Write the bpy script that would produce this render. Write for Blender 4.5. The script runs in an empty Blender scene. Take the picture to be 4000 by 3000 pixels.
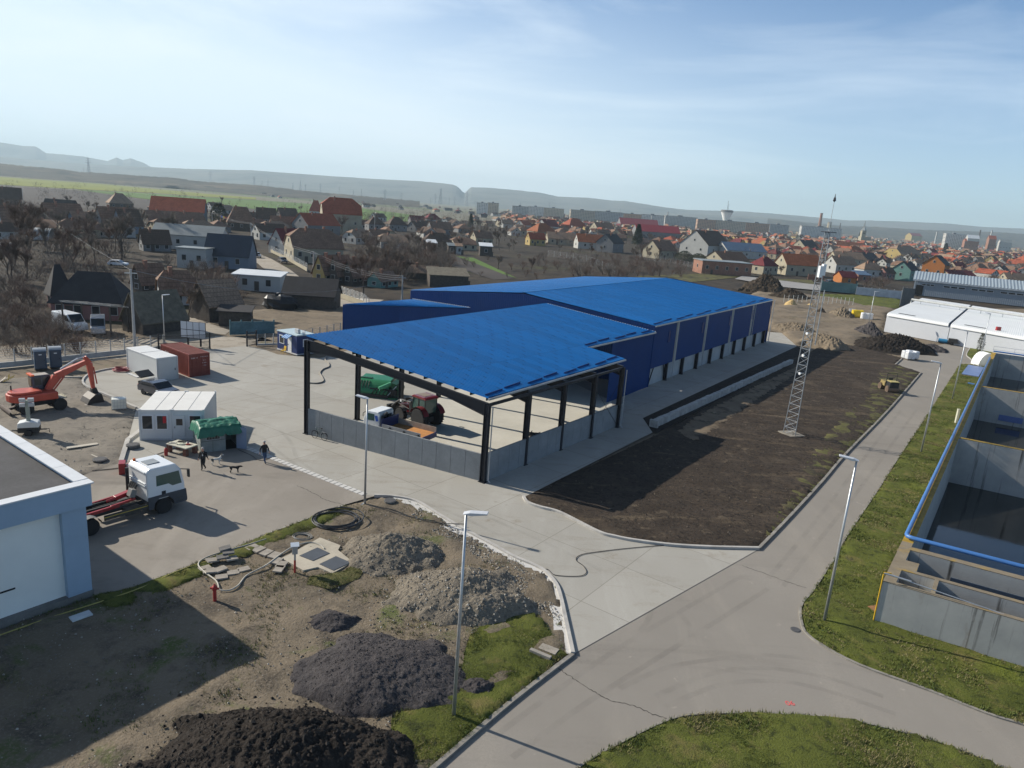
import bpy, bmesh, math, random
from math import sin, cos, tan, pi, radians, degrees, sqrt, atan2, exp, floor
from mathutils import Vector as V, Matrix, noise
random.seed(7)
C = bpy.context.scene.collection
FPX, PITCH, ROLL, CAMH = 2773.0, 0.24490863, 0.07504916, 20.8
# ------------------------------------------------------------------ camera
F_ = V((0, cos(PITCH), -sin(PITCH))); U0 = V((0, sin(PITCH), cos(PITCH))); R0 = V((1, 0, 0))
R_ = cos(ROLL)*R0 + sin(ROLL)*U0; U_ = -sin(ROLL)*R0 + cos(ROLL)*U0
EYE = V((0, 0, CAMH))
def G(x, y, z=0.0):
    """world point at height z seen at photo pixel x, y (4000 x 3000)"""
    d = F_ + R_*((x-2000)/FPX) - U_*((y-1500)/FPX)
    return EYE + d*((z-CAMH)/d.z)
def GD(x, y, dist):
    """world point at forward distance dist along world y"""
    d = F_ + R_*((x-2000)/FPX) - U_*((y-1500)/FPX)
    return EYE + d*(dist/d.y)
def PJ(w):
    v = V(w)-EYE; d = v.dot(F_)
    return (2000+FPX*v.dot(R_)/d, 1500-FPX*v.dot(U_)/d)
def HG(g, ytop):
    """height above ground point g that projects to pixel row ytop"""
    lo, hi = 0, 60
    for _ in range(40):
        m = (lo+hi)/2
        if PJ(V((g[0], g[1], g[2]+m)))[1] > ytop: lo = m
        else: hi = m
    return lo
def sc_at(g): return FPX/((V(g)-EYE).dot(F_))
UA = radians(54.1); UX = V((cos(UA), sin(UA), 0)); NX = V((-sin(UA), cos(UA), 0)); C1 = G(1885.3, 1883.7)
def W(u, n, z=0): return C1 + UX*u + NX*n + V((0, 0, z))
def UN(w): d = V(w)-C1; return d.dot(UX), d.dot(NX)
cam = bpy.data.cameras.new('camera'); co = bpy.data.objects.new('camera', cam); C.objects.link(co)
co.matrix_world = Matrix(((R_.x, U_.x, -F_.x, 0), (R_.y, U_.y, -F_.y, 0), (R_.z, U_.z, -F_.z, CAMH), (0, 0, 0, 1)))
cam.sensor_width = 36; cam.lens = 36*FPX/4000; cam.clip_end = 80000; cam.clip_start = .5
bpy.context.scene.camera = co
# ------------------------------------------------------------------ object helpers
def tag(o, label=None, cat=None, group=None, kind=None):
    if label: o['label'] = label
    if cat: o['category'] = cat
    if group: o['group'] = group
    if kind: o['kind'] = kind
    return o
def thing(name, label, cat, loc=(0, 0, 0), rz=0.0, group=None):
    o = bpy.data.objects.new(name, None); C.objects.link(o); o.empty_display_size = .3
    o.location = loc; o.rotation_euler = (0, 0, rz)
    return tag(o, label, cat, group)
def dup(root, loc=None, rz=None, label=None, group=None, scale=None):
    r = root.copy(); C.objects.link(r)
    if loc is not None: r.location = loc
    if rz is not None: r.rotation_euler = (0, 0, rz)
    if scale is not None: r.scale = scale
    if label: r['label'] = label
    if group: r['group'] = group
    for ch in list(root.children):
        c = ch.copy(); C.objects.link(c); c.parent = r
        for g in ch.children:
            d = g.copy(); C.objects.link(d); d.parent = c
    return r
class MB:
    def __init__(s): s.v = []; s.f = []; s.m = []; s.mi = 0; s.M = None
    def add(s, vs, fs):
        n = len(s.v)
        s.v += [tuple(s.M @ V(p)) for p in vs] if s.M else [tuple(p) for p in vs]
        for f in fs: s.f.append(tuple(i+n for i in f)); s.m.append(s.mi)
        return s
    def bx(s, x0, x1, y0, y1, z0, z1):
        return s.add([(x0,y0,z0),(x1,y0,z0),(x1,y1,z0),(x0,y1,z0),(x0,y0,z1),(x1,y0,z1),(x1,y1,z1),(x0,y1,z1)],
              [(3,2,1,0),(4,5,6,7),(0,1,5,4),(1,2,6,5),(2,3,7,6),(3,0,4,7)])
    def box(s, c, sz, rz=0, ry=0, rx=0):
        R = Matrix.Translation(V(c)) @ Matrix.Rotation(rz, 4, 'Z') @ Matrix.Rotation(ry, 4, 'Y') @ Matrix.Rotation(rx, 4, 'X')
        a, b, d = sz[0]/2, sz[1]/2, sz[2]/2
        vs = [R @ V(p) for p in [(-a,-b,-d),(a,-b,-d),(a,b,-d),(-a,b,-d),(-a,-b,d),(a,-b,d),(a,b,d),(-a,b,d)]]
        return s.add(vs, [(3,2,1,0),(4,5,6,7),(0,1,5,4),(1,2,6,5),(2,3,7,6),(3,0,4,7)])
    def beam(s, a, b, w, h=None):
        """square bar from a to b"""
        a, b = V(a), V(b); h = h or w; d = (b-a).normalized()
        u = V((0,0,1)) if abs(d.z) < .95 else V((1,0,0))
        x = d.cross(u).normalized(); y = x.cross(d)
        q = [(-w/2,-h/2),(w/2,-h/2),(w/2,h/2),(-w/2,h/2)]
        return s.add([a+x*i+y*j for i, j in q]+[b+x*i+y*j for i, j in q], [(0,1,2,3),(7,6,5,4),(4,5,1,0),(5,6,2,1),(6,7,3,2),(7,4,0,3)])
    def cyl(s, a, b, r, r2=None, n=10, cap=True):
        a, b = V(a), V(b); r2 = r if r2 is None else r2; d = (b-a).normalized()
        u = V((0,0,1)) if abs(d.z) < .95 else V((1,0,0))
        x = d.cross(u).normalized(); y = x.cross(d)
        vs = [a+(x*cos(2*pi*i/n)+y*sin(2*pi*i/n))*r for i in range(n)]+[b+(x*cos(2*pi*i/n)+y*sin(2*pi*i/n))*r2 for i in range(n)]
        fs = [(i, (i+1) % n, n+(i+1) % n, n+i) for i in range(n)]
        if cap: fs += [tuple(range(n))[::-1], tuple(range(n, 2*n))]
        return s.add(vs, fs)
    def tube(s, pts, r, n=6):
        pts = [V(p) for p in pts]; vs = []; x = None
        for i, p in enumerate(pts):
            d = (pts[min(i+1, len(pts)-1)]-pts[max(i-1, 0)]).normalized()
            if x is None:
                u = V((0,0,1)) if abs(d.z) < .9 else V((1,0,0)); x = d.cross(u).normalized()
            else: x = (x-d*x.dot(d)).normalized()
            y = x.cross(d); rr = r[i] if isinstance(r, (list, tuple)) else r
            vs += [p+(x*cos(2*pi*k/n)+y*sin(2*pi*k/n))*rr for k in range(n)]
        fs = [(i*n+k, i*n+(k+1) % n, (i+1)*n+(k+1) % n, (i+1)*n+k) for i in range(len(pts)-1) for k in range(n)]
        fs += [tuple(range(n))[::-1], tuple(range(len(vs)-n, len(vs)))]
        return s.add(vs, fs)
    def prism(s, poly, z0, z1):
        n = len(poly)
        if sum(poly[i][0]*poly[(i+1) % n][1]-poly[(i+1) % n][0]*poly[i][1] for i in range(n)) < 0: poly = poly[::-1]
        return s.add([(p[0], p[1], z0) for p in poly]+[(p[0], p[1], z1) for p in poly],
              [(i, (i+1) % n, n+(i+1) % n, n+i) for i in range(n)]+[tuple(range(n))[::-1], tuple(range(n, 2*n))])
    def ext(s, prof, y0, y1, in0=0, in1=0):
        """profile in x,z extruded along y"""
        n = len(prof); cx = sum(p[0] for p in prof)/n; cz = sum(p[1] for p in prof)/n
        k = lambda p, t: (p[0]+(cx-p[0])*t, p[1]+(cz-p[1])*t)
        a = [k(p, in0) for p in prof]; b = [k(p, in1) for p in prof]
        return s.add([(p[0], y0, p[1]) for p in a]+[(p[0], y1, p[1]) for p in b],
              [(i, n+i, n+(i+1) % n, (i+1) % n) for i in range(n)]+[tuple(range(n)), tuple(range(n, 2*n))[::-1]])
    def ell(s, c, r, n=10, m=6, jit=0, seed=0):
        rr = random.Random(seed); vs = []; c = V(c)
        for j in range(m+1):
            for i in range(n):
                t = pi*j/m; p = 2*pi*i/n; k = 1+rr.uniform(-jit, jit)
                vs.append(c+V((r[0]*sin(t)*cos(p), r[1]*sin(t)*sin(p), r[2]*cos(t)))*k)
        return s.add(vs, [(j*n+i, (j+1)*n+i, (j+1)*n+(i+1) % n, j*n+(i+1) % n) for j in range(m) for i in range(n)])
    def grid(s, fn, nu, nv):
        vs = [fn(i/nu, j/nv) for i in range(nu+1) for j in range(nv+1)]
        return s.add(vs, [(i*(nv+1)+j, (i+1)*(nv+1)+j, (i+1)*(nv+1)+j+1, i*(nv+1)+j+1) for i in range(nu) for j in range(nv)])
    def lathe(s, prof, c=(0,0,0), n=12, axis='z'):
        vs = []; c = V(c)
        for (r, z) in prof:
            for i in range(n):
                a = 2*pi*i/n
                p = (r*cos(a), r*sin(a), z) if axis == 'z' else (r*cos(a), z, r*sin(a)) if axis == 'y' else (z, r*cos(a), r*sin(a))
                vs.append(c+V(p))
        k = len(prof)
        fs = [(j*n+i, j*n+(i+1) % n, (j+1)*n+(i+1) % n, (j+1)*n+i) for j in range(k-1) for i in range(n)]
        return s.add(vs, fs+[tuple(range(n))[::-1], tuple(range((k-1)*n, k*n))])
    def build(s, name, mats, parent=None, smooth=False, bev=0, loc=None):
        me = bpy.data.meshes.new(name); me.from_pydata(s.v, [], s.f)
        for m in (mats if isinstance(mats, (list, tuple)) else [mats]): me.materials.append(m)
        me.polygons.foreach_set('material_index', s.m)
        if smooth: me.polygons.foreach_set('use_smooth', [True]*len(s.f))
        bm = bmesh.new(); bm.from_mesh(me); bmesh.ops.recalc_face_normals(bm, faces=bm.faces); bm.to_mesh(me); bm.free()
        me.update()
        o = bpy.data.objects.new(name, me); C.objects.link(o)
        if parent is not None: o.parent = parent
        if loc is not None: o.location = loc
        if bev:
            b = o.modifiers.new('bevel', 'BEVEL'); b.width = bev; b.segments = 2; b.limit_method = 'ANGLE'; b.angle_limit = radians(35)
        return o
def cr(pts, k=8):
    """Catmull-Rom through points"""
    pts = [V(p) for p in pts]; out = []
    for i in range(len(pts)-1):
        p0, p1, p2, p3 = pts[max(i-1, 0)], pts[i], pts[i+1], pts[min(i+2, len(pts)-1)]
        for j in range(k):
            t = j/k
            out.append(.5*((2*p1)+(p2-p0)*t+(2*p0-5*p1+4*p2-p3)*t*t+(3*p1-p0-3*p2+p3)*t**3))
    return out+[pts[-1]]
# ------------------------------------------------------------------ materials
M = {}
def nodes(name):
    m = bpy.data.materials.new(name); m.use_nodes = True; nt = m.node_tree
    return m, nt, nt.nodes['Principled BSDF'], nt.nodes.new('ShaderNodeTexCoord')
def nz(nt, tc, scale, detail=5, rough=.6, sx=None, dist=0):
    t = nt.nodes.new('ShaderNodeTexNoise'); t.inputs['Scale'].default_value = scale; t.inputs['Detail'].default_value = detail
    t.inputs['Roughness'].default_value = rough; t.inputs['Distortion'].default_value = dist
    if sx:
        mp = nt.nodes.new('ShaderNodeMapping'); mp.inputs['Scale'].default_value = sx[:3]
        if len(sx) > 3: mp.inputs['Rotation'].default_value[2] = sx[3]
        nt.links.new(tc.outputs['Object'], mp.inputs[0]); nt.links.new(mp.outputs[0], t.inputs[0])
    else: nt.links.new(tc.outputs['Object'], t.inputs[0])
    return t.outputs['Fac']
def ramp(nt, fac, stops):
    r = nt.nodes.new('ShaderNodeValToRGB'); e = r.color_ramp.elements
    while len(e) < len(stops): e.new(.5)
    for k, (p, c) in enumerate(stops): e[k].position = p; e[k].color = (*c, 1) if not isinstance(c, float) else (c, c, c, 1)
    nt.links.new(fac, r.inputs[0]); return r.outputs[0]
def mix(nt, fac, a, b, mode='MIX'):
    x = nt.nodes.new('ShaderNodeMix'); x.data_type = 'RGBA'; x.blend_type = mode
    for sock, v in ((x.inputs[0], fac), (x.inputs[6], a), (x.inputs[7], b)):
        if isinstance(v, (int, float)): sock.default_value = v
        elif isinstance(v, tuple): sock.default_value = (*v, 1)
        else: nt.links.new(v, sock)
    return x.outputs[2]
def bump(nt, bs, h, strength, dist=.05):
    b = nt.nodes.new('ShaderNodeBump'); b.inputs['Strength'].default_value = strength; b.inputs['Distance'].default_value = dist
    nt.links.new(h, b.inputs['Height']); nt.links.new(b.outputs[0], bs.inputs['Normal'])
def k3(c, k): return tuple(min(1, x*k) for x in c)
def pm(name, col, rough=.7, metal=0, var=.15, sc=.8, bmp=0, bsc=20, spec=.4, coat=0):
    if name in M: return M[name]
    m, nt, bs, tc = nodes(name)
    a = nz(nt, tc, sc); b = nz(nt, tc, sc*9, 3)
    c = ramp(nt, a, [(.3, k3(col, 1-var)), (.7, k3(col, 1+var))])
    c = mix(nt, .35*min(1, var*4), c, ramp(nt, b, [(.35, .35), (.65, .65)]), 'SOFT_LIGHT')
    nt.links.new(c, bs.inputs['Base Color'])
    bs.inputs['Roughness'].default_value = rough; bs.inputs['Metallic'].default_value = metal
    bs.inputs['Specular IOR Level'].default_value = spec; bs.inputs['Coat Weight'].default_value = coat
    if bmp: bump(nt, bs, nz(nt, tc, bsc, 4), bmp)
    M[name] = m; return m
def glassy(name, col=(.02, .025, .03), rough=.08):
    m = pm(name, col, rough, 0, .1, .5, spec=.6); return m
def multi(name, layers, bumps=(), rough=.9, spec=.2, joint=None):
    """layers: first is (c_dark, c_light, scale), later ones (color, scale, lo, hi, [stretch])"""
    m, nt, bs, tc = nodes(name)
    c0 = layers[0]; c = ramp(nt, nz(nt, tc, c0[2], 6, .65), [(.3, c0[0]), (.7, c0[1])])
    for L in layers[1:]:
        f = ramp(nt, nz(nt, tc, L[1], 6, .65, L[4] if len(L) > 4 else None, .3), [(L[2], 0.0), (L[3], 1.0)])
        c = mix(nt, f, c, L[0])
    if joint:
        bt = nt.nodes.new('ShaderNodeTexBrick'); bt.offset = 0; mp = nt.nodes.new('ShaderNodeMapping'); mp.inputs['Rotation'].default_value[2] = -UA; nt.links.new(tc.outputs['Object'], mp.inputs[0]); nt.links.new(mp.outputs[0], bt.inputs[0])
        for k_, v_ in (('Scale', 1), ('Brick Width', joint[0]), ('Row Height', joint[1]), ('Mortar Size', joint[2]*5), ('Mortar Smooth', .3)): bt.inputs[k_].default_value = v_
        bt.inputs['Color1'].default_value = (1, 1, 1, 1); bt.inputs['Color2'].default_value = (.93, .93, .93, 1); bt.inputs['Mortar'].default_value = (.66, .65, .63, 1); c = mix(nt, 1.0, c, bt.outputs[0], 'MULTIPLY')
    nt.links.new(c, bs.inputs['Base Color']); bs.inputs['Roughness'].default_value = rough; bs.inputs['Specular IOR Level'].default_value = spec
    if bumps:
        h = None
        for (s, k) in bumps:
            n_ = nz(nt, tc, s, 5, .65)
            mm = nt.nodes.new('ShaderNodeMath'); mm.operation = 'MULTIPLY_ADD'; mm.inputs[1].default_value = k
            nt.links.new(n_, mm.inputs[0])
            if h is None: mm.inputs[2].default_value = 0
            else: nt.links.new(h, mm.inputs[2])
            h = mm.outputs[0]
        bump(nt, bs, h, 1.0, .3)
    M[name] = m; return m
multi('concrete', [((.31,.295,.262),(.385,.37,.335),.05), ((.43,.418,.385),.22,.5,.72,(1,.35,1,radians(30))), ((.27,.245,.205),.8,.52,.74,(.25,1,1,radians(20))), ((.24,.205,.155),.35,.62,.74), ((.35,.335,.30),6,.4,.7), ((.16,.135,.105),1.1,.68,.74,(.5,1,1,radians(10)))], [(40,.005)], .85, joint=(5.2,5.6,.006))
multi('concrete_pale', [((0.475,0.4655,0.4465),(0.57,0.5605,0.5415),.4), ((0.342,0.3325,0.3135),2.,.58,.8)], [(8,.03)], .85)
multi('apron', [((.215,.192,.165),(.285,.26,.228),.09), ((.34,.31,.27),.3,.5,.78,(1,.3,1,radians(20))), ((.14,.125,.108),.22,.56,.8,(.4,1,1,radians(40))), ((.20,.18,.155),1.4,.55,.9)], [], .88)
multi('asphalt_road', [((.205,.188,.165),(.27,.25,.222),.08), ((.31,.282,.242),.25,.5,.78,(1,.25,1,UA)), ((.145,.133,.118),.35,.56,.82,(.12,1,1,UA)), ((.235,.215,.19),9,.4,.7), ((.33,.3,.26),1.3,.66,.74), ((.11,.10,.09),.9,.69,.74)], [(60,.008)], .88)
multi('dark_soil', [((.036,.027,.020),(.062,.047,.035),.3), ((.15,.115,.075),.55,.56,.74,(.16,1,1,UA+.1)), ((.02,.016,.013),3.5,.5,.64), ((.115,.09,.062),1.1,.58,.72), ((.10,.078,.055),.13,.56,.74)], [(1.2,.25),(5,.3),(16,.16)], .95)
multi('brown_earth', [((.15,.12,.085),(.22,.175,.125),.12), ((.09,.075,.055),.5,.5,.7), ((.27,.22,.16),.9,.6,.75), ((.11,.11,.05),.3,.6,.75), ((.2,.17,.13),8,.5,.7)], [(1.5,.16),(6,.12),(20,.05)], .95)
multi('site_earth', [((0.13,0.1066,0.0754),(0.2015,0.1625,0.117),.12), ((0.0715,0.0598,0.0468),.45,.5,.66), ((0.286,0.2405,0.182),.8,.64,.78), ((0.0845,0.104,0.0325),.3,.56,.66), ((0.208,0.1755,0.1365),9,.5,.7)], [(1.5,.2),(6,.16),(22,.08)], .95)
multi('gravelly', [((0.187,0.165,0.1375),(0.264,0.2365,0.198),.3), ((0.121,0.11,0.0935),1.2,.5,.7), ((0.33,0.286,0.22),.5,.6,.75), ((0.33,0.308,0.275),14,.62,.7)], [(4,.15),(18,.15),(45,.06)], .95)
multi('gravel_pile', [((0.1725,0.15,0.12),(0.2475,0.2145,0.168),.8), ((0.45,0.4125,0.3525),11,.62,.72), ((0.105,0.093,0.078),5,.52,.7)], [(7,.2),(16,.25),(40,.1)], .95)
multi('asphalt_pile', [((0.056,0.0512,0.0544),(0.088,0.08,0.08),.8), ((0.136,0.1232,0.12),12,.62,.72), ((0.032,0.0288,0.0288),5,.5,.7)], [(6,.25),(14,.25),(40,.1)], .95)
multi('soil_heap', [((0.0234,0.0195,0.0169),(0.0442,0.0364,0.0312),.8), ((0.0715,0.0585,0.0468),6,.6,.75), ((0.013,0.0117,0.0104),3,.5,.7)], [(3,.3),(10,.3),(30,.1)], .97)
multi('lawn', [((.062,.075,.014),(.12,.135,.026),.3), ((.17,.14,.052),.6,.54,.72), ((.03,.038,.011),1.9,.52,.68), ((.14,.165,.025),.22,.56,.7), ((.075,.06,.04),.9,.66,.75)], [(3,.25),(14,.3)], .95)
multi('worn_grass', [((.085,.085,.03),(.13,.12,.05),.4), ((.05,.042,.03),.35,.48,.6), ((.17,.13,.065),.8,.6,.75), ((.06,.085,.02),.6,.58,.7)], [(3,.2),(12,.2)], .95)
multi('village_ground', [((.034,.026,.019),(.062,.048,.034),.03), ((.055,.058,.02),.03,.56,.68), ((.09,.07,.05),.09,.6,.72), ((.022,.019,.016),.2,.48,.62)], [(1,.4)], .95)
multi('plain', [((.14,.135,.10),(.19,.175,.125),.002), ((.10,.13,.05),.0015,.52,.6,(.4,1,1,.3)), ((.09,.08,.065),.004,.58,.66,(.4,1,1,.3))], (), .95)
multi('street_dirt', [((.30,.265,.215),(.38,.34,.285),.15), ((.22,.19,.15),.6,.5,.7)], [(6,.05)], .92)
multi('yellow_field', [((.165,.185,.03),(.21,.225,.042),.01), ((.14,.17,.035),.004,.5,.7)], (), .95)
multi('green_field', [((.075,.135,.03),(.105,.17,.04),.008)], (), .95)
multi('ploughed_field', [((.055,.048,.045),(.085,.073,.065),.02)], [(.5,.4)], .95)
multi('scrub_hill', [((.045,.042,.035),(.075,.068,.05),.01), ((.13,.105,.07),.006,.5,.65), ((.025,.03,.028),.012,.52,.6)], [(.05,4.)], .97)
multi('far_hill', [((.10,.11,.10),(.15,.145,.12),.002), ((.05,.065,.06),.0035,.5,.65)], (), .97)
multi('sand', [((.38,.27,.12),(.48,.35,.17),1)], [(8,.1)], .95)
multi('tan_soil', [((.13,.10,.07),(.19,.15,.105),.4), ((.055,.042,.031),.6,.5,.64), ((.25,.2,.14),1.2,.6,.74)], [(1.2,.2),(5,.25),(16,.12)], .95)
# ------------------------------------------------------------------ ground sheets
def pip(p, poly):
    x, y = p; r = False; n = len(poly); j = n-1
    for i in range(n):
        a, b = poly[i], poly[j]
        if (a[1] > y) != (b[1] > y) and x < (b[0]-a[0])*(y-a[1])/(b[1]-a[1])+a[0]: r = not r
        j = i
    return r
def wpoly(px): return [G(*p)[:2] if not isinstance(p, V) else p[:2] for p in px]
def patch(name, poly, z, m, res=0, amp=0, fs=.5, kind='structure', drop=.0):
    bm = bmesh.new(); vs = [bm.verts.new((p[0], p[1], 0)) for p in poly]; bm.faces.new(vs)
    if res:
        x0, x1 = min(p[0] for p in poly), max(p[0] for p in poly); y0, y1 = min(p[1] for p in poly), max(p[1] for p in poly)
        for ax, a, b in ((0, x0, x1), (1, y0, y1)):
            k = a+res
            while k < b:
                co_ = (k, 0, 0) if ax == 0 else (0, k, 0); no = (1, 0, 0) if ax == 0 else (0, 1, 0)
                bmesh.ops.bisect_plane(bm, geom=bm.verts[:]+bm.edges[:]+bm.faces[:], plane_co=co_, plane_no=no); k += res
        edge = set(v for e in bm.edges if e.is_boundary for v in e.verts)
        for v in bm.verts:
            if v in edge: v.co.z = -drop; continue
            p = V((v.co.x*fs, v.co.y*fs, 0))
            v.co.z = amp*(.5+noise.fractal(p, 1.0, 2.1, 4)*.6)
    bmesh.ops.triangulate(bm, faces=bm.faces[:]); bmesh.ops.recalc_face_normals(bm, faces=bm.faces)
    me = bpy.data.meshes.new(name); bm.to_mesh(me); bm.free()
    if sum(p.normal.z for p in me.polygons) < 0: me.flip_normals()
    me.materials.append(m); me.polygons.foreach_set('use_smooth', [True]*len(me.polygons))
    o = bpy.data.objects.new(name, me); C.objects.link(o); o.location.z = z; tag(o, kind=kind); return o
def strip(pts, w0, w1):
    """polygon between offsets w0 and w1 left of a polyline"""
    pts = [V((p[0], p[1], 0)) for p in pts]; a = []; b = []
    for i, p in enumerate(pts):
        d = (pts[min(i+1, len(pts)-1)]-pts[max(i-1, 0)]).normalized(); n = V((-d.y, d.x, 0))
        a.append(p+n*w0); b.append(p+n*w1)
    return a, b
def kerb(pts, m, w=.16, h=.13, z=0.0, name='kerb'):
    a, b = strip(pts, -w/2, w/2); mb = MB(); n = len(a); vs = []
    for p, q in zip(a, b): vs += [(p.x, p.y, z-.1), (p.x, p.y, z+h), (q.x, q.y, z+h), (q.x, q.y, z-.1)]
    fs = []
    for i in range(n-1):
        k = i*4; fs += [(k, k+4, k+5, k+1), (k+1, k+5, k+6, k+2), (k+2, k+6, k+7, k+3)]
    fs += [(0, 1, 2, 3), ((n-1)*4, (n-1)*4+3, (n-1)*4+2, (n-1)*4+1)]
    mb.add(vs, fs); return tag(mb.build(name, m), kind='structure')
KM = pm('kerb_concrete', (.40, .385, .36), .85, var=.2, sc=1.2, bmp=.3, bsc=30)
KD = pm('old_kerb', (.23, .215, .19), .9, var=.3, sc=1.5, bmp=.3, bsc=30)
# base ground, reaching the horizon
g = bpy.data.meshes.new('ground'); g.from_pydata([(-40000, -200, 0), (40000, -200, 0), (40000, 40000, 0), (-40000, 40000, 0)], [], [(0, 1, 2, 3)])
g.materials.append(M['plain']); go = bpy.data.objects.new('ground', g); C.objects.link(go); go.location.z = -.6; tag(go, kind='structure')
patch('village_ground', [(-330, 60), (-20, 10), (140, 60), (420, 330), (900, 900), (700, 1700), (60, 1500), (-60, 900), (-140, 560), (-420, 500)], -.3, M['village_ground'], 0)
patch('site_ground', [V((-75, 5)), V((70, 5)), V((170, 120)), V((190, 250)), V((60, 190)), V((-30, 128)), V((-60, 95))], -.1, M['brown_earth'])
# road
RL = [(1450, 3230), (1700, 3000), (2000, 2743), (2237, 2560), (2400, 2390), (2560, 2290), (2760, 2180), (2964, 2145), (3087, 2018), (3212, 1882), (3310, 1768), (3473, 1600), (3597, 1457)]
RR = [(3750, 1423), (3635, 1600), (3511, 1784), (3424, 1920), (3299, 2105), (3266, 2170), (3180, 2300), (3136, 2354), (3125, 2392), (3134, 2446), (3150, 2475), (3203, 2517), (3356, 2598), (3628, 2698), (3854, 2788), (4000, 2833), (4300, 2930), (5200, 3240)]
ISL = [(5100, 3520), (4300, 3110), (3926, 3000), (3808, 2951), (3628, 2888), (3356, 2820), (3175, 2797), (2995, 2788), (2769, 2788), (2615, 2811), (2380, 2924), (2262, 2996), (2150, 3080), (2060, 3230)]
rd = RL+[(3500, 1424), (3525, 1399), (3560, 1375), (3690, 1343), (3790, 1362), (3990, 1398), (4200, 1440), (3990, 1455)]+RR+ISL
patch('road', wpoly(rd), .0, M['asphalt_road'])
# concrete yard
KA = [(1462, 1939), (1540, 1943), (1627, 1962), (1720, 2018), (1826, 2080), (1920, 2130), (2007, 2179), (2090, 2214), (2134, 2242), (2170, 2285), (2188, 2332), (2212, 2440), (2237, 2558)]
KB = [(2045, 1944), (2060, 1966), (2110, 1985), (2188, 2007), (2333, 2080), (2400, 2100), (2478, 2115), (2622, 2133), (2780, 2142), (2964, 2146)]
KC = [(533, 1596), (431, 1551), (358, 1522), (328, 1503), (326, 1484), (352, 1462), (407, 1447), (450, 1441)]
yd = KC+[(640, 1400), (820, 1366), (965, 1350), (1030, 1365), (1085, 1385), (1250, 1400), (1500, 1330), (1800, 1250), (2500, 1180), (2950, 1285), (3005, 1297), (3052, 1300), (3113, 1353), (2511, 1634), (2549, 1690)]+KB+KA[::-1]+[(1428, 1935), (950, 1745), (720, 1762), (480, 1806), (500, 1720)]
patch('concrete_yard', wpoly(yd), .024, M['concrete'])
ap = [(1462, 1939), (1428, 1935), (950, 1745), (720, 1762), (480, 1806), (380, 1838), (200, 1900), (-100, 2000), (-100, 2400), (361, 2326), (511, 2294), (700, 2226), (1052, 2081), (1341, 1974)]
patch('apron', wpoly(ap), .02, M['apron'])
kerb(cr([G(*p) for p in KA], 6), KM, .2, .14, .03); kerb(cr([G(*p) for p in KB], 6), KM, .2, .15, .03)
kerb(cr([G(*p) for p in KC], 5), KM, .18, .14, .03)
kerb([G(500, 1722), G(560, 1678)][::-1], KM, .35, .18, .02); kerb([G(474, 1806), G(500, 1722)], KM, .35, .18, .02)
kerb(cr([G(*p) for p in RL[:4]], 4), KD, .2, .12); kerb(cr([G(*p) for p in RL[7:]], 4), KD, .2, .14)
kerb(cr([G(*p) for p in RR[1:]], 4), KD, .14, .07); kerb(cr([G(*p) for p in ISL], 4), KD, .12, .05)
kerb([G(3496, 1426), G(3525, 1400)], KD, .2, .14)
kerb([G(361, 2330), G(511, 2297), G(700, 2229), G(1052, 2084)], KD, .12, .03); kerb([G(1052, 2084), G(1341, 1976)], KM, .12, .05)
# pale haunching outside the yard kerb
a, b = strip(cr([G(*p) for p in KA[1:]], 4), -.1, -.62)
for i, p in enumerate(b): b[i] = p+(a[i]-p)*random.uniform(-.45, .3)
patch('kerb_haunch', [p[:2] for p in a]+[p[:2] for p in b[::-1]], .06, M['concrete_pale'])
# channel drain of white slabs between yard and apron
mb = MB(); a0, a1 = G(940, 1741), G(1432, 1936); L = (a1-a0).length; d = (a1-a0)/L; nn = V((-d.y, d.x, 0))
for k in range(int(L/.5)):
    c = a0+d*(k*.5+.25); mb.box(c+V((0, 0, .03)), (.42, .5, .03), atan2(d.y, d.x))
    mb.mi = 1; mb.box(c+d*.25+V((0, 0, .028)), (.07, .42, .012), atan2(d.y, d.x)); mb.mi = 0
tag(mb.build('drain_channel', [M['concrete_pale'], pm('drain_dark', (.05, .05, .05))]), 'long drain of pale slotted slabs crossing the yard between lamp and shack', 'drain')
# soil field right of the hall
sf = KB[:1]+KB[2:]+RL[8:]+[(3500, 1424), (3522, 1399), (3470, 1385), (3330, 1352), (3240, 1330), (3160, 1380), (3110, 1395), (2572, 1697)]
patch('soil_field', wpoly(sf), .05, M['dark_soil'], .6, .2, .6)
patch('soil_verge', [p[:2] for p in [G(2990, 2128), G(3087, 2020), G(3212, 1884), G(3310, 1770), G(3473, 1603), G(3592, 1462), G(3500, 1428), G(3470, 1420), G(3410, 1480), G(3380, 1560), G(3290, 1620), G(3200, 1730), G(3120, 1850), G(3060, 1960), G(2985, 2080)]], .06, M['worn_grass'], .7, .16, .5)
# foreground building site
fg = [(361, 2327), (511, 2296), (700, 2228), (1052, 2083), (1341, 1976), (1455, 1950)]+[(p[0]-4, p[1]+4) for p in KA[1:]]+[(2225, 2565), (2000, 2743), (1700, 3000), (1450, 3230), (600, 3230), (-500, 3200), (-700, 2800), (-200, 2520)]
FG = wpoly(fg); patch('site_earth', FG, -.04, M['site_earth'], .38, .24, .55)
# gravelly ground with the excavator
gl = [(-600, 1500), (0, 1480), (150, 1470), (320, 1470), (326, 1503), (431, 1556), (533, 1600), (498, 1722), (474, 1806), (370, 1845), (0, 1900), (-400, 1900)]
patch('gravel_ground', wpoly(gl), -.02, M['gravelly'], .7, .22, .4)
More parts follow.
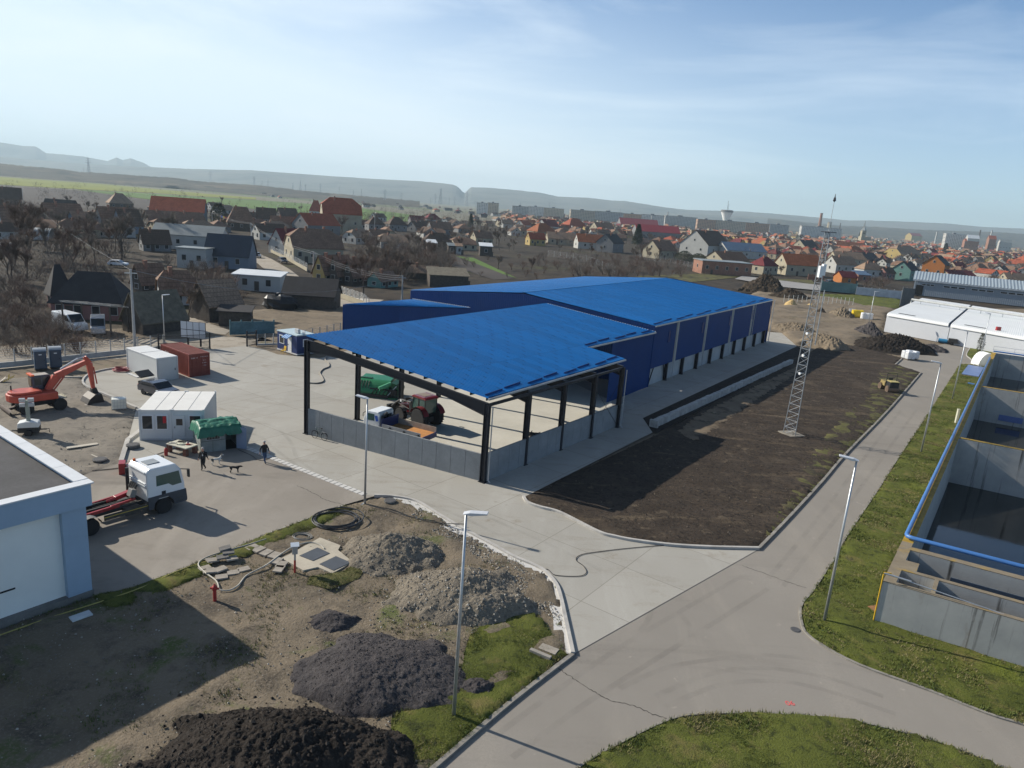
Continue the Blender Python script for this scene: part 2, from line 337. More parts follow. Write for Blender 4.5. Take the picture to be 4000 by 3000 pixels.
# lawns
ln = RR[:8]+RR[8:]+[(5300, 2950), (4600, 2650), (4150, 2480), (3860, 2505), (3443, 2400), (3467, 2250), (3535, 2140), (3640, 1900), (3760, 1640), (3835, 1480), (3858, 1432), (3800, 1425)]
LN = wpoly(ln); patch('lawn', LN, .0, M['lawn'], .6, .2, .5)
IS = wpoly(ISL+[(2060, 3700), (5100, 3900)]); patch('lawn', IS, .0, M['lawn'], .6, .25, .5)
gw = [(1860, 2420), (1950, 2330), (2030, 2350), (2130, 2440), (2215, 2560), (2000, 2738), (1720, 2975), (1520, 2990), (1530, 2800), (1690, 2740), (1800, 2600), (1830, 2500)]
GW = wpoly(gw); patch('lawn', GW, .06, M['lawn'], .4, .22, .6)
ge = [(365, 2332), (511, 2300), (700, 2231), (1052, 2087), (1330, 1982), (1380, 1990), (1200, 2080), (1060, 2130), (960, 2180), (900, 2180), (780, 2260), (560, 2350), (420, 2390)]
GE = wpoly(ge); patch('lawn', GE, .07, M['lawn'], .4, .16, .6)
gq = [(1340, 2240), (1400, 2200), (1440, 2210), (1400, 2270), (1290, 2310), (1200, 2290), (1210, 2260)]
GQ = wpoly(gq); patch('lawn', GQ, .14, M['worn_grass'], .4, .1, .6)
isl2 = [(3790, 1358), (3840, 1366), (3900, 1380), (3880, 1425), (3840, 1440), (3790, 1402), (3775, 1385)]
I2 = wpoly(isl2); patch('lawn', I2, .03, M['lawn'], .6, .1, .5); kerb(cr([G(*p) for p in isl2[:1]+isl2[:3:-1]], 4), KM, .15, .1)
gf = [(3195, 1150), (3330, 1152), (3515, 1170), (3512, 1205), (3400, 1200), (3200, 1185)]
patch('field_grass', wpoly(gf), .06, M['lawn'], 1.5, .25, .3)
patch('field_grass', wpoly([(3330, 1260), (3450, 1240), (3452, 1296), (3400, 1285), (3330, 1285)]), .06, M['worn_grass'], 1, .2, .3)
patch('dirt_field', wpoly([(2880, 1170), (2990, 1130), (3200, 1160), (3500, 1215), (3470, 1235), (3450, 1300), (3330, 1352), (3240, 1330), (3113, 1353), (3052, 1300), (3005, 1292), (2985, 1250)]), .0, M['brown_earth'], 1.2, .9, .16)
patch('concrete_path', wpoly([(3350, 1150), (3515, 1166), (3520, 1150), (3130, 1106), (2900, 1078), (2870, 1090), (3060, 1122)]), .1, pm('path_grey', (.27, .26, .25), .9, var=.15, sc=.2))
# street beyond the fence and yards in the village
patch('dirt_street', wpoly([(-700, 1440), (0, 1352), (450, 1325), (690, 1322), (860, 1312), (1000, 1338), (950, 1352), (820, 1364), (640, 1394), (450, 1400), (0, 1440), (-600, 1530)]), -.08, M['street_dirt'])
patch('dirt_street', wpoly([(820, 1366), (840, 1310), (1010, 1322), (1100, 1330), (1450, 1190), (1500, 1170), (1430, 1165), (1320, 1160), (1210, 1110), (1130, 1050), (1060, 1010), (1000, 985), (930, 965), (905, 975), (985, 1010), (1080, 1090), (1180, 1190), (1150, 1250), (1000, 1330)]), -.07, M['street_dirt'])
patch('bare_yard', wpoly([(930, 1210), (1340, 1200), (1450, 1240), (1340, 1290), (1080, 1335), (980, 1300)]), -.06, M['brown_earth'], 1.2, .3, .3)
patch('bare_yard', wpoly([(640, 1225), (760, 1240), (900, 1290), (880, 1305), (720, 1290)]), -.06, M['street_dirt'], 1, .2, .3)
# fields of the plain
for nm, poly, m, z in (('yellow_field', [(-900, 625), (0, 690), (403, 719), (600, 737), (814, 757), (1000, 771), (1000, 779), (814, 768), (600, 753), (352, 741), (0, 720), (-900, 665)], 'yellow_field', -.2),
     ('green_field', [(300, 740), (600, 756), (814, 770), (1000, 781), (1203, 795), (1416, 813), (1633, 842), (1590, 865), (1380, 858), (1203, 840), (1000, 815), (800, 797), (560, 775)], 'green_field', -.24),
     ('ploughed_field', [(-900, 668), (0, 723), (300, 742), (560, 778), (800, 800), (1000, 818), (990, 830), (500, 815), (0, 800), (-600, 780)], 'ploughed_field', -.28),
     ('green_field', [(2050, 860), (2090, 866), (2090, 885), (2040, 885)], 'green_field', -.2)):
    patch(nm, wpoly(poly), z, M[m])
patch('tan_soil', wpoly([(2640, 1690), (2700, 1640), (2800, 1585), (2950, 1510), (3120, 1428), (3150, 1440), (3000, 1540), (2880, 1620), (2790, 1690), (2720, 1730)]), .1, M['tan_soil'], .6, .2, .6)
# ------------------------------------------------------------------ heaps
PILES = []
def pile(name, label, cat, cx, cy, wpx, hd, h, mat, seed=0, res=90, lump=.16, rz=0, ex=1.0):
    g = G(cx, cy); rx = wpx/sc_at(g); mb = MB(); off = V((seed*13.7, seed*7.1, 0))
    def fn(a, b):
        x, y = (a*2-1)*1.12, (b*2-1)*1.12
        w_ = 1+.3*noise.noise(V((x*1.6, y*1.6, seed)))+.13*noise.noise(V((x*4.5, y*4.5, seed+5)))
        r = sqrt(x*x+y*y)*w_; z = h*max(0, 1-r**1.25)**ex if r < 1 else -.12*(r-1)/.12
        p = V((x*rx, y*hd, 0))
        if r < 1.0:
            z += h*.22*noise.noise(p*.45+off)*(1-r)+lump*noise.fractal(p*3.1+off, .7, 2.1, 6)*(1.02-r)**.35
        return (x*rx, y*hd, max(z, -.15))
    mb.grid(fn, res, res)
    o = mb.build(name, M[mat], smooth=True, loc=(g.x, g.y, 0.03)); o.rotation_euler[2] = rz; tag(o, label, cat); PILES.append(o); return o
pile('gravel_pile', 'low brown gravel pile beside the coil of black pipe', 'gravel pile', 1525, 2170, 205, 2.6, 1.35, 'gravel_pile', 1, 150, .09)
pile('gravel_pile', 'largest grey brown gravel pile, beside the pale kerb and behind the black heap', 'gravel pile', 1800, 2335, 290, 3.0, 1.55, 'gravel_pile', 2, 180, .10)
pile('asphalt_pile', 'broad black pile of crushed asphalt in the foreground by the lamp post', 'asphalt pile', 1490, 2640, 330, 3.0, 1.0, 'asphalt_pile', 3, 190, .07, ex=.8)
pile('asphalt_pile', 'small low black asphalt heap between the gravel and the broad black pile', 'asphalt pile', 1300, 2430, 100, .9, .5, 'asphalt_pile', 4, 60, .08)
pile('asphalt_pile', 'small black clump spilling over the grass right of the foreground lamp post', 'asphalt pile', 1865, 2690, 85, .7, .4, 'asphalt_pile', 5, 60, .12)
pile('soil_heap', 'lumpy dark soil heap cut off by the bottom edge', 'soil heap', 1090, 2990, 500, 3.1, 1.7, 'soil_heap', 6, 220, .15, ex=.8)
pile('soil_heap', 'long black soil heap in front of the white tank building', 'soil heap', 3490, 1362, 165, 5.5, 2.7, 'soil_heap', 7, 100, .5, .15, .8)
pile('soil_heap', 'greyish end of soil heap tapering onto the road by the white tank building', 'soil heap', 3640, 1366, 60, 3, 1.1, 'asphalt_pile', 17, 60, .2)
pile('soil_heap', 'dark soil heap with a lamp post on it left of the white tank building', 'soil heap', 3392, 1305, 50, 4, 2.4, 'asphalt_pile', 8, 60, .5)
pile('soil_heap', 'big dark soil heap behind the far end of the blue hall', 'soil heap', 2985, 1140, 95, 6, 5.5, 'dark_soil', 9, 70, 1.2)
pile('soil_heap', 'long low soil ridge right of the blue hall', 'soil heap', 3085, 1168, 85, 4, 3.0, 'dark_soil', 10, 60, .8, -.3)
pile('sand_pile', 'pointed yellow sand pile on the bare ground behind the hall', 'sand pile', 3087, 1198, 27, 2.4, 2.2, 'sand', 11, 40, .2)
pile('sand_pile', 'small flat yellow sand pile next to the mast', 'sand pile', 3162, 1201, 18, 1.6, 1.2, 'sand', 12, 40, .2)
pile('earth_pile', 'brown earth pile behind the yellow drum', 'earth pile', 3285, 1238, 48, 4, 2.4, 'brown_earth', 13, 60, .7)
pile('earth_pile', 'small dark earth pile just right of the mast', 'earth pile', 3205, 1228, 22, 2.5, 1.6, 'dark_soil', 14, 50, .5)
pile('earth_bank', 'sunlit earth bank with track marks at the end of the retaining wall', 'earth bank', 3215, 1352, 70, 5.5, 2.3, 'brown_earth', 15, 80, .35, .4, .7)
pile('earth_bank', 'broad low earth bank behind the far concrete pad', 'earth bank', 3105, 1292, 90, 5, 1.6, 'brown_earth', 16, 70, .4, .2, .7)
# ------------------------------------------------------------------ grass tufts and stones (nobody could count them)
def tufts(name, poly, n, h0, h1, w, mats, seed, thr=-.1, nsc=.35, z=.06):
    rr = random.Random(seed); vs = []; fs = []; mi = []
    x0, x1 = min(p[0] for p in poly), max(p[0] for p in poly); y0, y1 = min(p[1] for p in poly), max(p[1] for p in poly)
    k = 0; tries = 0
    while k < n and tries < n*8:
        tries += 1; x, y = rr.uniform(x0, x1), rr.uniform(y0, y1)
        if not pip((x, y), poly): continue
        nv = noise.noise(V((x*nsc, y*nsc, seed)))
        if nv < thr+rr.uniform(-.25, .25): continue
        k += 1; kind = 0 if noise.noise(V((x*.5, y*.5, 9.1)))+rr.uniform(-.35, .35) < .12 else 1
        for _ in range(rr.randint(3, 6)):
            a = rr.uniform(0, 2*pi); h = rr.uniform(h0, h1)*(1.15+.5*nv); l = rr.uniform(.2, .9)*h; ox, oy = x+rr.uniform(-.09, .09), y+rr.uniform(-.09, .09)
            c, s = cos(a), sin(a); i = len(vs); ww = w*rr.uniform(.6, 1.3)
            vs += [(ox-s*ww, oy+c*ww, z), (ox+s*ww, oy-c*ww, z), (ox+c*l, oy+s*l, z+h)]; fs.append((i, i+1, i+2)); mi.append(kind)
    me = bpy.data.meshes.new(name); me.from_pydata(vs, [], fs)
    for m in mats: me.materials.append(m)
    me.polygons.foreach_set('material_index', mi); o = bpy.data.objects.new(name, me); C.objects.link(o); tag(o, kind='stuff'); return o
def blade_mat(name, c0, c1):
    m, nt, bs, tc = nodes(name); gm = nt.nodes.new('ShaderNodeNewGeometry')
    c = ramp(nt, gm.outputs['Random Per Island'], [(0, c0), (1, c1)]); nt.links.new(c, bs.inputs['Base Color']); bs.inputs['Roughness'].default_value = .8
    bs.inputs['Specular IOR Level'].default_value = .2; return m
BL = [blade_mat('grass_blade', (.05, .075, .016), (.125, .15, .04)), blade_mat('dry_blade', (.14, .125, .05), (.26, .225, .12))]
tufts('grass', IS, 22000, .05, .14, .016, BL, 1, -.5)
tufts('grass', LN, 34000, .05, .13, .02, BL, 2, -.35)
tufts('grass', GW, 6000, .06, .16, .016, BL, 3, -.35)
tufts('grass', GE, 4500, .05, .12, .016, BL, 4, -.3)
tufts('grass', GQ, 700, .05, .12, .016, BL, 5, -.5, z=.12)
tufts('grass', FG, 5200, .04, .11, .016, BL, 6, .12, .3)
tufts('grass', wpoly([(2985, 2120), (3473, 1610), (3590, 1465), (3500, 1430), (3380, 1560), (3200, 1730), (3060, 1960)]), 4500, .04, .11, .02, BL, 7, -.05, .5, z=.1)
def stones(name, poly, n, r0, r1, mats, seed, z=.05, zf=None):
    rr = random.Random(seed); mb = MB(); x0, x1 = min(p[0] for p in poly), max(p[0] for p in poly); y0, y1 = min(p[1] for p in poly), max(p[1] for p in poly); k = 0
    while k < n:
        x, y = rr.uniform(x0, x1), rr.uniform(y0, y1)
        if not pip((x, y), poly): continue
        k += 1; r = r0+(r1-r0)*rr.random()**3; mb.mi = rr.randrange(len(mats)); q = rr.uniform(.6, 1.4)
        t = rr.uniform(0, 6); c, s = cos(t)*r, sin(t)*r; zz = z+(zf(x, y) if zf else 0)
        mb.add([(x+c*q, y+s*q, zz), (x-s, y+c, zz-.01), (x-c, y-s, zz+.01), (x+s*q, y-c, zz), (x, y, zz+r*.9), (x, y, zz-r*.5)],
               [(0, 1, 4), (1, 2, 4), (2, 3, 4), (3, 0, 4), (1, 0, 5), (2, 1, 5), (3, 2, 5), (0, 3, 5)])
    return tag(mb.build(name, mats), kind='stuff')
ST = [pm('stone_a', (.28, .26, .22), .9, var=.3), pm('stone_b', (.17, .155, .135), .9, var=.3), pm('stone_c', (.40, .37, .32), .9, var=.2)]
stones('loose_stones', FG, 2600, .015, .07, ST, 1, .1)
stones('loose_stones', wpoly([(1640, 1990), (1826, 2095), (2007, 2195), (2120, 2270), (2190, 2420), (2120, 2400), (1980, 2250), (1760, 2130), (1600, 2010)]), 1800, .02, .09, ST, 2, .08)
stones('loose_stones', wpoly(gl), 1500, .02, .10, ST, 3, .08)
SD = [pm('clod_a', (.05, .04, .033), .95, var=.3), pm('clod_b', (.11, .09, .07), .95, var=.3)]
stones('soil_clods', wpoly(sf), 2600, .02, .11, SD, 4, .14)

def on_pile(o, n, r0, r1, mats, seed, spill=.35):
    rr = random.Random(seed); mb = MB(); vs = [v.co+V(o.location) for v in o.data.vertices]; c = V(o.location)
    for k in range(n):
        p = rr.choice(vs)+V((rr.uniform(-.05, .05), rr.uniform(-.05, .05), 0))
        if p.z < .06:
            if rr.random() > spill: continue
            p = V((p.x, p.y, .1))
        r = r0+(r1-r0)*rr.random()**3; mb.mi = rr.randrange(len(mats)); t = rr.uniform(0, 6); cc, s_ = cos(t)*r, sin(t)*r; q = rr.uniform(.6, 1.4)
        mb.add([(p.x+cc*q, p.y+s_*q, p.z), (p.x-s_, p.y+cc, p.z), (p.x-cc, p.y-s_, p.z), (p.x+s_*q, p.y-cc, p.z), (p.x, p.y, p.z+r*.9), (p.x, p.y, p.z-r*.5)], [(0, 1, 4), (1, 2, 4), (2, 3, 4), (3, 0, 4), (1, 0, 5), (2, 1, 5), (3, 2, 5), (0, 3, 5)])
    return tag(mb.build('loose_stones', mats), kind='stuff')
GP = [pm('pebble_a', (.24, .215, .175), .9, 0, .3), pm('pebble_b', (.13, .115, .095), .9, 0, .3), pm('pebble_c', (.36, .33, .28), .9, 0, .2)]
on_pile(PILES[0], 2400, .015, .07, GP, 1); on_pile(PILES[1], 3400, .015, .09, GP, 2); on_pile(PILES[2], 2200, .015, .06, [pm('grit_a', (.06, .055, .055), .9, 0, .3), pm('grit_b', (.03, .028, .028), .9, 0, .3)], 3); on_pile(PILES[5], 2400, .02, .10, [pm('lump_a', (.025, .021, .018), .95, 0, .3), pm('lump_b', (.05, .04, .032), .95, 0, .3)], 4)
# ------------------------------------------------------------------ canopy shed and blue hall
def wp(mb, name, mats, root, **k):
    o = mb.build(name, mats, root, **k); o.location = -V(root.location); return o
def sheetmat(name, c, rough, spec):
    m, nt, bs, tc = nodes(name); mp = nt.nodes.new('ShaderNodeMapping'); mp.inputs['Rotation'].default_value[2] = -UA; nt.links.new(tc.outputs['Object'], mp.inputs[0]); bt = nt.nodes.new('ShaderNodeTexBrick'); bt.offset = .5; nt.links.new(mp.outputs[0], bt.inputs[0])
    for k_, v_ in (('Scale', 1), ('Brick Width', 1.06), ('Row Height', 6.2), ('Mortar Size', .03), ('Mortar Smooth', .2)): bt.inputs[k_].default_value = v_
    bt.inputs['Color1'].default_value = (*k3(c, .9), 1); bt.inputs['Color2'].default_value = (*k3(c, 1.1), 1); bt.inputs['Mortar'].default_value = (*k3(c, .62), 1)
    d = ramp(nt, nz(nt, tc, .9, 5, .6, (.25, 2.2, 1, -UA)), [(.45, 0.0), (.8, .12)]); cc = mix(nt, d, bt.outputs[0], (.10, .16, .24)); nt.links.new(cc, bs.inputs['Base Color']); bs.inputs['Roughness'].default_value = rough; bs.inputs['Specular IOR Level'].default_value = spec; M[name] = m; return m
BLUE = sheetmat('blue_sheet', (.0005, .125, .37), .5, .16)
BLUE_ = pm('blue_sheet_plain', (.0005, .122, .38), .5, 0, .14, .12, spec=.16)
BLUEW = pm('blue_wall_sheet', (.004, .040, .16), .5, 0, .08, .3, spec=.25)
STEEL = pm('black_steel', (.012, .014, .02), .5, .0, .2, 1)
GALV = pm('galvanised', (.42, .44, .46), .42, .6, .12, 2)
PANEL = pm('wall_concrete', (.21, .225, .235), .85, var=.14, sc=.7, bmp=.1, bsc=25)
PLINTH = pm('plinth_concrete', (.36, .375, .38), .85, var=.14, sc=.4)
WHITE = pm('white_paint', (.72, .73, .73), .5, 0, .05, 1)
DARK = pm('dark_void', (.008, .008, .009), .9)
def corr(mb, a0, a1, b0, b1, n, h, nrm=(0, 0, 1), segs=1):
    """ribbed sheet: edge a0-a1 to edge b0-b1, n ribs along the edges"""
    a0, a1, b0, b1, nrm = V(a0), V(a1), V(b0), V(b1), V(nrm)
    ts = []
    for k in range(n):
        for f, z in ((0, 0), (.42, 0), (.55, h), (.87, h)): ts.append(((k+f)/n, z))
    ts.append((1, 0)); vs = []
    for t, z in ts:
        p = a0.lerp(a1, t)+nrm*z; q = b0.lerp(b1, t)+nrm*z
        for j in range(segs+1): vs.append(p.lerp(q, j/segs))
    k = segs+1
    mb.add(vs, [(i*k+j, (i+1)*k+j, (i+1)*k+j+1, i*k+j+1) for i in range(len(ts)-1) for j in range(segs)])
    return mb
TL, T_ = G(1193, 1311, 8.85), G(2134, 1186, 8.9)
A_, B_ = G(1905, 1556, 6.62), G(2441, 1403, 6.55)
P_ = TL.lerp(T_, .62); N1 = G(2293, 1356, 7.15); RB = G(2560, 1297, 7.3)
shed = thing('steel_canopy', 'open steel canopy with a single sloping ribbed blue roof on black columns', 'canopy', (C1.x, C1.y, 0))
mb = MB(); corr(mb, TL, P_, A_, B_, 80, .085); corr(mb, P_, T_, N1, RB, 48, .085)
roof = wp(mb, 'roof', BLUE, shed)
cols = [G(*p) for p in ((1885.3, 1883.7), (2044.6, 1814.6), (2183, 1756.9), (2301.6, 1710.1), (2406.7, 1668.8))]
lcols = [W(-2.8+6.07*k, 17.8+.35*k) for k in range(6)]
def zroof(p):
    u, n = UN(p); return 6.6-.27+max(0, n)*(2.2/18.2)
def icol(root, p, z1, dep=.42, z0=0):
    m = MB(); a = UA+pi/2
    m.box(p+V((0, 0, (z0+z1)/2)), (dep, .03, z1-z0), a)
    dd = V((cos(a), sin(a), 0))*(dep/2)
    for s_ in (-1, 1): m.box(p+dd*s_+V((0, 0, (z0+z1)/2)), (.035, .30, z1-z0), a)
    m.box(p+V((0, 0, z0+.03)), (.62, .5, .06), a); return wp(m, 'column', STEEL, root)
for p in cols: icol(shed, p, zroof(p)-.1)
for p in lcols[:5]: icol(shed, p, zroof(p)-.1)
for k in range(5):
    a, b = cols[k], lcols[k]; d = (b-a).normalized(); L = (b-a).length; m = MB(); za, zb = zroof(a)+.02, zroof(b)+.02
    def rb(t, dp): return a+(b-a)*t+V((0, 0, za+(zb-za)*t-dp))
    st = [(0, 1.05), (.2, .62), (.8, .62), (1, 1.05)]
    for i in range(3):
        (t0, d0), (t1, d1) = st[i], st[i+1]; nr = V((-d.y, d.x, 0))
        for wd, (u0, u1), (l0_, l1_) in ((.02, (0, 0), (d0, d1)), (.26, (0, 0), (.05, .05)), (.26, (d0-.05, d1-.05), (d0, d1))):
            q = [rb(t0, u0), rb(t1, u1), rb(t1, l1_), rb(t0, l0_)]
            m.add([p-nr*wd/2 for p in q]+[p+nr*wd/2 for p in q], [(0, 1, 2, 3), (7, 6, 5, 4), (0, 4, 5, 1), (1, 5, 6, 2), (2, 6, 7, 3), (3, 7, 4, 0)])
    wp(m, 'rafter', STEEL, shed)
for k in range(13):
    t = (k+.15)/12.6; a = A_.lerp(TL, min(1, t))-V((0, 0, .17)); b = B_.lerp(P_, min(1, t))-V((0, 0, .17))
    m = MB(); m.beam(a+(b-a).normalized()*.15, b, .07, .22); wp(m, 'purlin', STEEL, shed)
m = MB(); m.beam(cols[0]+V((0, 0, 6.18)), cols[4]+V((0, 0, 6.14)), .16, .22); wp(m, 'eave_beam', STEEL, shed)
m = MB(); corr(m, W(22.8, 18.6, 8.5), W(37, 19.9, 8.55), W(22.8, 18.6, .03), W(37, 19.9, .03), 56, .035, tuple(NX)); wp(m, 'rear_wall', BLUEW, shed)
gz = V((0, 0, -.08))
m = MB(); m.beam(A_+gz-NX*.1, B_+gz-NX*.1, .16, .14); m.beam(N1+gz-NX*.1, RB+gz-NX*.1, .16, .14); wp(m, 'gutter', GALV, shed)
for p, z1 in ((cols[0], 6.1), (cols[4], 6.0)):
    m = MB(); q = p-NX*.42+UX*.12; m.tube([q+V((0, 0, z1)), q+V((0, 0, .25)), q-NX*.2+V((0, 0, .1))], .055, 6); wp(m, 'downpipe', GALV, shed)
for (a, b, n, off) in ((A_, B_, 8, .9), (N1, RB, 5, .6)):
    for k in range(n):
        c0 = a.lerp(b, (k+.06)/n); c1 = a.lerp(b, (k+.9)/n); up = ((TL-A_).normalized())
        m = MB(); m.beam(c0+up*(.35+.28*(k % 2))+V((0, 0, .12)), c1+up*(.5+.28*(k % 2))+V((0, 0, .12)), .05, .16); wp(m, 'snow_guard', BLUEW, roof) if False else wp(m, 'snow_guard', BLUEW, shed)
for (i, j) in ((3, 4),):
    for s_ in (0, 1):
        m = MB(); m.cyl(cols[i]+V((0, 0, .3 if s_ else 5)), cols[j]+V((0, 0, 5 if s_ else .3)), .018, n=5); wp(m, 'brace_rod', STEEL, shed)
# low concrete walls between the columns (a thing of their own)
lw = thing('concrete_wall', 'low grey wall of upright concrete panels between the canopy columns', 'wall', (C1.x, C1.y, 0))
def panels(a, b, h0, h1, n, th=.16):
    d = (b-a).normalized(); L = (b-a).length
    for k in range(n):
        p, q = a+d*(L*k/n+.012), a+d*(L*(k+1)/n-.012); h_ = h0+(h1-h0)*(k+.5)/n; m = MB()
        m.box((p+q)/2+V((0, 0, h_/2)), ((q-p).length, th, h_), atan2(d.y, d.x)); wp(m, 'panel', PANEL, lw)
panels(C1+NX*.35+UX*.05, G(1199, 1695)-NX*.2, HG(C1, 1778), HG(G(1204, 1696), 1594), 13)
panels(C1+UX*.35, cols[4]+UX*1.4+NX*.15, 2.3, 2.3, 16)
m = MB(); m.box(W(22.5, 3.6, 1.5), (3.6, .2, 3.0), UA+.5); m.build('concrete_slab', PLINTH); tag(bpy.data.objects['concrete_slab'], 'tall pale concrete slab standing on the canopy floor at its far right end', 'slab')
patch('canopy_floor', [p[:2] for p in (W(.3, .4), W(22, .4), W(30, 5.4), W(37, 20), W(26, 20), W(-2.5, 17.4))], .034, pm('floor_concrete', (.50, .48, .42), .8, var=.09, sc=.25))
# ---- main hall
hall = thing('blue_hall', 'long blue sheet metal hall with a low gabled blue roof behind the canopy', 'hall', tuple(W(62, 24)))
e0, e1, l0, l1 = G(2561, 1273, 7.85), G(3019, 1171, 7.85), G(1604, 1134, 7.85), G(2282, 1081, 7.85)
r0, r1 = G(2045, 1143, 9.65), G(2604, 1087, 9.65)
m = MB(); corr(m, r0, r1, e0, e1, 150, .08); corr(m, r0, r1, l0, l1, 150, .08)
hroof = wp(m, 'roof', BLUE, hall)
m = MB(); m.beam(r0+V((0, 0, .07)), r1+V((0, 0, .07)), .5, .03); wp(m, 'ridge_cap', BLUE, hall)
dn = lambda p, z: V((p.x, p.y, z)); ia = (V((e1.x-e0.x, e1.y-e0.y, 0))).normalized(); inn = V((-ia.y, ia.x, 0))
s0, s1 = e0+inn*.12, e1+inn*.12
m = MB()
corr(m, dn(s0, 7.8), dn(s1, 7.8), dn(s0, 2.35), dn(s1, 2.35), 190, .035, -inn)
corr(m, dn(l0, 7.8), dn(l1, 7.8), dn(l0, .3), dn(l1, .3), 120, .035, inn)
def gable(m, a, b, r, nrm, n=120, zb=.05):
    for k in range(n):
        for f0, f1, h0, h1 in ((0, .45, 0, 0), (.45, .55, 0, .035), (.55, .9, .035, .035), (.9, 1, .035, 0)):
            q = []
            for f, h_ in ((f0, h0), (f1, h1)):
                t = (k+f)/n; p = a.lerp(b, t); z = (a.z+(r.z-a.z)*t*2) if t < .5 else (r.z+(b.z-r.z)*(t-.5)*2)
                q += [dn(p, z-.06)+nrm*h_, dn(p, zb)+nrm*h_]
            m.add(q, [(0, 1, 3, 2)])
ng = V((-(l0-e0).y, (l0-e0).x, 0)).normalized(); ng = ng if ng.dot(UX) < 0 else -ng
gable(m, e0, l0, r0, ng); gable(m, e1, l1, r1, -ng)
w0, w1 = G(2368, 1574), G(2535, 1515.6)
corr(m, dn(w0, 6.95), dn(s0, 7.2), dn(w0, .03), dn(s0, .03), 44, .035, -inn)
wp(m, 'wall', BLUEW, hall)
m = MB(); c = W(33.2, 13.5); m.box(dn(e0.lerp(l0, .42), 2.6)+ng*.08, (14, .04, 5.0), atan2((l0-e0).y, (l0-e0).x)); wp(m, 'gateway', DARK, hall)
m = MB(); m.box(dn((s0+s1)/2, 1.2)+inn*.5, ((s1-s0).length, .3, 2.4), atan2(ia.y, ia.x)); wp(m, 'plinth', PLINTH, hall)
Lh = (s1-s0).length
for px_ in (655, 797, 925, 1045, 1155, 1255, 1345, 1435, 1515):
    py = {655: 965, 797: 912, 925: 865, 1045: 820, 1155: 780, 1255: 742, 1345: 708, 1435: 675, 1515: 645}[px_]
    g = G(2300+px_/2.212, 1050+py/2.212); t = (g-dn(s0, 0)).dot(ia); p = dn(s0, 0)+ia*t+inn*.15; icol(hall, p, 2.45, .5)
    if px_ in (655, 1435, 1515):
        m = MB(); s_ = 1 if px_ == 1435 else -1; m.beam(p+V((0, 0, .1)), p+ia*1.0*s_+V((0, 0, 2.4)), .12); wp(m, 'brace', STEEL, hall)
m = MB(); m.beam(dn(s0, .1), dn(s0, 2.4)+ia*1.5+inn*.1, .12); wp(m, 'brace', STEEL, hall)
STRIP = pm('skylight_strip', (.34, .33, .31), .45, 0, .12, 1)
def tat(px_, py, z):
    return (G(2300+px_/2.212, 1050+py/2.212, z)-dn(s0, z)).dot(ia)
for px_, py in ((690, 945), (955, 848), (1185, 762), (1375, 690), (1543, 628)):
    t = tat(px_, py, 0); q = dn(s0, 0)+ia*t-inn*.13; m = MB()
    m.tube([q+V((0, 0, 7.7)), q+V((0, 0, .2)), q-inn*.15+V((0, 0, .1))], .06, 6); wp(m, 'downpipe', GALV, hall)
for px_, py in ((790, 455), (1052, 400), (1275, 350), (1462, 312)):
    t = tat(px_, py, 7.75); m = MB(); q0, q1 = dn(s0, 7.7)+ia*(t-.45)-inn*.05, dn(s0, 7.7)+ia*(t+.45)-inn*.05
    corr(m, q0, q1, dn(q0, 2.36), dn(q1, 2.36), 4, .03, -inn); wp(m, 'skylight_panel', STRIP, hall)
for px_, py in ((645, 575), (930, 500), (1175, 440), (1378, 390), (1535, 352)):
    t = tat(px_, py, 6.0); m = MB(); c = dn(s0, 6.0)+ia*t-inn*.06
    for s_ in (-1, 1): m.box(c+ia*.36*s_, (.06, .1, 1.5), atan2(ia.y, ia.x))
    for s_ in (-1, 1): m.box(c+V((0, 0, .75*s_)), (.8, .1, .06), atan2(ia.y, ia.x))
    m.mi = 1; m.box(c+inn*.01, (.7, .06, 1.44), atan2(ia.y, ia.x)); wp(m, 'window', [BLUEW, pm('blue_glass', (.008, .03, .13), .3)], hall)
m = MB(); m.beam(e0+gz-inn*.02, e1+gz-inn*.02, .18, .15); wp(m, 'gutter', GALV, hall)
n_ = 14
for k in range(n_):
    c0 = e0.lerp(e1, (k+.06)/n_); c1 = e0.lerp(e1, (k+.9)/n_); up = (r0-e0).normalized()
    m = MB(); m.beam(c0+up*(.4+.3*(k % 2))+V((0, 0, .1)), c1+up*(.55+.3*(k % 2))+V((0, 0, .1)), .05, .15); wp(m, 'snow_guard', BLUEW, hall)
m = MB()
for k in range(46):
    p = RB.lerp(T_, k/46)+ng*.12; m.box(p+V((0, 0, .08)), (.14, .05, .09), atan2((l0-e0).y, (l0-e0).x))
m.mi = 0; m.beam(RB+ng*.12+V((0, 0, .05)), T_+ng*.12+V((0, 0, .05)), .03, .03); wp(m, 'foam_closure', WHITE, hall)
an = [G(1339, 1189, 6.0), G(1561, 1197, 6.0)]; gv = (l0-e0); gt = lambda p: (V((p.x-e0.x, p.y-e0.y, 0))).dot(V((gv.x, gv.y, 0)))/V((gv.x, gv.y, 0)).length_squared
ab = [dn(e0.lerp(l0, .985), 6.6), dn(e0.lerp(l0, .72), 6.6)]
m = MB(); corr(m, dn(an[0], 5.95), dn(an[1], 5.95), dn(an[0], .02), dn(an[1], .02), 44, .03, ng)
corr(m, dn(an[1], 5.95), dn(ab[1], 6.5), dn(an[1], .02), dn(ab[1], .02), 44, .03, -NX); corr(m, dn(an[0], 5.95), dn(ab[0], 6.5), dn(an[0], .02), dn(ab[0], .02), 44, .03, NX)
ann = wp(m, "annex", BLUEW, hall)
m = MB(); corr(m, an[0]+ng*.15+V((0, 0, .02)), ab[0], an[1]+ng*.15+V((0, 0, .02)), ab[1], 36, .045)
o = m.build('annex_roof', BLUE, hall); o.location = -V(hall.location)
m = MB()
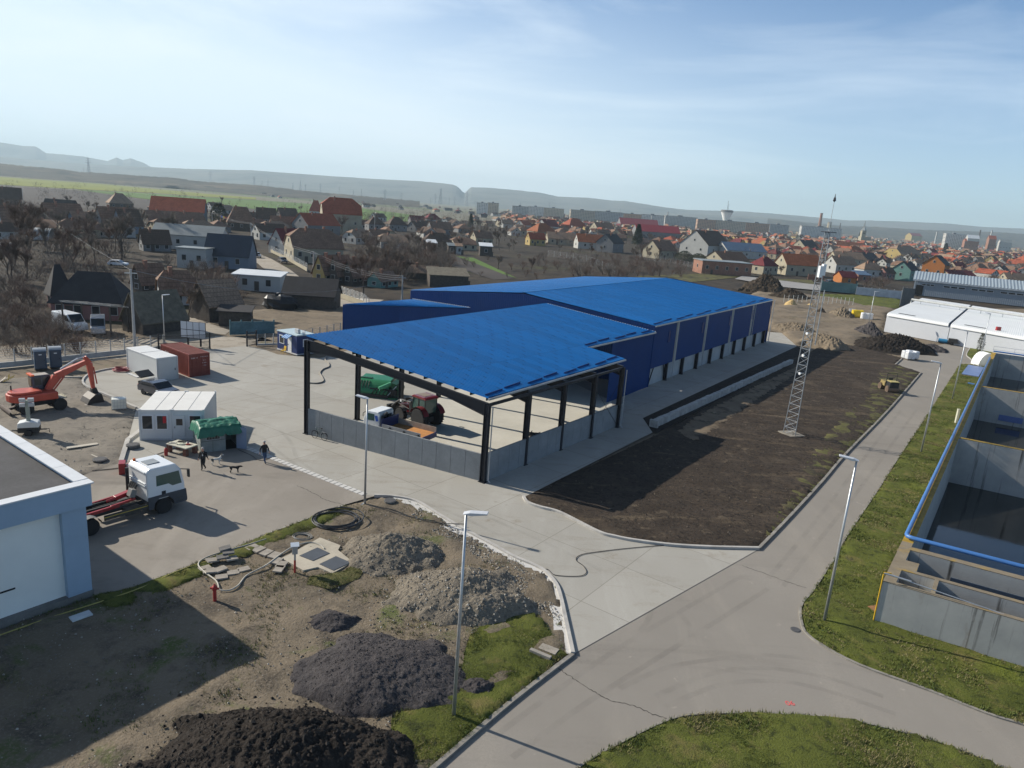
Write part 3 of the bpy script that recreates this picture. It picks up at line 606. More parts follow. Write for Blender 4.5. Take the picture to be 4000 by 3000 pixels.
for k in range(26):
    p = ab[0].lerp(ab[1], k/26)+ng*.1; m.box(p+V((0, 0, .1)), (.16, .05, .1), atan2(gv.y, gv.x))
m.beam(ab[0]+ng*.1+V((0, 0, .07)), ab[1]+ng*.1+V((0, 0, .07)), .03, .03); wp(m, 'foam_closure', WHITE, hall)
# trench and pale stone retaining wall
a = [G(2559, 1641, .75), G(2830, 1523, .75), G(3093, 1404, .75)]; b_, c_ = strip(a, -.35, .35)
rw = MB(); d = (a[2]-a[0]).normalized(); L = (a[2]-a[0]).length
STN = pm('pale_stone', (.34, .34, .33), .9, var=.25, sc=1.5, bmp=.6, bsc=8)
n_ = int(L/1.0)
wl = thing('retaining_wall', 'low pale stone retaining wall along the dark trench beside the hall', 'wall', tuple(dn(a[0], 0)))
m = MB()
for k in range(n_):
    m.box(dn(a[0], .33+random.uniform(-.03, .03))+d*(L*(k+.5)/n_), (L/n_-.07, .5+random.uniform(-.03, .05), .9), atan2(d.y, d.x))
wp(m, 'stone_block_row', STN, wl)
m = MB(); m.box(dn(a[0], .3)-d*.15, (.3, .9, 1.0), atan2(d.y, d.x)); wp(m, 'end_pier', STN, wl)
patch('trench', wpoly([(2511, 1634), (3113, 1353), (3150, 1372), (3120, 1398), (2566, 1692), (2549, 1690)]), .03, M['soil_heap'], .8, .05)
# ------------------------------------------------------------------ left foreground building
K = G(362, 2327); wht = pm('white_cladding', (.78, .79, .75), .75, 0, .06, .3); FR = pm('blue_grey_frame', (.30, .40, .51), .7, 0, .06, .4)
bl = thing('flat_roofed_building', 'white clad building with blue grey frame and flat dark roof, cut by the left edge', 'building', (K.x, K.y, 0), UA)
RZ = 6.15; LU = -26.0; WN = 19.0
m = MB(); m.bx(LU, -.35, .3, WN, 0, RZ-.35); wp_ = m.build('wall', wht, bl)
m = MB()
for q in ((-1.1, 0, -.02, .5), (-10.1, -9, -.02, .5), (-19.1, -18, -.02, .5), (-.5, 0, .5, 1.6), (-.5, 0, 8.5, 9.6), (-.5, 0, 17.8, 19)):
    m = MB(); m.bx(*q, .35, RZ-.45); m.build('pillar', FR, bl)
m = MB(); m.bx(LU, .22, -.22, .12, RZ-1.15, RZ); m.bx(-.12, .22, .12, WN+.2, RZ-1.15, RZ); m.build('parapet', FR, bl)
m = MB(); m.bx(LU, -.1, .1, WN, RZ-.45, RZ-.25); m.build('flat_roof', pm('bitumen_roof', (.06, .06, .064), .9, var=.2, sc=.6, bmp=.2, bsc=12), bl)
COP = pm('coping', (.60, .62, .64), .5, 0, .05, 1)
for k in range(8):
    m = MB(); m.bx(-.28, .36, k*2.4+.42, (k+1)*2.4+.39, RZ, RZ+.05); m.build('coping', COP, bl)
for k in range(6):
    m = MB(); m.bx(-4.2*(k+1)+.32, -4.2*k+.34, -.30, .30, RZ, RZ+.06); m.build('coping', COP, bl)
m = MB(); m.bx(LU, .06, -.06, .6, 0, .36); m.bx(-.6, .06, .6, WN, 0, .36); m.build('plinth', pm('plinth_dark', (.16, .155, .145), .9, var=.2), bl)
m = MB(); m.cyl((-4.4, .1, .2), (-4.4, .1, 1.5), .03, n=6); m.box((-4.4, .12, 1.05), (.12, .12, .35)); m.build('tap_pipe', STEEL, bl)
m = MB(); m.bx(-3.9, -3.2, .27, .31, 1.62, 1.70); m.build('vent', STEEL, bl)
# ------------------------------------------------------------------ lattice mast
gb = G(3090, 1700); H1, H2 = HG(gb, 903), HG(gb, 757)
mast = thing('lattice_mast', 'tall galvanised lattice mast standing on the dark soil field', 'mast', tuple(gb), .35)
mast.rotation_euler = (radians(.1), radians(.45), .35)
MGV = pm('mast_steel', (.26, .28, .30), .5, .4, .12, 2)
def mw(z): return .78-.50*z/H1
for k in range(3):
    a = 2*pi*k/3+.3; m = MB(); m.cyl((mw(0)*cos(a), mw(0)*sin(a), 0), (mw(H1)*cos(a), mw(H1)*sin(a), H1), .045, n=6); m.build('leg', MGV, mast)
nb = 25; m = MB(); m2 = MB()
for i in range(nb):
    z0, z1 = H1*i/nb, H1*(i+1)/nb
    for k in range(3):
        a, b = 2*pi*k/3+.3, 2*pi*(k+1)/3+.3
        p = lambda a_, z: (mw(z)*cos(a_), mw(z)*sin(a_), z)
        m.cyl(p(a, z0), p(b, z1), .022, n=4); (m.cyl(p(b, z0), p(a, z1), .022, n=4) if i < 2 or i in (11, 12) else None); m2.cyl(p(a, z1), p(b, z1), .026, n=4)
m.v, m.f, m.m = m.v+m2.v, m.f+[tuple(i+len(m.v) for i in f) for f in m2.f], m.m+m2.m; m.build('lattice_bracing', MGV, mast)
m = MB(); m.cyl((0, 0, H1-.2), (0, 0, H2-.7), .035, .02, 6); m.build('antenna_rod', GALV, mast)
m = MB(); m.lathe([(.02, H2-.75), (.14, H2-.62), (.10, H2-.4), (.04, H2-.25), (.02, H2)], n=8); m.build('antenna_tip', STEEL, mast)
m = MB(); m.bx(-.7, .75, -.25, .25, H1-.12, H1-.05); m.build('top_plate', STEEL, mast)
for z, x in ((HG(gb, 1060), -.55), (HG(gb, 1052), -.2)):
    m = MB(); m.box((x, -.45, z), (.34, .3, 1.1)); m.build('antenna_panel', WHITE, mast)
for z in (HG(gb, 1385), HG(gb, 1455), HG(gb, 1300)):
    m = MB(); m.cyl((-.75, -.4, z), (-.45, -.35, z), .14, .05, 8); m.build('dish', WHITE, mast)
m = MB(); m.cyl((.62, -.3, HG(gb, 1345)), (.55, -.3, HG(gb, 1130)), .05, n=6); m.build('cable_duct', GALV, mast)
m = MB(); m.bx(-.95, .95, -.95, .95, -.1, .2); m.build('base_slab', pm('muddy_concrete', (.24, .215, .175), .9, 0, .25, 1.5), mast)
# ------------------------------------------------------------------ street lamps
def lamp(px, ytop, label, cat='street lamp', arm=(-.6, .2), grp='lamp posts along the roads and yard', name='street_lamp', hl=.85):
    g = G(*px); h = HG(g, ytop); t = thing(name, label, cat, tuple(g), atan2(arm[1], arm[0]), grp)
    m = MB(); m.cyl((0, 0, 0), (0, 0, h), .085, .05, 8); m.build('pole', GALV, t, smooth=True)
    m = MB(); m.ext([(-.12, h-.02), (.15, h+.07), (hl, h+.12), (hl, h+.06), (.2, h-.06)], -.15, .15); m.build('lamp_head', pm('lamp_shell', (.55, .57, .6), .4, .1), t, bev=.02)
    m = MB(); m.bx(-.22, .22, -.22, .22, 0, .06); m.build('base_plate', GALV, t); return t
lamp((1425, 1972), 1556, 'street lamp at the yard corner, head against the parked tipper', arm=(-.7, .25))
lamp((1772, 2803), 2003, 'nearest lamp post, on the grass between the black heaps and road', arm=(.75, -.1))
lamp((3219, 2429), 1797, 'lamp post on the lawn in front of the open concrete basins', arm=(-.8, .3))
lamp((3597, 1770), 1418, 'lamp post halfway along the lawn beside the basins', arm=(-.8, .3))
lamp((3719, 1562), 1293, 'lamp post on the lawn level with the blue sheets', arm=(-.8, .3))
lamp((3822, 1423), 1225, 'lamp post at the far end of the basins by the white dome', arm=(-.8, .3))
lamp((3386, 1301), 1139, 'lamp post standing in the grey soil heap', arm=(.8, -.1))
lamp((643, 1338), 1152, 'lamp post behind the red shipping container', arm=(.7, .2))
# ------------------------------------------------------------------ vehicles and machines
TYRE = pm('tyre', (.018, .018, .019), .85, 0, .25, 3); RIM = pm('rim_steel', (.22, .22, .22), .5, .5, .2, 2); PAINTW = pm('truck_white', (.70, .72, .73), .3, 0, .03, 1, coat=.4)
RED = pm('machine_red', (.30, .022, .025), .4, 0, .12, 1.5, coat=.2); ORANGE = pm('excavator_orange', (.42, .062, .035), .5, 0, .18, 1, coat=.1); BLK = pm('black_plastic', (.02, .021, .023), .6, 0, .2, 2)
GLASS = glassy('dark_glass'); GREENG = glassy('tinted_glass', (.05, .10, .085), .1); DGREY = pm('dark_grey_plastic', (.055, .06, .07), .6, 0, .12, 1); GRIME = pm('greasy_metal', (.06, .058, .055), .6, .2, .3, 3)
YEL = pm('machine_yellow', (.55, .40, .06), .5, 0, .12, 1); LIGHTR = pm('tail_light', (.45, .02, .02), .3); ORL = pm('beacon_orange', (.75, .14, .02), .3)
def wheel(root, x, y, r, w, rr=.6, lug=0, rim=None):
    m = MB(); m.lathe([(r*rr, -w/2), (r*.93, -w/2), (r, -w*.36), (r, w*.36), (r*.93, w/2), (r*rr, w/2)], (0, 0, 0), 22, 'y')
    if lug:
        for k in range(lug):
            a = 2*pi*k/lug
            for s in (-1, 1): m.box(((r+.015)*cos(a+s*.06), s*w*.24, (r+.015)*sin(a+s*.06)), (.07, w*.46, .07), 0, -a, 0)
    o = m.build('wheel', TYRE, root); o.location = (x, y, r)
    m = MB(); m.lathe([(r*.1, w*.30), (r*.3, w*.30), (r*.34, w*.16), (r*rr*.9, w*.2), (r*rr*1.02, w*.47), (r*rr*1.02, -w*.47), (r*rr*.9, -w*.2), (r*.34, -w*.16), (r*.3, -w*.3), (r*.1, -w*.3)], n=16, axis='y')
    m.build('rim', rim or RIM, o, smooth=False); return o
# hook lift truck
tk = thing('hooklift_truck', 'white cab hook lift truck without body, parked beside the flat roofed building', 'truck', tuple(G(640, 2004)+NX*1.1), UA)
for x in (0, -4.45):
    for y in (-1.05, 1.05): wheel(tk, x, y, .52, .34 if x == 0 else .5)
for y in (-1.05, 1.05): wheel(tk, -5.8, y, .52, .5)
m = MB(); m.ext([(-1.0, 1.05), (-1.02, 3.0), (-.8, 3.22), (.85, 3.2), (1.22, 2.75), (1.42, 1.75), (1.45, 1.05)], -1.18, 1.18); cab = m.build('cab', PAINTW, tk, bev=.07)
m = MB()
for z in (2.95, 2.2, 2.05): m.bx(-1.07, -1.0, -1.0, 1.0, z, z+.07)
m.build('rear_rib', PAINTW, cab)
m = MB(); m.bx(-.55, .25, -.38, .42, 3.23, 3.26); m.build('roof_hatch', pm('hatch_grey', (.28, .3, .31), .4), cab)
m = MB(); m.ext([(-.98, 1.35), (-.98, .5), (-.66, .5), (-.58, .85), (-.3, 1.13), (.3, 1.13), (.6, .8), (.68, .45), (1.5, .45), (1.56, .6), (1.5, 1.32), (.6, 1.34)], -1.22, 1.22); m.build('lower_body', DGREY, tk, bev=.03)
for s in (-1, 1):
    m = MB(); m.ext([(-.42, 2.68), (-.42, 1.98), (.35, 1.98), (.6, 1.78), (1.22, 1.8), (1.05, 2.68)], s*1.17, s*1.195); m.build('side_window', GREENG, tk)
    m = MB(); m.box((.02, s*1.19, 1.45), (.26, .02, .22)); m.build('door_handle', BLK, tk)
    m = MB(); m.tube([(1.2, s*1.15, 2.75), (1.45, s*1.55, 2.78)], .035, 6); m.box((1.46, s*1.62, 2.55), (.1, .22, .55)); m.build('mirror', BLK, tk, bev=.02)
    m = MB(); m.box((1.0, s*1.18, .86), (.5, .1, .05)); m.box((1.0, s*1.18, .62), (.5, .1, .05)); m.build('step', GRIME, tk)
m = MB(); m.ext([(1.17, 2.72), (1.2, 2.72), (1.445, 1.8), (1.41, 1.8)], -1.05, 1.05); m.build('windscreen', GLASS, tk)
m = MB(); m.lathe([(.09, 3.2), (.09, 3.32), (.07, 3.38), (.02, 3.4)], (-.75, .85, 0), 10); m.build('beacon', ORL, tk)
for y in (-.42, .42):
    m = MB(); m.bx(-7.0, 1.0, y-.05, y+.05, .72, 1.0); m.build('chassis_rail', GRIME, tk)
m = MB()
for x in (-1.3, -2.6, -3.6, -5.2, -6.8): m.bx(x-.05, x+.05, -.37, .37, .76, .96)
m.bx(-7.0, 1.0, -.02, .02, .8, .86); m.build('cross_member', GRIME, tk)
for y in (-.36, .36):
    m = MB(); m.bx(-6.9, -2.2, y-.07, y+.07, 1.06, 1.26); m.build('subframe_rail', BLK, tk)
m = MB(); m.beam((-6.2, -.62, 1.02), (-2.5, -.62, 1.15), .16, .2); m.beam((-3.0, -.62, 1.2), (-1.5, -.6, 1.3), .13, .14); m.beam((-6.2, .6, 1.05), (-1.9, .5, 1.3), .14, .18); m.build('lift_arm', RED, tk, bev=.02)
m = MB(); m.beam((-2.4, .15, 1.35), (-1.5, .15, 1.5), .34, .26); m.cyl((-2.9, .1, 1.3), (-2.0, .1, 1.42), .1, n=8); m.build('hook_arm', RED, tk, bev=.02)
m = MB(); m.box((-1.55, -.3, 1.62), (.34, .5, .5), 0, .4); m.build('hydraulic_tank', pm('grey_box', (.2, .2, .19), .6), tk, bev=.03)
m = MB()
for k in range(4): m.cyl((-1.3, -.1+.22*k, 1.7), (-1.12, -.1+.22*k, 2.0), .08, n=8)
m.box((-1.25, .25, 1.7), (.1, .9, .2)); m.build('air_canister', GRIME, tk)
m = MB(); m.bx(-1.18, -1.03, -1.12, -.9, 1.2, 2.9) if False else m.cyl((-1.2, .95, 1.2), (-1.2, .95, 2.85), .11, n=10); m.build('exhaust_stack', BLK, tk)
for s in (-1, 1):
    m = MB(); m.bx(-3.6, -.8, s*1.08-.03, s*1.08+.03, .62, .95); m.build('side_guard', GRIME, tk)
    m = MB(); m.bx(-3.6, -.8, s*1.115-.008, s*1.115+.008, .8, .84); m.build('marker_stripe', YEL, tk)
    m = MB(); m.bx(-2.3, -1.35, s*.72-.28, s*.72+.28, .45, .92); m.build('fuel_tank', GRIME, tk, bev=.05)
    m = MB()
    m.grid(lambda a, b: (-4.45+.66*cos(pi*(.05+.9*a)), s*1.05-.27+.54*b, .52+.64*sin(pi*(.05+.9*a))), 10, 1); m.build('mudguard', pm('mud_grey', (.17, .17, .165), .7), tk)
# red skip of tools beside the truck
rb = thing('steel_skip', 'low red steel skip with an end box, half hidden behind the truck cab', 'skip', tuple(G(560, 1842)), .45)
m = MB(); m.ext([(-1.1, .05), (-1.1, .55), (1.0, .8), (1.0, .05)], -.5, .5); m.build('tray', RED, rb, bev=.02)
m = MB(); m.bx(-1.55, -1.12, -.35, .5, 0, .85); m.build('end_box', RED, rb, bev=.02)
m = MB(); m.bx(-1.05, .95, -.45, .45, .1, .12) ; m.build('floor_plate', RED, rb)
# tipper under the canopy
td = V((-.886, .463, 0)); t0 = (G(1480, 1653, 1.7)+G(1713, 1664, 1.7))/2; ta = atan2(td.y, td.x)
tp = thing('tipper_truck', 'small white cab tipper with blue headboard and wooden sides, parked behind the low wall', 'truck', (t0.x, t0.y, 0), ta)
for x in (-.9, 2.9):
    for y in (-.95, .95): wheel(tp, x, y, .42, .26)
WOOD = pm('grey_wood', (.33, .28, .23), .85, 0, .2, 2); ORW = pm('orange_ply', (.48, .22, .07), .8, 0, .18, 1.5); BLUED = pm('truck_blue', (.015, .03, .13), .4, 0, .1, 1)
m = MB(); m.bx(-2.1, 2.0, -1.15, 1.15, .98, 1.12); m.build('bed_floor', ORW, tp)
m = MB(); m.bx(-2.1, 2.0, -1.2, -1.15, 1.1, 1.62); m.bx(-2.1, 2.0, -1.2, -1.15, 1.1, 1.11); m.build('side_board', WOOD, tp)
m = MB(); m.bx(-2.1, 2.0, 1.15, 1.2, 1.1, 1.62); m.build('side_board', pm('grey_board', (.3, .31, .32), .7), tp)
m = MB(); m.bx(2.0, 2.06, -1.2, 1.2, 1.0, 2.0); m.build('headboard', BLUED, tp)
m = MB(); m.bx(-2.14, -2.08, -1.2, 1.2, .85, 1.2); m.bx(-2.16, -2.0, -1.22, 1.22, .75, .98); m.build('tail_frame', BLUED, tp)
for x in (-1.9, -.4, 1.1):
    m = MB(); m.box((x, 1.22, 1.3), (.07, .05, .4)); m.box((x, 1.23, 1.38), (.3, .05, .05)); m.build('latch', BLK, tp)
m = MB(); m.bx(-2.0, 3.9, -.4, .4, .6, .95); m.build('chassis', GRIME, tp)
m = MB(); m.ext([(2.45, .7), (2.45, 2.35), (2.6, 2.5), (3.8, 2.45), (4.2, 1.7), (4.3, .7)], -1.0, 1.0); m.build('cab', PAINTW, tp, bev=.06)
m = MB(); m.ext([(3.83, 2.38), (3.86, 2.38), (4.2, 1.68), (4.17, 1.66)], -.92, .92); m.build('windscreen', GREENG, tp)
for s in (-1, 1):
    m = MB(); m.ext([(3.0, 2.25), (3.0, 1.65), (3.95, 1.6), (3.7, 2.25)], s*.99, s*1.012); m.build('side_window', GREENG, tp)
    m = MB(); m.box((2.75, s*1.01, 1.9), (.28, .012, .5), 0, .3); m.build('blue_mark', pm('mark_blue', (.03, .1, .42), .4), tp)
    m = MB(); m.tube([(4.0, s*1.0, 2.3), (4.1, s*1.2, 2.2), (4.1, s*1.2, 1.9)], .035, 5); m.build('mirror', BLK, tp)
m = MB(); m.bx(2.42, 2.46, -.7, .7, 1.75, 2.15); m.build('rear_window', GLASS, tp)
m = MB(); m.bx(4.25, 4.36, -1.0, 1.0, .45, .75); m.build('bumper', DGREY, tp)
m = MB(); m.tube([(2.25, .8, 1.0), (2.25, .8, 2.1), (2.25, .2, 2.35)], .12, 8); m.tube([(2.2, -.6, .9), (2.2, -.6, 2.0)], .14, 8); m.build('intake_stack', BLK, tp)
# tractor
ta = radians(139); tq = (G(1655, 1674)+G(1556, 1640))/2+V((cos(ta-pi/2), sin(ta-pi/2), 0))*.85
tr = thing('tractor', 'dark red farm tractor with black front loader parked under the canopy', 'tractor', (tq.x, tq.y, 0), ta)
SIL = pm('rim_silver', (.42, .40, .36), .5, .2, .12, 2); TRED = pm('tractor_red', (.17, .010, .015), .3, 0, .08, 1, coat=.5)
for s in (-1, 1): wheel(tr, -1.35, s*.98, .95, .62, .55, 20, SIL); wheel(tr, 1.4, s*.92, .66, .46, .55, 16, SIL)
m = MB(); m.ext([(.1, 1.0), (.1, 1.75), (1.4, 1.68), (2.25, 1.45), (2.35, .95), (1.0, .85)], -.42, .42); m.build('bonnet', TRED, tr, bev=.06)
m = MB(); m.bx(-1.9, 2.1, -.32, .32, .55, 1.05); m.bx(-1.5, -1.2, -.75, .75, .8, 1.0); m.bx(1.3, 1.5, -.7, .7, .5, .7); m.build('chassis', BLK, tr)
m = MB(); m.ext([(-1.75, 1.35), (-1.75, 2.72), (-.15, 2.72), (.12, 1.9), (.05, 1.1), (-.9, 1.1)], -.72, .72, 0, 0); m.build('cab_glass', GREENG, tr)
m = MB()
for (x0, z0, x1, z1) in ((-1.75, 1.3, -1.75, 2.75), (-.15, 2.75, .12, 1.9), (.12, 1.9, .05, 1.1), (-.85, 1.1, -.85, 2.75)):
    for s in (-1, 1): m.beam((x0, s*.73, z0), (x1, s*.73, z1), .07)
m.beam((-1.78, -.73, 1.35), (-1.78, .73, 1.35), .07); m.beam((.08, -.73, 1.15), (.08, .73, 1.15), .07); m.build('cab_frame', BLK, tr)
m = MB(); m.ext([(-1.95, 2.74), (-1.9, 2.88), (-1.6, 2.97), (-.2, 2.97), (.12, 2.82), (.1, 2.72)], -.82, .82); m.build('cab_roof', TRED, tr, bev=.06)
m = MB(); m.bx(-1.4, -.3, -.5, .5, 2.97, 3.0); m.build('roof_panel', pm('roof_tan', (.25, .2, .17), .6), tr)
for s in (-1, 1):
    m = MB(); m.grid(lambda a, b: (-1.35+1.1*cos(pi*(.12+.76*a)), s*(.72+.6*b), .95+1.12*sin(pi*(.12+.76*a))), 12, 2); m.build('rear_fender', TRED, tr, smooth=True)
    m = MB(); m.grid(lambda a, b: (1.4+.78*cos(pi*(.2+.6*a)), s*(.68+.46*b), .66+.8*sin(pi*(.2+.6*a))), 8, 1); m.build('front_fender', pm('fender_grey', (.12, .11, .1), .6), tr)
    m = MB(); m.beam((.35, s*.6, 1.0), (.45, s*.6, 2.05), .2, .26); m.build('loader_post', BLK, tr)
    m = MB(); m.tube([(.35, s*.6, 2.05), (1.9, s*.6, 1.95), (2.6, s*.6, 1.5), (3.4, s*.6, .8)], .11, 6); m.build('loader_arm', BLK, tr)
    m = MB(); m.cyl((.6, s*.6, 1.3), (2.2, s*.6, 1.55), .05, n=6); m.build('loader_ram', GRIME, tr)
    m = MB(); m.tube([(.1, s*.75, 2.6), (.35, s*1.15, 2.55)], .025, 5); m.box((.36, s*1.2, 2.45), (.06, .2, .3)); m.build('mirror', BLK, tr)
    m = MB(); m.cyl((1.75, s*.712, 1.9), (1.75, s*.73, 1.9), .12, n=14); m.build('loader_roundel', WHITE, tr)
m = MB(); m.beam((1.9, -.6, 1.95), (1.9, .6, 1.95), .12); m.build('loader_crossbar', BLK, tr)
m = MB(); m.ext([(3.3, .25), (3.35, 1.15), (3.6, 1.15), (3.65, .3), (4.3, .2), (4.3, .12), (3.4, .12)], -.95, .95); m.build('loader_bucket', BLK, tr)
m = MB(); m.cyl((.5, -.5, 1.6), (.5, -.5, 2.5), .09, n=8); m.build('exhaust', BLK, tr)
# green mixing bucket machine
gq_ = (G(1392, 1547)+G(1530, 1560))/2
gm_ = thing('spreader_machine', 'green hooded spreader machine standing on the yard left of the tractor', 'machine', (gq_.x+.6, gq_.y+1.15, 0), radians(-6.5))
GRN = pm('machine_green', (.012, .16, .062), .4, 0, .12, 1, coat=.2); GRND = pm('machine_green_dark', (.008, .07, .03), .5, 0, .15, 1)
m = MB()
pr = [(-1.1+1.25*(1-cos(a)), .32+1.5*sin(a)) for a in [pi*.5*k/8 for k in range(9)]]
m.M = Matrix.Rotation(pi/2, 4, 'Z')
m.ext([(x-.2, z) for x, z in pr]+[(1.35, 1.95), (1.6, 1.2), (1.3, .45)], -1.1, 2.3); hood = m.build('hood', GRN, gm_, bev=.05)
for k in range(4):
    m = MB(); m.tube([(-2.05+.3*k, -1.33+1.25*(1-cos(a))-.02, .34+1.5*sin(a)) for a in [pi*.5*j/7 for j in range(2, 6)]], .035, 4); m.build('vent_slot', BLK, hood)
m = MB(); m.bx(-2.3, -1.05, -.25, .1, 1.75, 1.9); m.build('hinge_bar', GRND, hood)
m = MB(); m.cyl((.1, -1.35, 1.05), (1.2, -.6, 1.55), .24, n=12); m.build('green_cylinder', pm('mint_green', (.08, .33, .17), .4), gm_)
m = MB(); m.bx(-1.0, 2.0, -1.2, -.2, .35, 1.05); m.build('drive_unit', BLK, gm_, bev=.05)
m = MB()
for k in range(6): m.tube([(-.7+.4*k, -1.25, .4), (-.5+.4*k, -1.5, .8+.1*(k % 3)), (-.2+.4*k, -1.2, 1.1)], .05, 5)
m.build('hose_bundle', BLK, gm_)
m = MB(); m.bx(-2.2, 1.1, -1.45, -1.2, .12, .42); m.build('front_lip', BLK, gm_)
m = MB(); m.ext([(1.35, .25), (1.3, 1.75), (1.9, 1.6), (2.2, .9), (2.05, .25)], -1.0, 1.2); m.build('end_plate', GRND, gm_, bev=.03)
m = MB(); m.bx(-2.1, 2.1, -1.3, -1.15, 0, .16); m.bx(-2.1, 2.1, 1.0, 1.15, 0, .16); m.bx(-.1, .1, -1.2, 1.05, .02, .14); m.build('skid_frame', GRN, gm_)
m = MB(); m.cyl((1.0, -1.3, .35), (1.9, -1.0, 1.45), .05, n=6); m.build('ram', GALV, gm_)
# wheeled excavator
ex = thing('wheeled_excavator', 'orange red wheeled excavator with its bucket lowered on gravel', 'excavator', (-42.15, 60.5, 0.02), UA-.05)
for x in (-1.25, 1.35):
    for y in (-1.0, 1.0): wheel(ex, x, y, .56, .48, .5, 0, pm('dirty_rim', (.07, .05, .045), .8))
m = MB(); m.bx(-1.7, 1.8, -.45, .45, .55, .95); m.bx(-1.35, -1.15, -.8, .8, .48, .66); m.bx(1.25, 1.45, -.8, .8, .48, .66); m.cyl((0, 0, .95), (0, 0, 1.12), .6, n=16); m.build('undercarriage', BLK, ex)
m = MB(); m.grid(lambda a, b: (-2.45-.16*sin(pi*b), -1.3+2.6*a, .06+.62*b), 4, 5); m.beam((-2.5, 0, .45), (-1.6, 0, .6), .4, .2); m.build('dozer_blade', pm('worn_steel', (.085, .065, .055), .7, .3, .3, 2), ex)
m = MB(); n_ = 9; arc = [(-1.15-1.25*cos(a), 1.28*sin(a)) for a in [(-.5+k/(n_-1))*pi for k in range(n_)]]
m.prism([(1.25, -1.25), (1.25, 1.25)]+arc[::-1], 1.12, 1.78); house = m.build('house', ORANGE, ex, bev=.1)
m = MB(); m.prism([(x*.9-.1, y*.75-.1) for x, y in [(.25, -.95), (.25, .75)]+arc[::-1]], 1.78, 2.0); m.build('engine_hood', ORANGE, house, bev=.05)
m = MB(); m.cyl((-1.85, .5, 1.95), (-1.85, .5, 2.4), .06, n=8); m.build('exhaust', BLK, ex)
m = MB(); m.ext([(-.25, 1.78), (-.3, 3.05), (1.15, 3.05), (1.35, 2.4), (1.3, 1.7)], .25, 1.22); cb = m.build('cab', pm('cab_grey', (.06, .065, .085), .5), ex, bev=.05)
m = MB(); m.ext([(-.1, 2.2), (-.12, 2.9), (.42, 2.9), (.42, 2.2)], .235, .25); m.ext([(.52, 2.0), (.52, 2.92), (1.08, 2.92), (1.25, 2.35), (1.22, 2.0)], .235, .25); m.build('side_window', GLASS, cb)
m = MB(); m.bx(-.33, -.28, .38, 1.1, 2.15, 2.85); m.build('rear_window', glassy('brown_glass', (.1, .07, .04), .15), cb)
m = MB(); m.bx(-.2, 1.05, .3, 1.18, 3.05, 3.1); m.build('cab_roof', pm('roof_beige', (.34, .31, .27), .7), cb)
m = MB(); m.bx(-.38, -.1, .15, 1.3, 3.08, 3.2); m.build('light_bar', ORL, cb)
def arm(m, pts, wd):
    for (a, ha), (b, hb) in zip(pts[:-1], pts[1:]):
        a, b = V(a), V(b); d = (b-a).normalized(); u = V((-d.z, 0, d.x))
        q = [a-u*ha/2, b-u*hb/2, b+u*hb/2, a+u*ha/2]; o = V((0, wd/2, 0))
        m.add([p-o for p in q]+[p+o for p in q], [(0, 1, 2, 3), (7, 6, 5, 4), (0, 4, 5, 1), (1, 5, 6, 2), (2, 6, 7, 3), (3, 7, 4, 0)])
m = MB(); arm(m, [((.75, -.15, 1.75), .5), ((1.5, -.15, 2.95), .62), ((4.25, -.15, 4.05), .34)], .4); m.build('boom', ORANGE, ex, bev=.02)
m = MB(); arm(m, [((3.95, -.15, 4.45), .3), ((4.3, -.15, 3.8), .5), ((4.5, -.15, 1.25), .26)], .32); m.build('stick', ORANGE, ex, bev=.02)
for s in (-.38, .08):
    m = MB(); m.cyl((1.05, s, 1.6), (2.1, s, 2.9), .075, n=8); m.build('boom_ram', ORANGE, ex)
m = MB(); m.cyl((1.9, -.15, 3.55), (3.4, -.15, 4.35), .09, n=8); m.cyl((3.3, -.15, 4.3), (3.95, -.15, 4.5), .05, n=8); m.build('stick_ram', GALV, ex)
m = MB(); m.cyl((4.65, -.15, 3.4), (4.85, -.15, 1.75), .06, n=8); m.build('bucket_ram', ORANGE, ex)
m = MB(); arm(m, [((4.5, -.15, 1.4), .4), ((4.62, -.15, .85), .5)], .5); m.build('quick_hitch', BLK, ex)
m = MB(); m.ext([(4.9, .95), (4.35, .95), (3.85, .55), (3.6, .1), (4.2, .04), (5.1, .1)], -1.0, .75); m.build('bucket', pm('bucket_black', (.035, .03, .028), .6, .3, .3, 3), ex, bev=.02)
m = MB(); m.beam((3.55, -1.0, .06), (3.55, .75, .06), .14, .03); m.build('cutting_edge', pm('bright_edge', (.35, .33, .3), .5, .3), ex)
m = MB(); m.bx(1.3, 2.0, -.9, .5, 1.0, 1.08); m.bx(1.95, 2.0, -.9, .5, 1.0, 1.15); m.build('front_step', pm('step_cream', (.4, .38, .3), .7), ex)
# roller
ro = thing('tandem_roller', 'small yellow tandem roller parked on the worn grass beside the road', 'roller', tuple(G(3468, 1528)), radians(92))
for x in (-.85, .85):
    m = MB(); m.cyl((x, -.68, .38), (x, .68, .38), .38, n=22); m.build('drum', pm('drum_steel', (.16, .115, .085), .6, .3, .3, 2), ro)
m = MB(); m.ext([(-1.2, .55), (-1.2, 1.1), (-.95, 1.2), (-.2, 1.15), (-.2, .55)], -.55, .55); m.build('engine_cover', BLK, ro, bev=.05)
m = MB(); m.bx(-1.22, -.2, -.5, .5, 1.17, 1.24); m.build('hood_top', pm('cream_yellow', (.48, .40, .16), .6), ro)
ro.scale = (1.1, 1.15, 1.3)
m = MB(); m.ext([(.1, .5), (.1, .95), (1.1, 1.05), (1.25, .6)], -.5, .5); m.bx(-.3, .2, -.3, .3, .5, .8); m.build('front_frame', pm('dirty_yellow', (.26, .20, .08), .7, 0, .25, 2), ro, bev=.04)
m = MB(); m.bx(-1.25, -.98, -.45, .45, .72, 1.08); m.build('radiator_grille', BLK, ro)
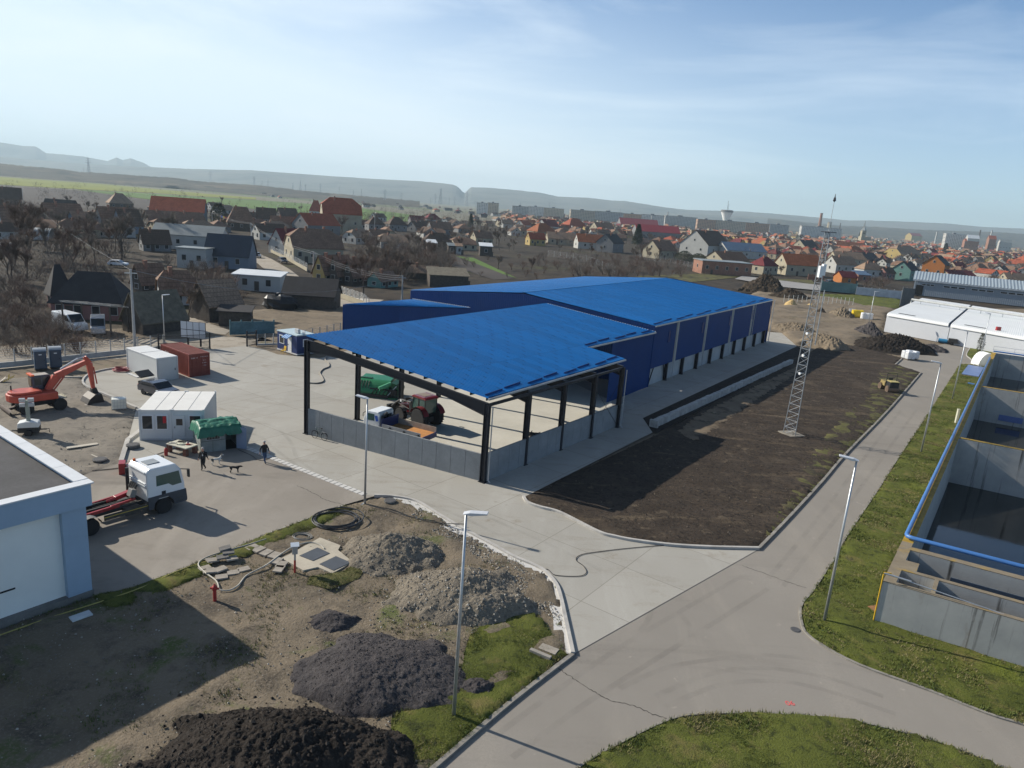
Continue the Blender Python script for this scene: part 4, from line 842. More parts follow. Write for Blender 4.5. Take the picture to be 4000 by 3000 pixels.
m = MB(); m.bx(-.1, .35, -.25, .25, .95, 1.1); m.bx(-.15, -.05, -.25, .25, 1.0, 1.5); m.build('seat', BLK, ro, bev=.03)
m = MB(); m.tube([(-.3, -.6, .9), (-.3, -.6, 2.0), (-.3, .6, 2.0), (-.3, .6, .9)], .045, 6); m.build('roll_bar', BLK, ro)
m = MB(); m.tube([(.75, 0, 1.0), (.6, 0, 1.35)], .03, 6); m.tube([(.6+.18*sin(a)*.3, .18*cos(a), 1.35+.1*sin(a)) for a in [2*pi*k/10 for k in range(11)]], .015, 5); m.build('steering_wheel', BLK, ro)
# cars
def car(name, label, loc, rz, paint, kind='hatch', tail=False, grp=None, sc=1.0):
    t = thing(name, label, 'van' if kind == 'van' else 'car', tuple(loc), rz, grp); t.scale = (sc,)*3
    for x in (-1.3, 1.35):
        for y in (-.75, .75): wheel(t, x, y, .32, .22)
    if kind == 'van':
        pr_ = [(-2.5, .35), (-2.5, 2.1), (-2.35, 2.2), (1.1, 2.2), (1.9, 1.3), (2.55, 1.1), (2.6, .35)]; gl_ = [(1.0, 2.05), (.35, 2.05), (.35, 1.4), (1.65, 1.35)]; ws = [(1.15, 2.15), (1.18, 2.17), (1.93, 1.33), (1.9, 1.3)]
    else:
        pr_ = [(-2.15, .35), (-2.2, .85), (-1.95, 1.02), (-1.5, 1.45), (-.3, 1.52), (.35, 1.45), (1.05, .98), (2.0, .85), (2.15, .6), (2.12, .35)]; gl_ = [(-1.55, 1.05), (-1.25, 1.38), (.25, 1.38), (.85, 1.02)]; ws = [(.36, 1.46), (.4, 1.47), (1.06, 1.01), (1.02, .99)]
    m = MB(); m.ext(pr_, -.86, .86, 0, 0); m.build('body', paint, t, bev=.08)
    for s in (-1, 1):
        m = MB(); m.ext(gl_, s*.85, s*.872); m.build('side_window', GLASS, t)
        m = MB(); m.box((2.08 if kind != 'van' else 2.55, s*.6, .7), (.1, .35, .16)); m.build('headlight', pm('lamp_clear', (.6, .6, .6), .2), t)
        m = MB(); m.box((-2.17 if kind != 'van' else -2.5, s*.66, .85), (.08, .22, .2)); m.build('tail_light', LIGHTR, t)
    m = MB(); m.ext(ws, -.75, .75); m.build('windscreen', GLASS, t)
    m = MB(); m.ext([(-1.97, 1.04), (-1.95, 1.06), (-1.52, 1.46), (-1.55, 1.44)], -.7, .7) if kind != 'van' else m.bx(-2.52, -2.49, -.7, .7, 1.3, 1.9); m.build('rear_window', GLASS, t)
    if tail:
        m = MB(); m.box((-2.15, 0, 1.86), (1.05, 1.5, .12), 0, .45); o = m.build('tailgate', BLK, t, bev=.04)
        m = MB(); m.box((-2.62, .55, 1.98), (.16, .36, .16), 0, .45); m.build('tail_light', pm('red_lens', (.6, .03, .015), .3), o)
        m = MB(); m.bx(-2.19, -1.5, -.7, .7, .55, 1.25); m.build('boot', DARK, t)
    return t
GREYC = pm('car_grey', (.06, .065, .085), .25, .5, .05, 1, coat=.6); SILC = pm('car_silver', (.35, .37, .4), .3, .5, .05, 1, coat=.5)
car('parked_car', 'dark grey car with its tailgate raised behind the white cabins', G(622, 1545), radians(-28), GREYC, tail=True)
car('parked_car', 'dark car parked on the village street by the hip roofed house', G(1105, 1025), radians(-55), GREYC)
car('parked_car', 'silver car at the frame of village street up behind the dark car', G(1003, 1005), radians(-55), SILC)
car('parked_car', 'white car among the bare trees beyond the pink house', G(463, 1040), radians(10), PAINTW)
car('parked_van', 'white van parked at the pink house, partly behind bushes', G(275, 1290), radians(-30), PAINTW, 'van', sc=1.1)
car('parked_van', 'grey van standing under the broken lean-to roof', G(385, 1300), radians(-60), SILC, 'van')
car('parked_car', 'dark car behind the green fence next to the orange wooden shed', G(3243, 1108), radians(20), GREYC)
# ------------------------------------------------------------------ containers, cabins, people and small things on the site
CRED = pm('container_red', (.215, .05, .036), .55, 0, .14, .8); CWH = pm('container_white', (.52, .53, .52), .55, 0, .05, .5); CABW = pm('cabin_white', (.60, .62, .62), .55, 0, .05, .5)
def text(s, size, mat, root, loc, rx, rz, name='lettering', ex=.004):
    cu = bpy.data.curves.new(name, 'FONT'); cu.body = s; cu.size = size; cu.extrude = ex; cu.align_x = 'CENTER'
    o = bpy.data.objects.new(name, cu); C.objects.link(o); dg = bpy.context.evaluated_depsgraph_get()
    me = bpy.data.meshes.new_from_object(o.evaluated_get(dg)); bpy.data.objects.remove(o); bpy.data.curves.remove(cu)
    me.materials.clear(); me.materials.append(mat); q = bpy.data.objects.new(name, me); C.objects.link(q); q.parent = root; q.location = loc; q.rotation_euler = (rx, 0, rz); return q
# red shipping container: local x along its length away from the doors, doors at x = 0
cg = G(739.7, 1474.6); ca = radians(141.4)
rc = thing('shipping_container', 'rusty red shipping container with corrugated sides and white door lettering', 'container', (cg.x, cg.y, .02), ca)
CL, CW, CH = 6.4, 2.34, 2.56
m = MB()
for y, nr in ((0, (0, 1, 0)), (-CW, (0, -1, 0))): corr(m, (.12, y, .12), (CL-.12, y, .12), (.12, y, CH-.1), (CL-.12, y, CH-.1), 22, .045, tuple(-c for c in nr))
corr(m, (CL, -.1, .12), (CL, -CW+.1, .12), (CL, -.1, CH-.1), (CL, -CW+.1, CH-.1), 8, .04, (-1, 0, 0)); m.build('side_wall', CRED, rc)
m = MB(); corr(m, (.1, -.05, CH-.05), (CL-.1, -.05, CH-.05), (.1, -CW+.05, CH-.05), (CL-.1, -CW+.05, CH-.05), 20, .03); m.build('roof', pm('container_roof', (.27, .085, .06), .65, 0, .2, .8), rc)
m = MB()
for x in (0, CL):
    for y in (-.06, -CW+.06): m.box((x, y, CH/2), (.16, .16, CH))
for z in (.07, CH-.06):
    for y in (-.05, -CW+.05): m.box((CL/2, y, z), (CL, .1, .13))
    for x in (0, CL): m.box((x, -CW/2, z), (.1, CW, .13))
m.build('frame', CRED, rc)
for k in (0, 1):
    y0 = -.1-k*(CW-.2)/2; y1 = y0-(CW-.2)/2+.02
    m = MB(); m.bx(-.02, .04, y1, y0, .14, CH-.12); d_ = m.build('door', CRED, rc)
    for f in (.25, .75):
        m = MB(); y = y0+(y1-y0)*f; m.cyl((-.05, y, .15), (-.05, y, CH-.13), .022, n=6); m.box((-.06, y+.12, 1.1), (.03, .28, .04)); m.build('lock_bar', CRED, d_)
    for j in range(4):
        m = MB(); m.bx(-.032, -.02, y1+.08, y0-.08, .3+j*.55, .62+j*.55) ; m.build('door_panel', CRED, d_)
lt = pm('white_lettering', (.7, .68, .66), .6)
text('DAV  U', .22, lt, rc, (-.05, -.62, 2.02), pi/2, -pi/2)
for k, s_ in enumerate(('DAVU  234 671', '22  G1', 'M  30480', 'T  2230')): text(s_, .13, lt, rc, (-.05, -1.75, 2.12-k*.3 - (.1 if k else 0)), pi/2, -pi/2)
text('DAV', .42, lt, rc, (4.9, .06, 1.75), pi/2, pi)
# white container
wg = G(614.8, 1492); wc = thing('storage_container', 'plain white storage container beside the red shipping container', 'container', (wg.x, wg.y, .02), radians(143.6))
m = MB(); m.bx(.02, 6.55, -2.26, -.02, .1, 2.42); m.build('body', CWH, wc, bev=.02)
m = MB(); m.bx(-.02, 6.6, -2.3, .02, 2.4, 2.54); m.build('roof', pm('container_top', (.62, .63, .63), .6, 0, .05, .5), wc, bev=.03)
m = MB()
for x in (.0, 6.57):
    for y in (-.03, -2.25): m.box((x, y, 1.25), (.1, .1, 2.5))
m.bx(0, 6.57, -2.28, 0, 0, .12); m.build('frame', CWH, wc)
m = MB(); m.bx(-.03, .03, -2.1, -.18, .15, 2.32); d_ = m.build('door', CWH, wc, bev=.015)
m = MB(); m.box((-.05, -1.95, 1.15), (.06, .06, .22)); m.build('handle', BLK, d_)
m = MB(); m.bx(3.25, 3.3, -2.3, .02, 2.54, 2.56); m.build('roof_seam', pm('seam_grey', (.3, .31, .32), .6), wc)
# two joined site cabins
cb0 = G(547, 1721); ca = radians(14)
RU = pm('window_frame', (.68, .70, .72), .5, 0, .03, 1)
def cabin(x0, label, wins, door=False):
    p = cb0+V((cos(ca), sin(ca), 0))*x0; t = thing('site_cabin', label, 'cabin', (p.x, p.y, .02), ca, 'white site cabins')
    m = MB(); m.bx(.03, 2.42, .03, 5.85, .1, 2.5); m.build('wall', CABW, t)
    m = MB(); m.bx(0, 2.45, 0, 5.9, 2.48, 2.6); m.build('roof', pm('cabin_roof', (.66, .65, .62), .6, 0, .06, .8), t, bev=.03)
    m = MB(); m.bx(1.21, 1.24, 0, 5.9, 2.6, 2.615); m.build('roof_seam', pm('seam_grey', (.3, .31, .32), .6), t)
    for x in (.05, 2.4):
        for y in (.05, 5.85):
            m = MB(); m.box((x, y, 1.3), (.13, .13, 2.6)); m.box((x, y, 2.62), (.16, .16, .06)); m.build('corner_post', CABW, t)
    m = MB(); m.bx(0, 2.45, 0, 5.9, 0, .14); m.build('base_rail', pm('rail_grey', (.42, .44, .45), .6), t)
    for (x, z0, z1, w_) in wins:
        m = MB(); m.bx(x-w_/2-.1, x+w_/2+.1, -.03, .03, z0-.1, z1+.1); f = m.build('window', RU, t)
        m = MB(); m.bx(x-w_/2, x+w_/2, -.04, .0, z0, z1); m.build('pane', GLASS, f)
        if x == 1.72 and not door:
            m = MB(); m.bx(x+.08, x+w_/2-.02, -.048, -.02, z0+.5, z1-.03); m.build('red_notice', pm('notice_red', (.5, .02, .03), .5), f)
    if door:
        m = MB(); m.bx(.12, .95, -.03, .03, .15, 2.15); d = m.build('door', CABW, t); m = MB(); m.bx(.3, .78, -.04, 0, 1.3, 1.85); m.build('pane', GLASS, d); m = MB(); m.bx(.16, .2, -.07, 0, 1.05, 1.2); m.build('handle', BLK, d)
    return t
cabin(0, 'left one of two joined white site cabins, with two windows', [(.62, 1.0, 2.1, .72), (1.72, 1.0, 2.1, .72)])
cabin(2.5, 'right one of two joined white site cabins, with the door', [(1.75, 1.2, 2.1, .8)], True)
# shack with green tarpaulin
Q, Rr, Lf = G(785, 1772), G(912, 1757), G(711, 1738)
sa = atan2((Rr-Q).y, (Rr-Q).x); SW = 3.0; SD = 2.4
sh = thing('site_shack', 'grey sheet shack with its roof wrapped in green tarpaulin and the door open', 'shack', (Q.x, Q.y, .02), sa+.06)
SG = pm('shack_grey', (.22, .245, .235), .7, 0, .16, 1.2)
m = MB(); m.bx(0, .06, 0, SD, 0, 1.95); m.bx(0, 1.9, 0, .06, 0, 1.95); m.bx(2.75, SW, 0, .06, 0, 1.95); m.bx(1.9, 2.75, 0, .06, 1.85, 1.95); m.bx(SW-.06, SW, 0, SD, 0, 1.95); m.bx(0, SW, SD-.06, SD, 0, 1.95); m.build('wall', SG, sh)
m = MB(); m.bx(0, 1.9, -.02, 0, .92, .97); m.bx(.9, .93, -.02, 0, 0, .95); m.bx(-.02, 0, 0, SD, .7, .74); m.build('panel_seam', pm('seam_dark', (.1, .11, .11), .7), sh)
m = MB(); m.bx(.4, 1.5, -.03, .02, 1.0, 1.72); f = m.build('window', pm('frame_grey', (.33, .35, .35), .6), sh); m = MB(); m.bx(.46, 1.44, -.045, 0, 1.06, 1.66); m.build('pane', GLASS, f)
m = MB()
for k in range(4): m.bx(.62+.22*k, .65+.22*k, -.06, -.03, 1.03, 1.69)
m.bx(.46, 1.44, -.058, -.045, 1.36, 1.38); m.build('bars', SG, f)
for hx, an_, w_ in ((2.75, -.75, .85), (2.78, -.35, .55)):
    m = MB(); m.box((hx+cos(an_)*w_/2, sin(an_)*w_/2, .95), (w_, .04, 1.8), an_); m.build('door', pm('door_blue_grey', (.22, .27, .36), .6, 0, .1, 1), sh)
m = MB()
def tz(a, b):
    x, y = -.28+a*(SW+.6), -.38+b*(SD+.7); e = max(abs(a-.5)*2, abs(b-.5)*2)
    z = 2.38-.55*abs(b-.45)*1.3+.10*noise.fractal(V((x*2.2, y*2.2, 3)), 1, 2, 4)
    if e > .86: z -= (e-.86)*5.2*(1+.5*noise.noise(V((x*3, y*3, 1))))
    return (x, y, max(z, 1.35))
m.grid(tz, 44, 40); m.build('tarpaulin', pm('green_tarp', (.015, .125, .075), .45, 0, .2, 2, bmp=.4, bsc=9), sh, smooth=True)
m = MB(); m.bx(.05, 2.95, .1, 2.3, .02, .04); m.build('floor', BLK, sh)
# cluttered work table
tg = G(712, 1768); tb = thing('work_table', 'low table with pale top covered in clutter beside the green tarpaulin shack', 'table', (tg.x, tg.y, .02), radians(-22))
m = MB(); m.bx(-1.05, 1.05, -.6, .6, .62, .7); m.build('table_top', pm('table_cream', (.50, .49, .40), .7, 0, .2, 4), tb)
for x in (-.85, .85):
    for y in (-.45, .45):
        m = MB(); m.bx(x-.16, x+.16, y-.14, y+.14, 0, .62); m.build('leg', pm('brick_leg', (.15, .07, .05), .9, 0, .3, 6), tb)
rr = random.Random(5)
for k, (lab, colr) in enumerate((('flat dark tool tray on the back edge of table', (.04, .04, .035)), ('red tool lying on the right side of the table', (.35, .06, .04)), ('crumpled pale cloth in the middle of the table', (.55, .54, .42)), ('small purple can on the table by the red tool', (.1, .06, .16)), ('pale board offcut on the left end of table', (.5, .48, .4)))):
    lx, ly = ((-.4, .35), (.55, .1), (.0, -.1), (.35, .28), (-.7, -.25))[k]; c, s = cos(radians(-22)), sin(radians(-22))
    m = MB()
    if k in (0, 4): m.box((0, 0, .03), (.55, .28, .06)); m.box((0, 0, .07), (.3, .12, .04), .4)
    elif k == 3: m.cyl((0, 0, 0), (0, 0, .14), .07, n=10); m.cyl((0, 0, .14), (0, 0, .17), .05, n=10)
    elif k == 1: m.box((0, 0, .05), (.3, .1, .1), .3); m.cyl((.1, .05, .06), (.32, .12, .06), .025, n=6)
    else: m.ell((0, 0, .04), (.32, .22, .08), 10, 6, .22, 3)
    nm = ('tool_tray', 'hand_tool', 'cloth', 'can', 'board')[k]
    o = m.build(nm, pm('clutter_%s' % nm, colr, .7), loc=(tg.x+lx*c-ly*s, tg.y+lx*s+ly*c, .72)); tag(o, lab, nm.replace('_', ' '))
# blue guard cabin with awning
bg_ = G(1084, 1364); bc = thing('guard_cabin', 'small dark blue guard cabin with white door and striped awning by the gate', 'cabin', (bg_.x, bg_.y, .02), radians(-38.6))
DB = pm('cabin_blue', (.012, .032, .12), .5, 0, .08, .6)
m = MB(); m.bx(0, 4.45, 0, 2.6, .12, 2.5); m.build('wall', DB, bc)
m = MB(); m.bx(-.06, 4.5, -.06, 2.66, 2.48, 2.62); m.build('roof', pm('cabin_roof_pale', (.42, .52, .56), .5, 0, .08, .8), bc, bev=.02)
m = MB(); m.bx(-.1, 4.6, -.15, 2.7, 0, .13); m.build('base', M['concrete_pale'], bc)
m = MB(); m.bx(2.45, 3.25, -.04, .02, .15, 2.15); d = m.build('door', WHITE, bc); m = MB(); m.box((2.56, -.06, 1.1), (.04, .05, .14)); m.build('handle', BLK, d)
for q in ((.55, 1.55, -.03, .02),):
    m = MB(); m.bx(.5, 1.6, -.04, .02, .95, 2.1); f = m.build('window', RU, bc); m = MB(); m.bx(.6, 1.5, -.05, 0, 1.05, 2.0); m.build('pane', GLASS, f)
m = MB(); m.bx(4.43, 4.49, .9, 1.7, 1.0, 2.0); f = m.build('window', RU, bc); m = MB(); m.bx(4.45, 4.5, 1.0, 1.6, 1.1, 1.9); m.build('pane', GLASS, f)
aw = MB()
for k in range(7): aw.mi = k % 2; aw.add([(2.0+.2*k, -.02, 2.42), (2.2+.2*k, -.02, 2.42), (2.2+.2*k, -.75, 2.08), (2.0+.2*k, -.75, 2.08), (2.0+.2*k, -.02, 2.39), (2.2+.2*k, -.02, 2.39), (2.2+.2*k, -.75, 2.05), (2.0+.2*k, -.75, 2.05)], [(0, 1, 2, 3), (7, 6, 5, 4), (2, 3, 7, 6)])
aw.build('awning', [BLUE, pm('awning_pale', (.3, .42, .6), .5)], bc)
m = MB(); m.bx(2.9, 3.7, .7, 1.05, 2.66, 3.2); m.build('air_conditioner', pm('ac_white', (.45, .46, .46), .5), bc, bev=.03); m = MB(); m.bx(3.9, 4.4, 1.2, 1.3, 2.64, 3.05); m.build('roof_panel', WHITE, bc)
# chair
chg = G(1107, 1382); ch = thing('plastic_chair', 'yellow plastic chair in front of the blue guard cabin', 'chair', (chg.x, chg.y, .02), radians(-130))
YP = pm('chair_yellow', (.60, .38, .03), .5)
m = MB(); m.bx(-.25, .25, -.25, .25, .42, .46); m.build('seat', YP, ch); m = MB(); m.box((-.26, 0, .72), (.04, .5, .55), 0, -.15); m.build('backrest', YP, ch)
for x in (-.22, .22):
    for y in (-.22, .22): m = MB(); m.beam((x, y, 0), (x*.9, y*.9, .42), .04); m.build('leg', YP, ch)
for s in (-.25, .25): m = MB(); m.tube([(-.25, s, .66), (.2, s, .66), (.22, s, .45)], .025, 5); m.build('armrest', YP, ch)
# gate, billboard and yard fence
def rail_gate(name, label, a, b, h, n):
    t = thing(name, label, 'gate', (a.x, a.y, 0), atan2((b-a).y, (b-a).x)); L = (b-a).length; m = MB()
    for z in (.15, h*.5, h): m.bx(0, L, -.025, .025, z-.03, z+.03)
    for k in range(n+1): m.bx(L*k/n-.014, L*k/n+.014, -.014, .014, .1, h)
    m.build('bar_panel', STEEL, t)
    for x in (0, L): m = MB(); m.bx(x-.08, x+.08, -.08, .08, 0, h+.25); m.build('post', STEEL, t)
    return t
rail_gate('metal_gate', 'black barred gate leaf beside the blue guard cabin', G(965, 1354), G(1002, 1350), 1.9, 12)
rail_gate('metal_gate', 'long black barred gate standing behind the red container', G(620, 1372), G(820, 1363), 1.9, 50)
bb = thing('billboard', 'blank white board of eight panels on two dark posts behind the red container', 'billboard', tuple(G(757, 1352)), radians(-6))
s_ = sc_at(G(757, 1352)); zt, zb = HG(G(757, 1352), 1257), HG(G(757, 1352), 1321); hw = 51/s_
m = MB(); m.bx(-hw, hw, -.05, .05, zb, zt); m.build('frame', STEEL, bb)
for k in range(4):
    for j in range(2): m = MB(); m.bx(-hw+.05+k*hw/2, -hw-.03+(k+1)*hw/2, -.075, -.02, zb+.05+j*(zt-zb)/2, zb-.03+(j+1)*(zt-zb)/2); m.build('panel', pm('board_white', (.55, .57, .6), .6, 0, .04), bb)
for x in (-hw*.5, hw*.52): m = MB(); m.bx(x-.09, x+.09, .05, .22, 0, zt); m.build('post', STEEL, bb)
PST = pm('fence_post', (.36, .37, .36), .85, 0, .15, 2)
def mesh_fence(label, pts, n, h=1.9, wall=.55, name='mesh_fence', mat=None, grp=None, top=True):
    pts = [V((p.x, p.y, 0)) for p in pts]; t = thing(name, label, 'fence', tuple(pts[0]), 0, grp)
    for a, b, k in zip(pts[:-1], pts[1:], n):
        d = (b-a).normalized(); L = (b-a).length
        if wall: m = MB(); m.box((a+b)/2+V((0, 0, wall/2)), (L, .18, wall), atan2(d.y, d.x)); wp(m, 'base_wall', PST if not mat else mat, t)
        for i in range(k+1): p = a+d*(L*i/k); m = MB(); m.box(p+V((0, 0, h/2)), (.1, .1, h), atan2(d.y, d.x)); wp(m, 'post', PST, t)
        m = MB()
        for z in ([wall+.1+(h-wall-.15)*j/5 for j in range(6)] if top else []): m.cyl(a+V((0, 0, z)), b+V((0, 0, z)), .012, n=4)
        if top: wp(m, 'wire', GALV, t)
    return t
mesh_fence('wire fence on a pale concrete base wall behind the portable toilets', [G(-150, 1452), G(60, 1432), G(434, 1390), G(640, 1368)], [3, 6, 4], 2.0, .6)
mesh_fence('grey wire fence behind the blue guard cabin', [G(1005, 1350), G(1130, 1345), G(1330, 1300)], [4, 7], 1.6, .25)
# portable toilets
for k, (x, y, lab) in enumerate(((160, 1441, 'left one of two blue grey portable toilets at the fence'), (219, 1434, 'right one of two blue grey portable toilets, nearer the white container'))):
    g = G(x, y); t = thing('portable_toilet', lab, 'toilet', (g.x, g.y, .02), radians(38), 'portable toilets')
    TB = pm('toilet_blue', (.035, .065, .11), .55, 0, .12, 1)
    m = MB(); m.bx(-.55, .55, -.55, .55, .1, 2.05); m.build('cabin', TB, t, bev=.05)
    m = MB(); m.M = Matrix.Rotation(pi/2, 4, 'Z'); m.ext([(-.6, 2.03), (-.5, 2.2), (-.25, 2.3), (.25, 2.3), (.5, 2.2), (.6, 2.03)], -.6, .6); m.build('roof', pm('toilet_roof', (.28, .31, .34), .5), t)
    m = MB(); m.bx(-.42, .42, -.59, -.54, .2, 1.95); d = m.build('door', pm('toilet_door', (.06, .075, .10), .6), t, bev=.02); m = MB(); m.bx(-.14, .14, -.605, -.58, 1.62, 1.72); m.build('sign', WHITE, d); m = MB(); m.bx(.3, .36, -.62, -.58, 1.0, 1.1); m.build('latch', BLK, d)
    m = MB(); m.bx(-.6, .6, -.6, .6, 0, .12); m.build('base', BLK, t)
# water container cube
g = G(466, 1600); ib = thing('liquid_tote', 'white plastic liquid tote in a wire cage on a pallet by the kerb', 'tote', (g.x, g.y, .0), radians(30))
m = MB(); m.bx(-.58, .58, -.48, .48, .16, 1.1); m.build('tank', pm('tote_white', (.62, .63, .58), .45, 0, .06, 2), ib, bev=.08)
m = MB()
for k in range(6):
    x = -.6+.24*k; m.beam((x, -.5, .14), (x, -.5, 1.1), .022); m.beam((x, .5, .14), (x, .5, 1.1), .022)
for k in range(5): y = -.5+.25*k; m.beam((-.6, y, .14), (-.6, y, 1.1), .022); m.beam((.6, y, .14), (.6, y, 1.1), .022)
for z in (.2, .5, .8, 1.1):
    for a, b in (((-.6, -.5), (.6, -.5)), ((.6, -.5), (.6, .5)), ((.6, .5), (-.6, .5)), ((-.6, .5), (-.6, -.5))): m.beam((*a, z), (*b, z), .022)
m.build('cage', GALV, ib)
m = MB(); m.bx(-.6, .6, -.5, .5, .1, .15); m.build('pallet', pm('pallet_dark', (.12, .10, .08), .8), ib); m = MB(); m.cyl((0, 0, 1.08), (0, 0, 1.16), .14, n=12); m.build('lid', WHITE, ib)
for x in (-.45, 0, .45): m = MB(); m.bx(x-.07, x+.07, -.5, .5, 0, .1); m.build('pallet_block', pm('pallet_dark', (.12, .10, .08), .8), ib)
# mobile lighting tower
g = G(117, 1697); lt_ = thing('lighting_tower', 'small white trailer lighting tower with its mast folded, near the excavator', 'trailer', (g.x, g.y, 0), radians(25))
m = MB(); m.ext([(-.75, .7), (-.7, 1.1), (-.2, 1.2), (.2, 1.2), (.7, 1.1), (.75, .7)], -.5, .5); m.build('hood', pm('trailer_white', (.58, .6, .6), .45), lt_, bev=.06)
m = MB(); m.bx(-.72, .72, -.48, .48, .3, .72); m.bx(-1.2, 1.2, -.04, .04, .36, .44); m.build('chassis', BLK, lt_)
for y in (-.58, .58): wheel(lt_, 0, y, .28, .17)
m = MB(); m.bx(-.13, .13, -.13, .13, 1.15, 2.9); m.build('mast', pm('mast_grey', (.26, .29, .25), .6), lt_)
for x in (-.3, .3):
    for z in (2.55, 2.95): m = MB(); m.box((x, -.12, z), (.4, .2, .28), 0, 0, .3); m.build('floodlight', pm('flood', (.4, .42, .44), .4), lt_)
for s in (-1, 1): m = MB(); m.tube([(s*.7, 0, .4), (s*1.35, s*.1, .4), (s*1.35, s*.1, .02)], .03, 5); m.build('outrigger', GRIME, lt_)
# red hose coil, planks, manholes
def coil(name, label, c, r0, r1, turns, th, mat, cat, seed=1, h=.25, sq=.8):
    rr = random.Random(seed); m = MB()
    for k in range(turns):
        r = rr.uniform(r0, r1); ox, oy = rr.uniform(-.15, .15)*r0, rr.uniform(-.15, .15)*r0; t0 = rr.uniform(-.25, .25); z = th+h*k/turns
        m.tube([(ox+r*cos(a), oy+r*sq*sin(a), z+t0*r*.3*sin(a+k)+abs(t0)*r*.3) for a in [2*pi*j/26 for j in range(27)]], th, 5)
    return tag(m.build(name, mat, loc=(c.x, c.y, .03)), label, cat)
coil('hose_coil', 'coil of red hose at the corner of the white container', G(471, 1450), .4, .85, 9, .035, pm('hose_red', (.30, .05, .06), .6), 'hose', 2, .35)
def plank(name, label, a, b, w, h, mat, cat, z=.04): 
    a, b = V(a), V(b); m = MB(); d = b-a; m.box(V((0, 0, h/2)), (d.length, w, h), atan2(d.y, d.x)); c = (a+b)/2; return tag(m.build(name, mat, loc=(c.x, c.y, z)), label, cat)
PW = pm('plank_pale', (.46, .42, .35), .85, 0, .15, 2)
plank('plank', 'long pale plank on the gravel below the kerb', G(262, 1757), G(382, 1740), .42, .06, PW, 'plank', .12)
plank('plank', 'pale timber lying behind the excavator bucket', G(222, 1480), G(322, 1478), .16, .12, PW, 'timber', .1)
plank('plank', 'short pale stick on the gravel near the dark manhole', G(358, 1783), G(380, 1793), .1, .05, PW, 'stick', .12)
plank('aluminium_ladder', 'short aluminium ladder lying beside the white container', G(502, 1460), G(542, 1476), .4, .05, pm('alu', (.5, .51, .52), .4, .5), 'ladder', .05)
def manhole(label, x, y, r, h=.1, z=.03):
    g = G(x, y); t = thing('manhole_cover', label, 'manhole cover', (g.x, g.y, z)); m = MB(); m.cyl((0, 0, 0), (0, 0, h), r, n=22); m.build('ring', pm('manhole_ring', (.13, .13, .125), .85), t); m = MB(); m.cyl((0, 0, h), (0, 0, h+.02), r*.86, n=22); m.build('lid', pm('manhole_lid', (.075, .075, .08), .8), t); return t
manhole('round dark manhole on the kerb at the corner of the white cabins', 520, 1750, .5, .22, .1)
manhole('round manhole cover in the rubble left of the truck', 391, 1803, .5, .1, .12)
manhole('manhole cover in the pale haunching behind the yard corner lamp', 1523, 1965, .42, .1, .12)
manhole('small drain cover on the road by the lawn corner', 3107, 2460, .27, .015, .0)
# wheelbarrow with yellow frame
g = G(32, 1493); wb = thing('wheelbarrow', 'upturned wheelbarrow with yellow legs on the gravel at the left edge', 'wheelbarrow', (g.x, g.y, .05), .5)
m = MB(); m.grid(lambda a, b: (-.7+.55*a, -.3+.6*b, .02+.55*a*(1-.3*abs(b-.5))), 4, 4); m.build('tray', PW, wb)
for y in (-.28, .28): m = MB(); m.tube([(-.4, y, .05), (.1, y, .3), (.55, y*1.2, .55)], .03, 5); m.tube([(.1, y, .3), (.1, y, .75)], .03, 5); m.build('leg', YEL, wb)
# hydrant, meter post, slabs
g = G(840, 2356); hy = thing('hydrant', 'red standing hydrant with hoses in the grassy rubble', 'hydrant', (g.x, g.y, 0))
HR = pm('hydrant_red', (.36, .035, .03), .55, 0, .15, 4)
m = MB(); m.lathe([(.09, 0), (.085, .75), (.13, .78), (.13, .95), (.06, 1.02), (.03, 1.1)], n=12); m.build('body', HR, hy)
for s in (-1, 1): m = MB(); m.cyl((s*.1, 0, .85), (s*.22, 0, .85), .055, n=8); m.build('outlet', HR, hy)
g = G(1152, 2238); mp_ = thing('meter_box', 'grey metal meter box on a red post beside the concrete slab', 'meter box', (g.x, g.y, 0), .35)
m = MB(); m.cyl((0, 0, 0), (0, 0, .8), .06, n=8); m.build('lower_post', HR, mp_); m = MB(); m.cyl((0, 0, .8), (0, 0, 1.25), .055, n=8); m.build('upper_post', GALV, mp_)
m = MB(); m.bx(-.15, .15, -.12, .12, 1.2, 1.72); m.build('box', GALV, mp_, bev=.01); m = MB(); m.box((0, -.05, 1.76), (.46, .42, .025), 0, 0, .15); m.build('rain_hood', pm('hood_pale', (.55, .6, .65), .35, .3), mp_)
sl_ = thing('chamber_slab', 'pale concrete slab with two dark grey square chamber covers', 'slab', tuple(G(1220, 2170)))
pp = wpoly([(1250, 2109), (1330, 2140), (1320, 2158), (1378, 2205), (1298, 2250), (1242, 2225), (1185, 2238), (1100, 2190), (1140, 2170)])
m = MB(); m.prism(pp, 0, .17); wp(m, 'slab', pm('slab_tan', (.40, .36, .29), .9, 0, .15, .8), sl_)
for q in ([(1170, 2182), (1240, 2150), (1288, 2172), (1222, 2202)], [(1248, 2215), (1312, 2184), (1370, 2209), (1302, 2240)]):
    m = MB(); m.prism(wpoly(q), .17, .2); wp(m, 'cover', pm('cover_grey', (.075, .085, .10), .6, .2, .1, 3), sl_)
SLB = pm('paving_slab', (.30, .27, .23), .9, 0, .2, 1.5)
sp = [(800, 2228, 0), (830, 2243, 1), (862, 2237, 1), (866, 2262, 0), (911, 2245, 0), (952, 2232, 0), (830, 2207, 2), (870, 2200, 3), (893, 2187, 4), (880, 2177, 5), (905, 2200, 2), (815, 2238, 0)]
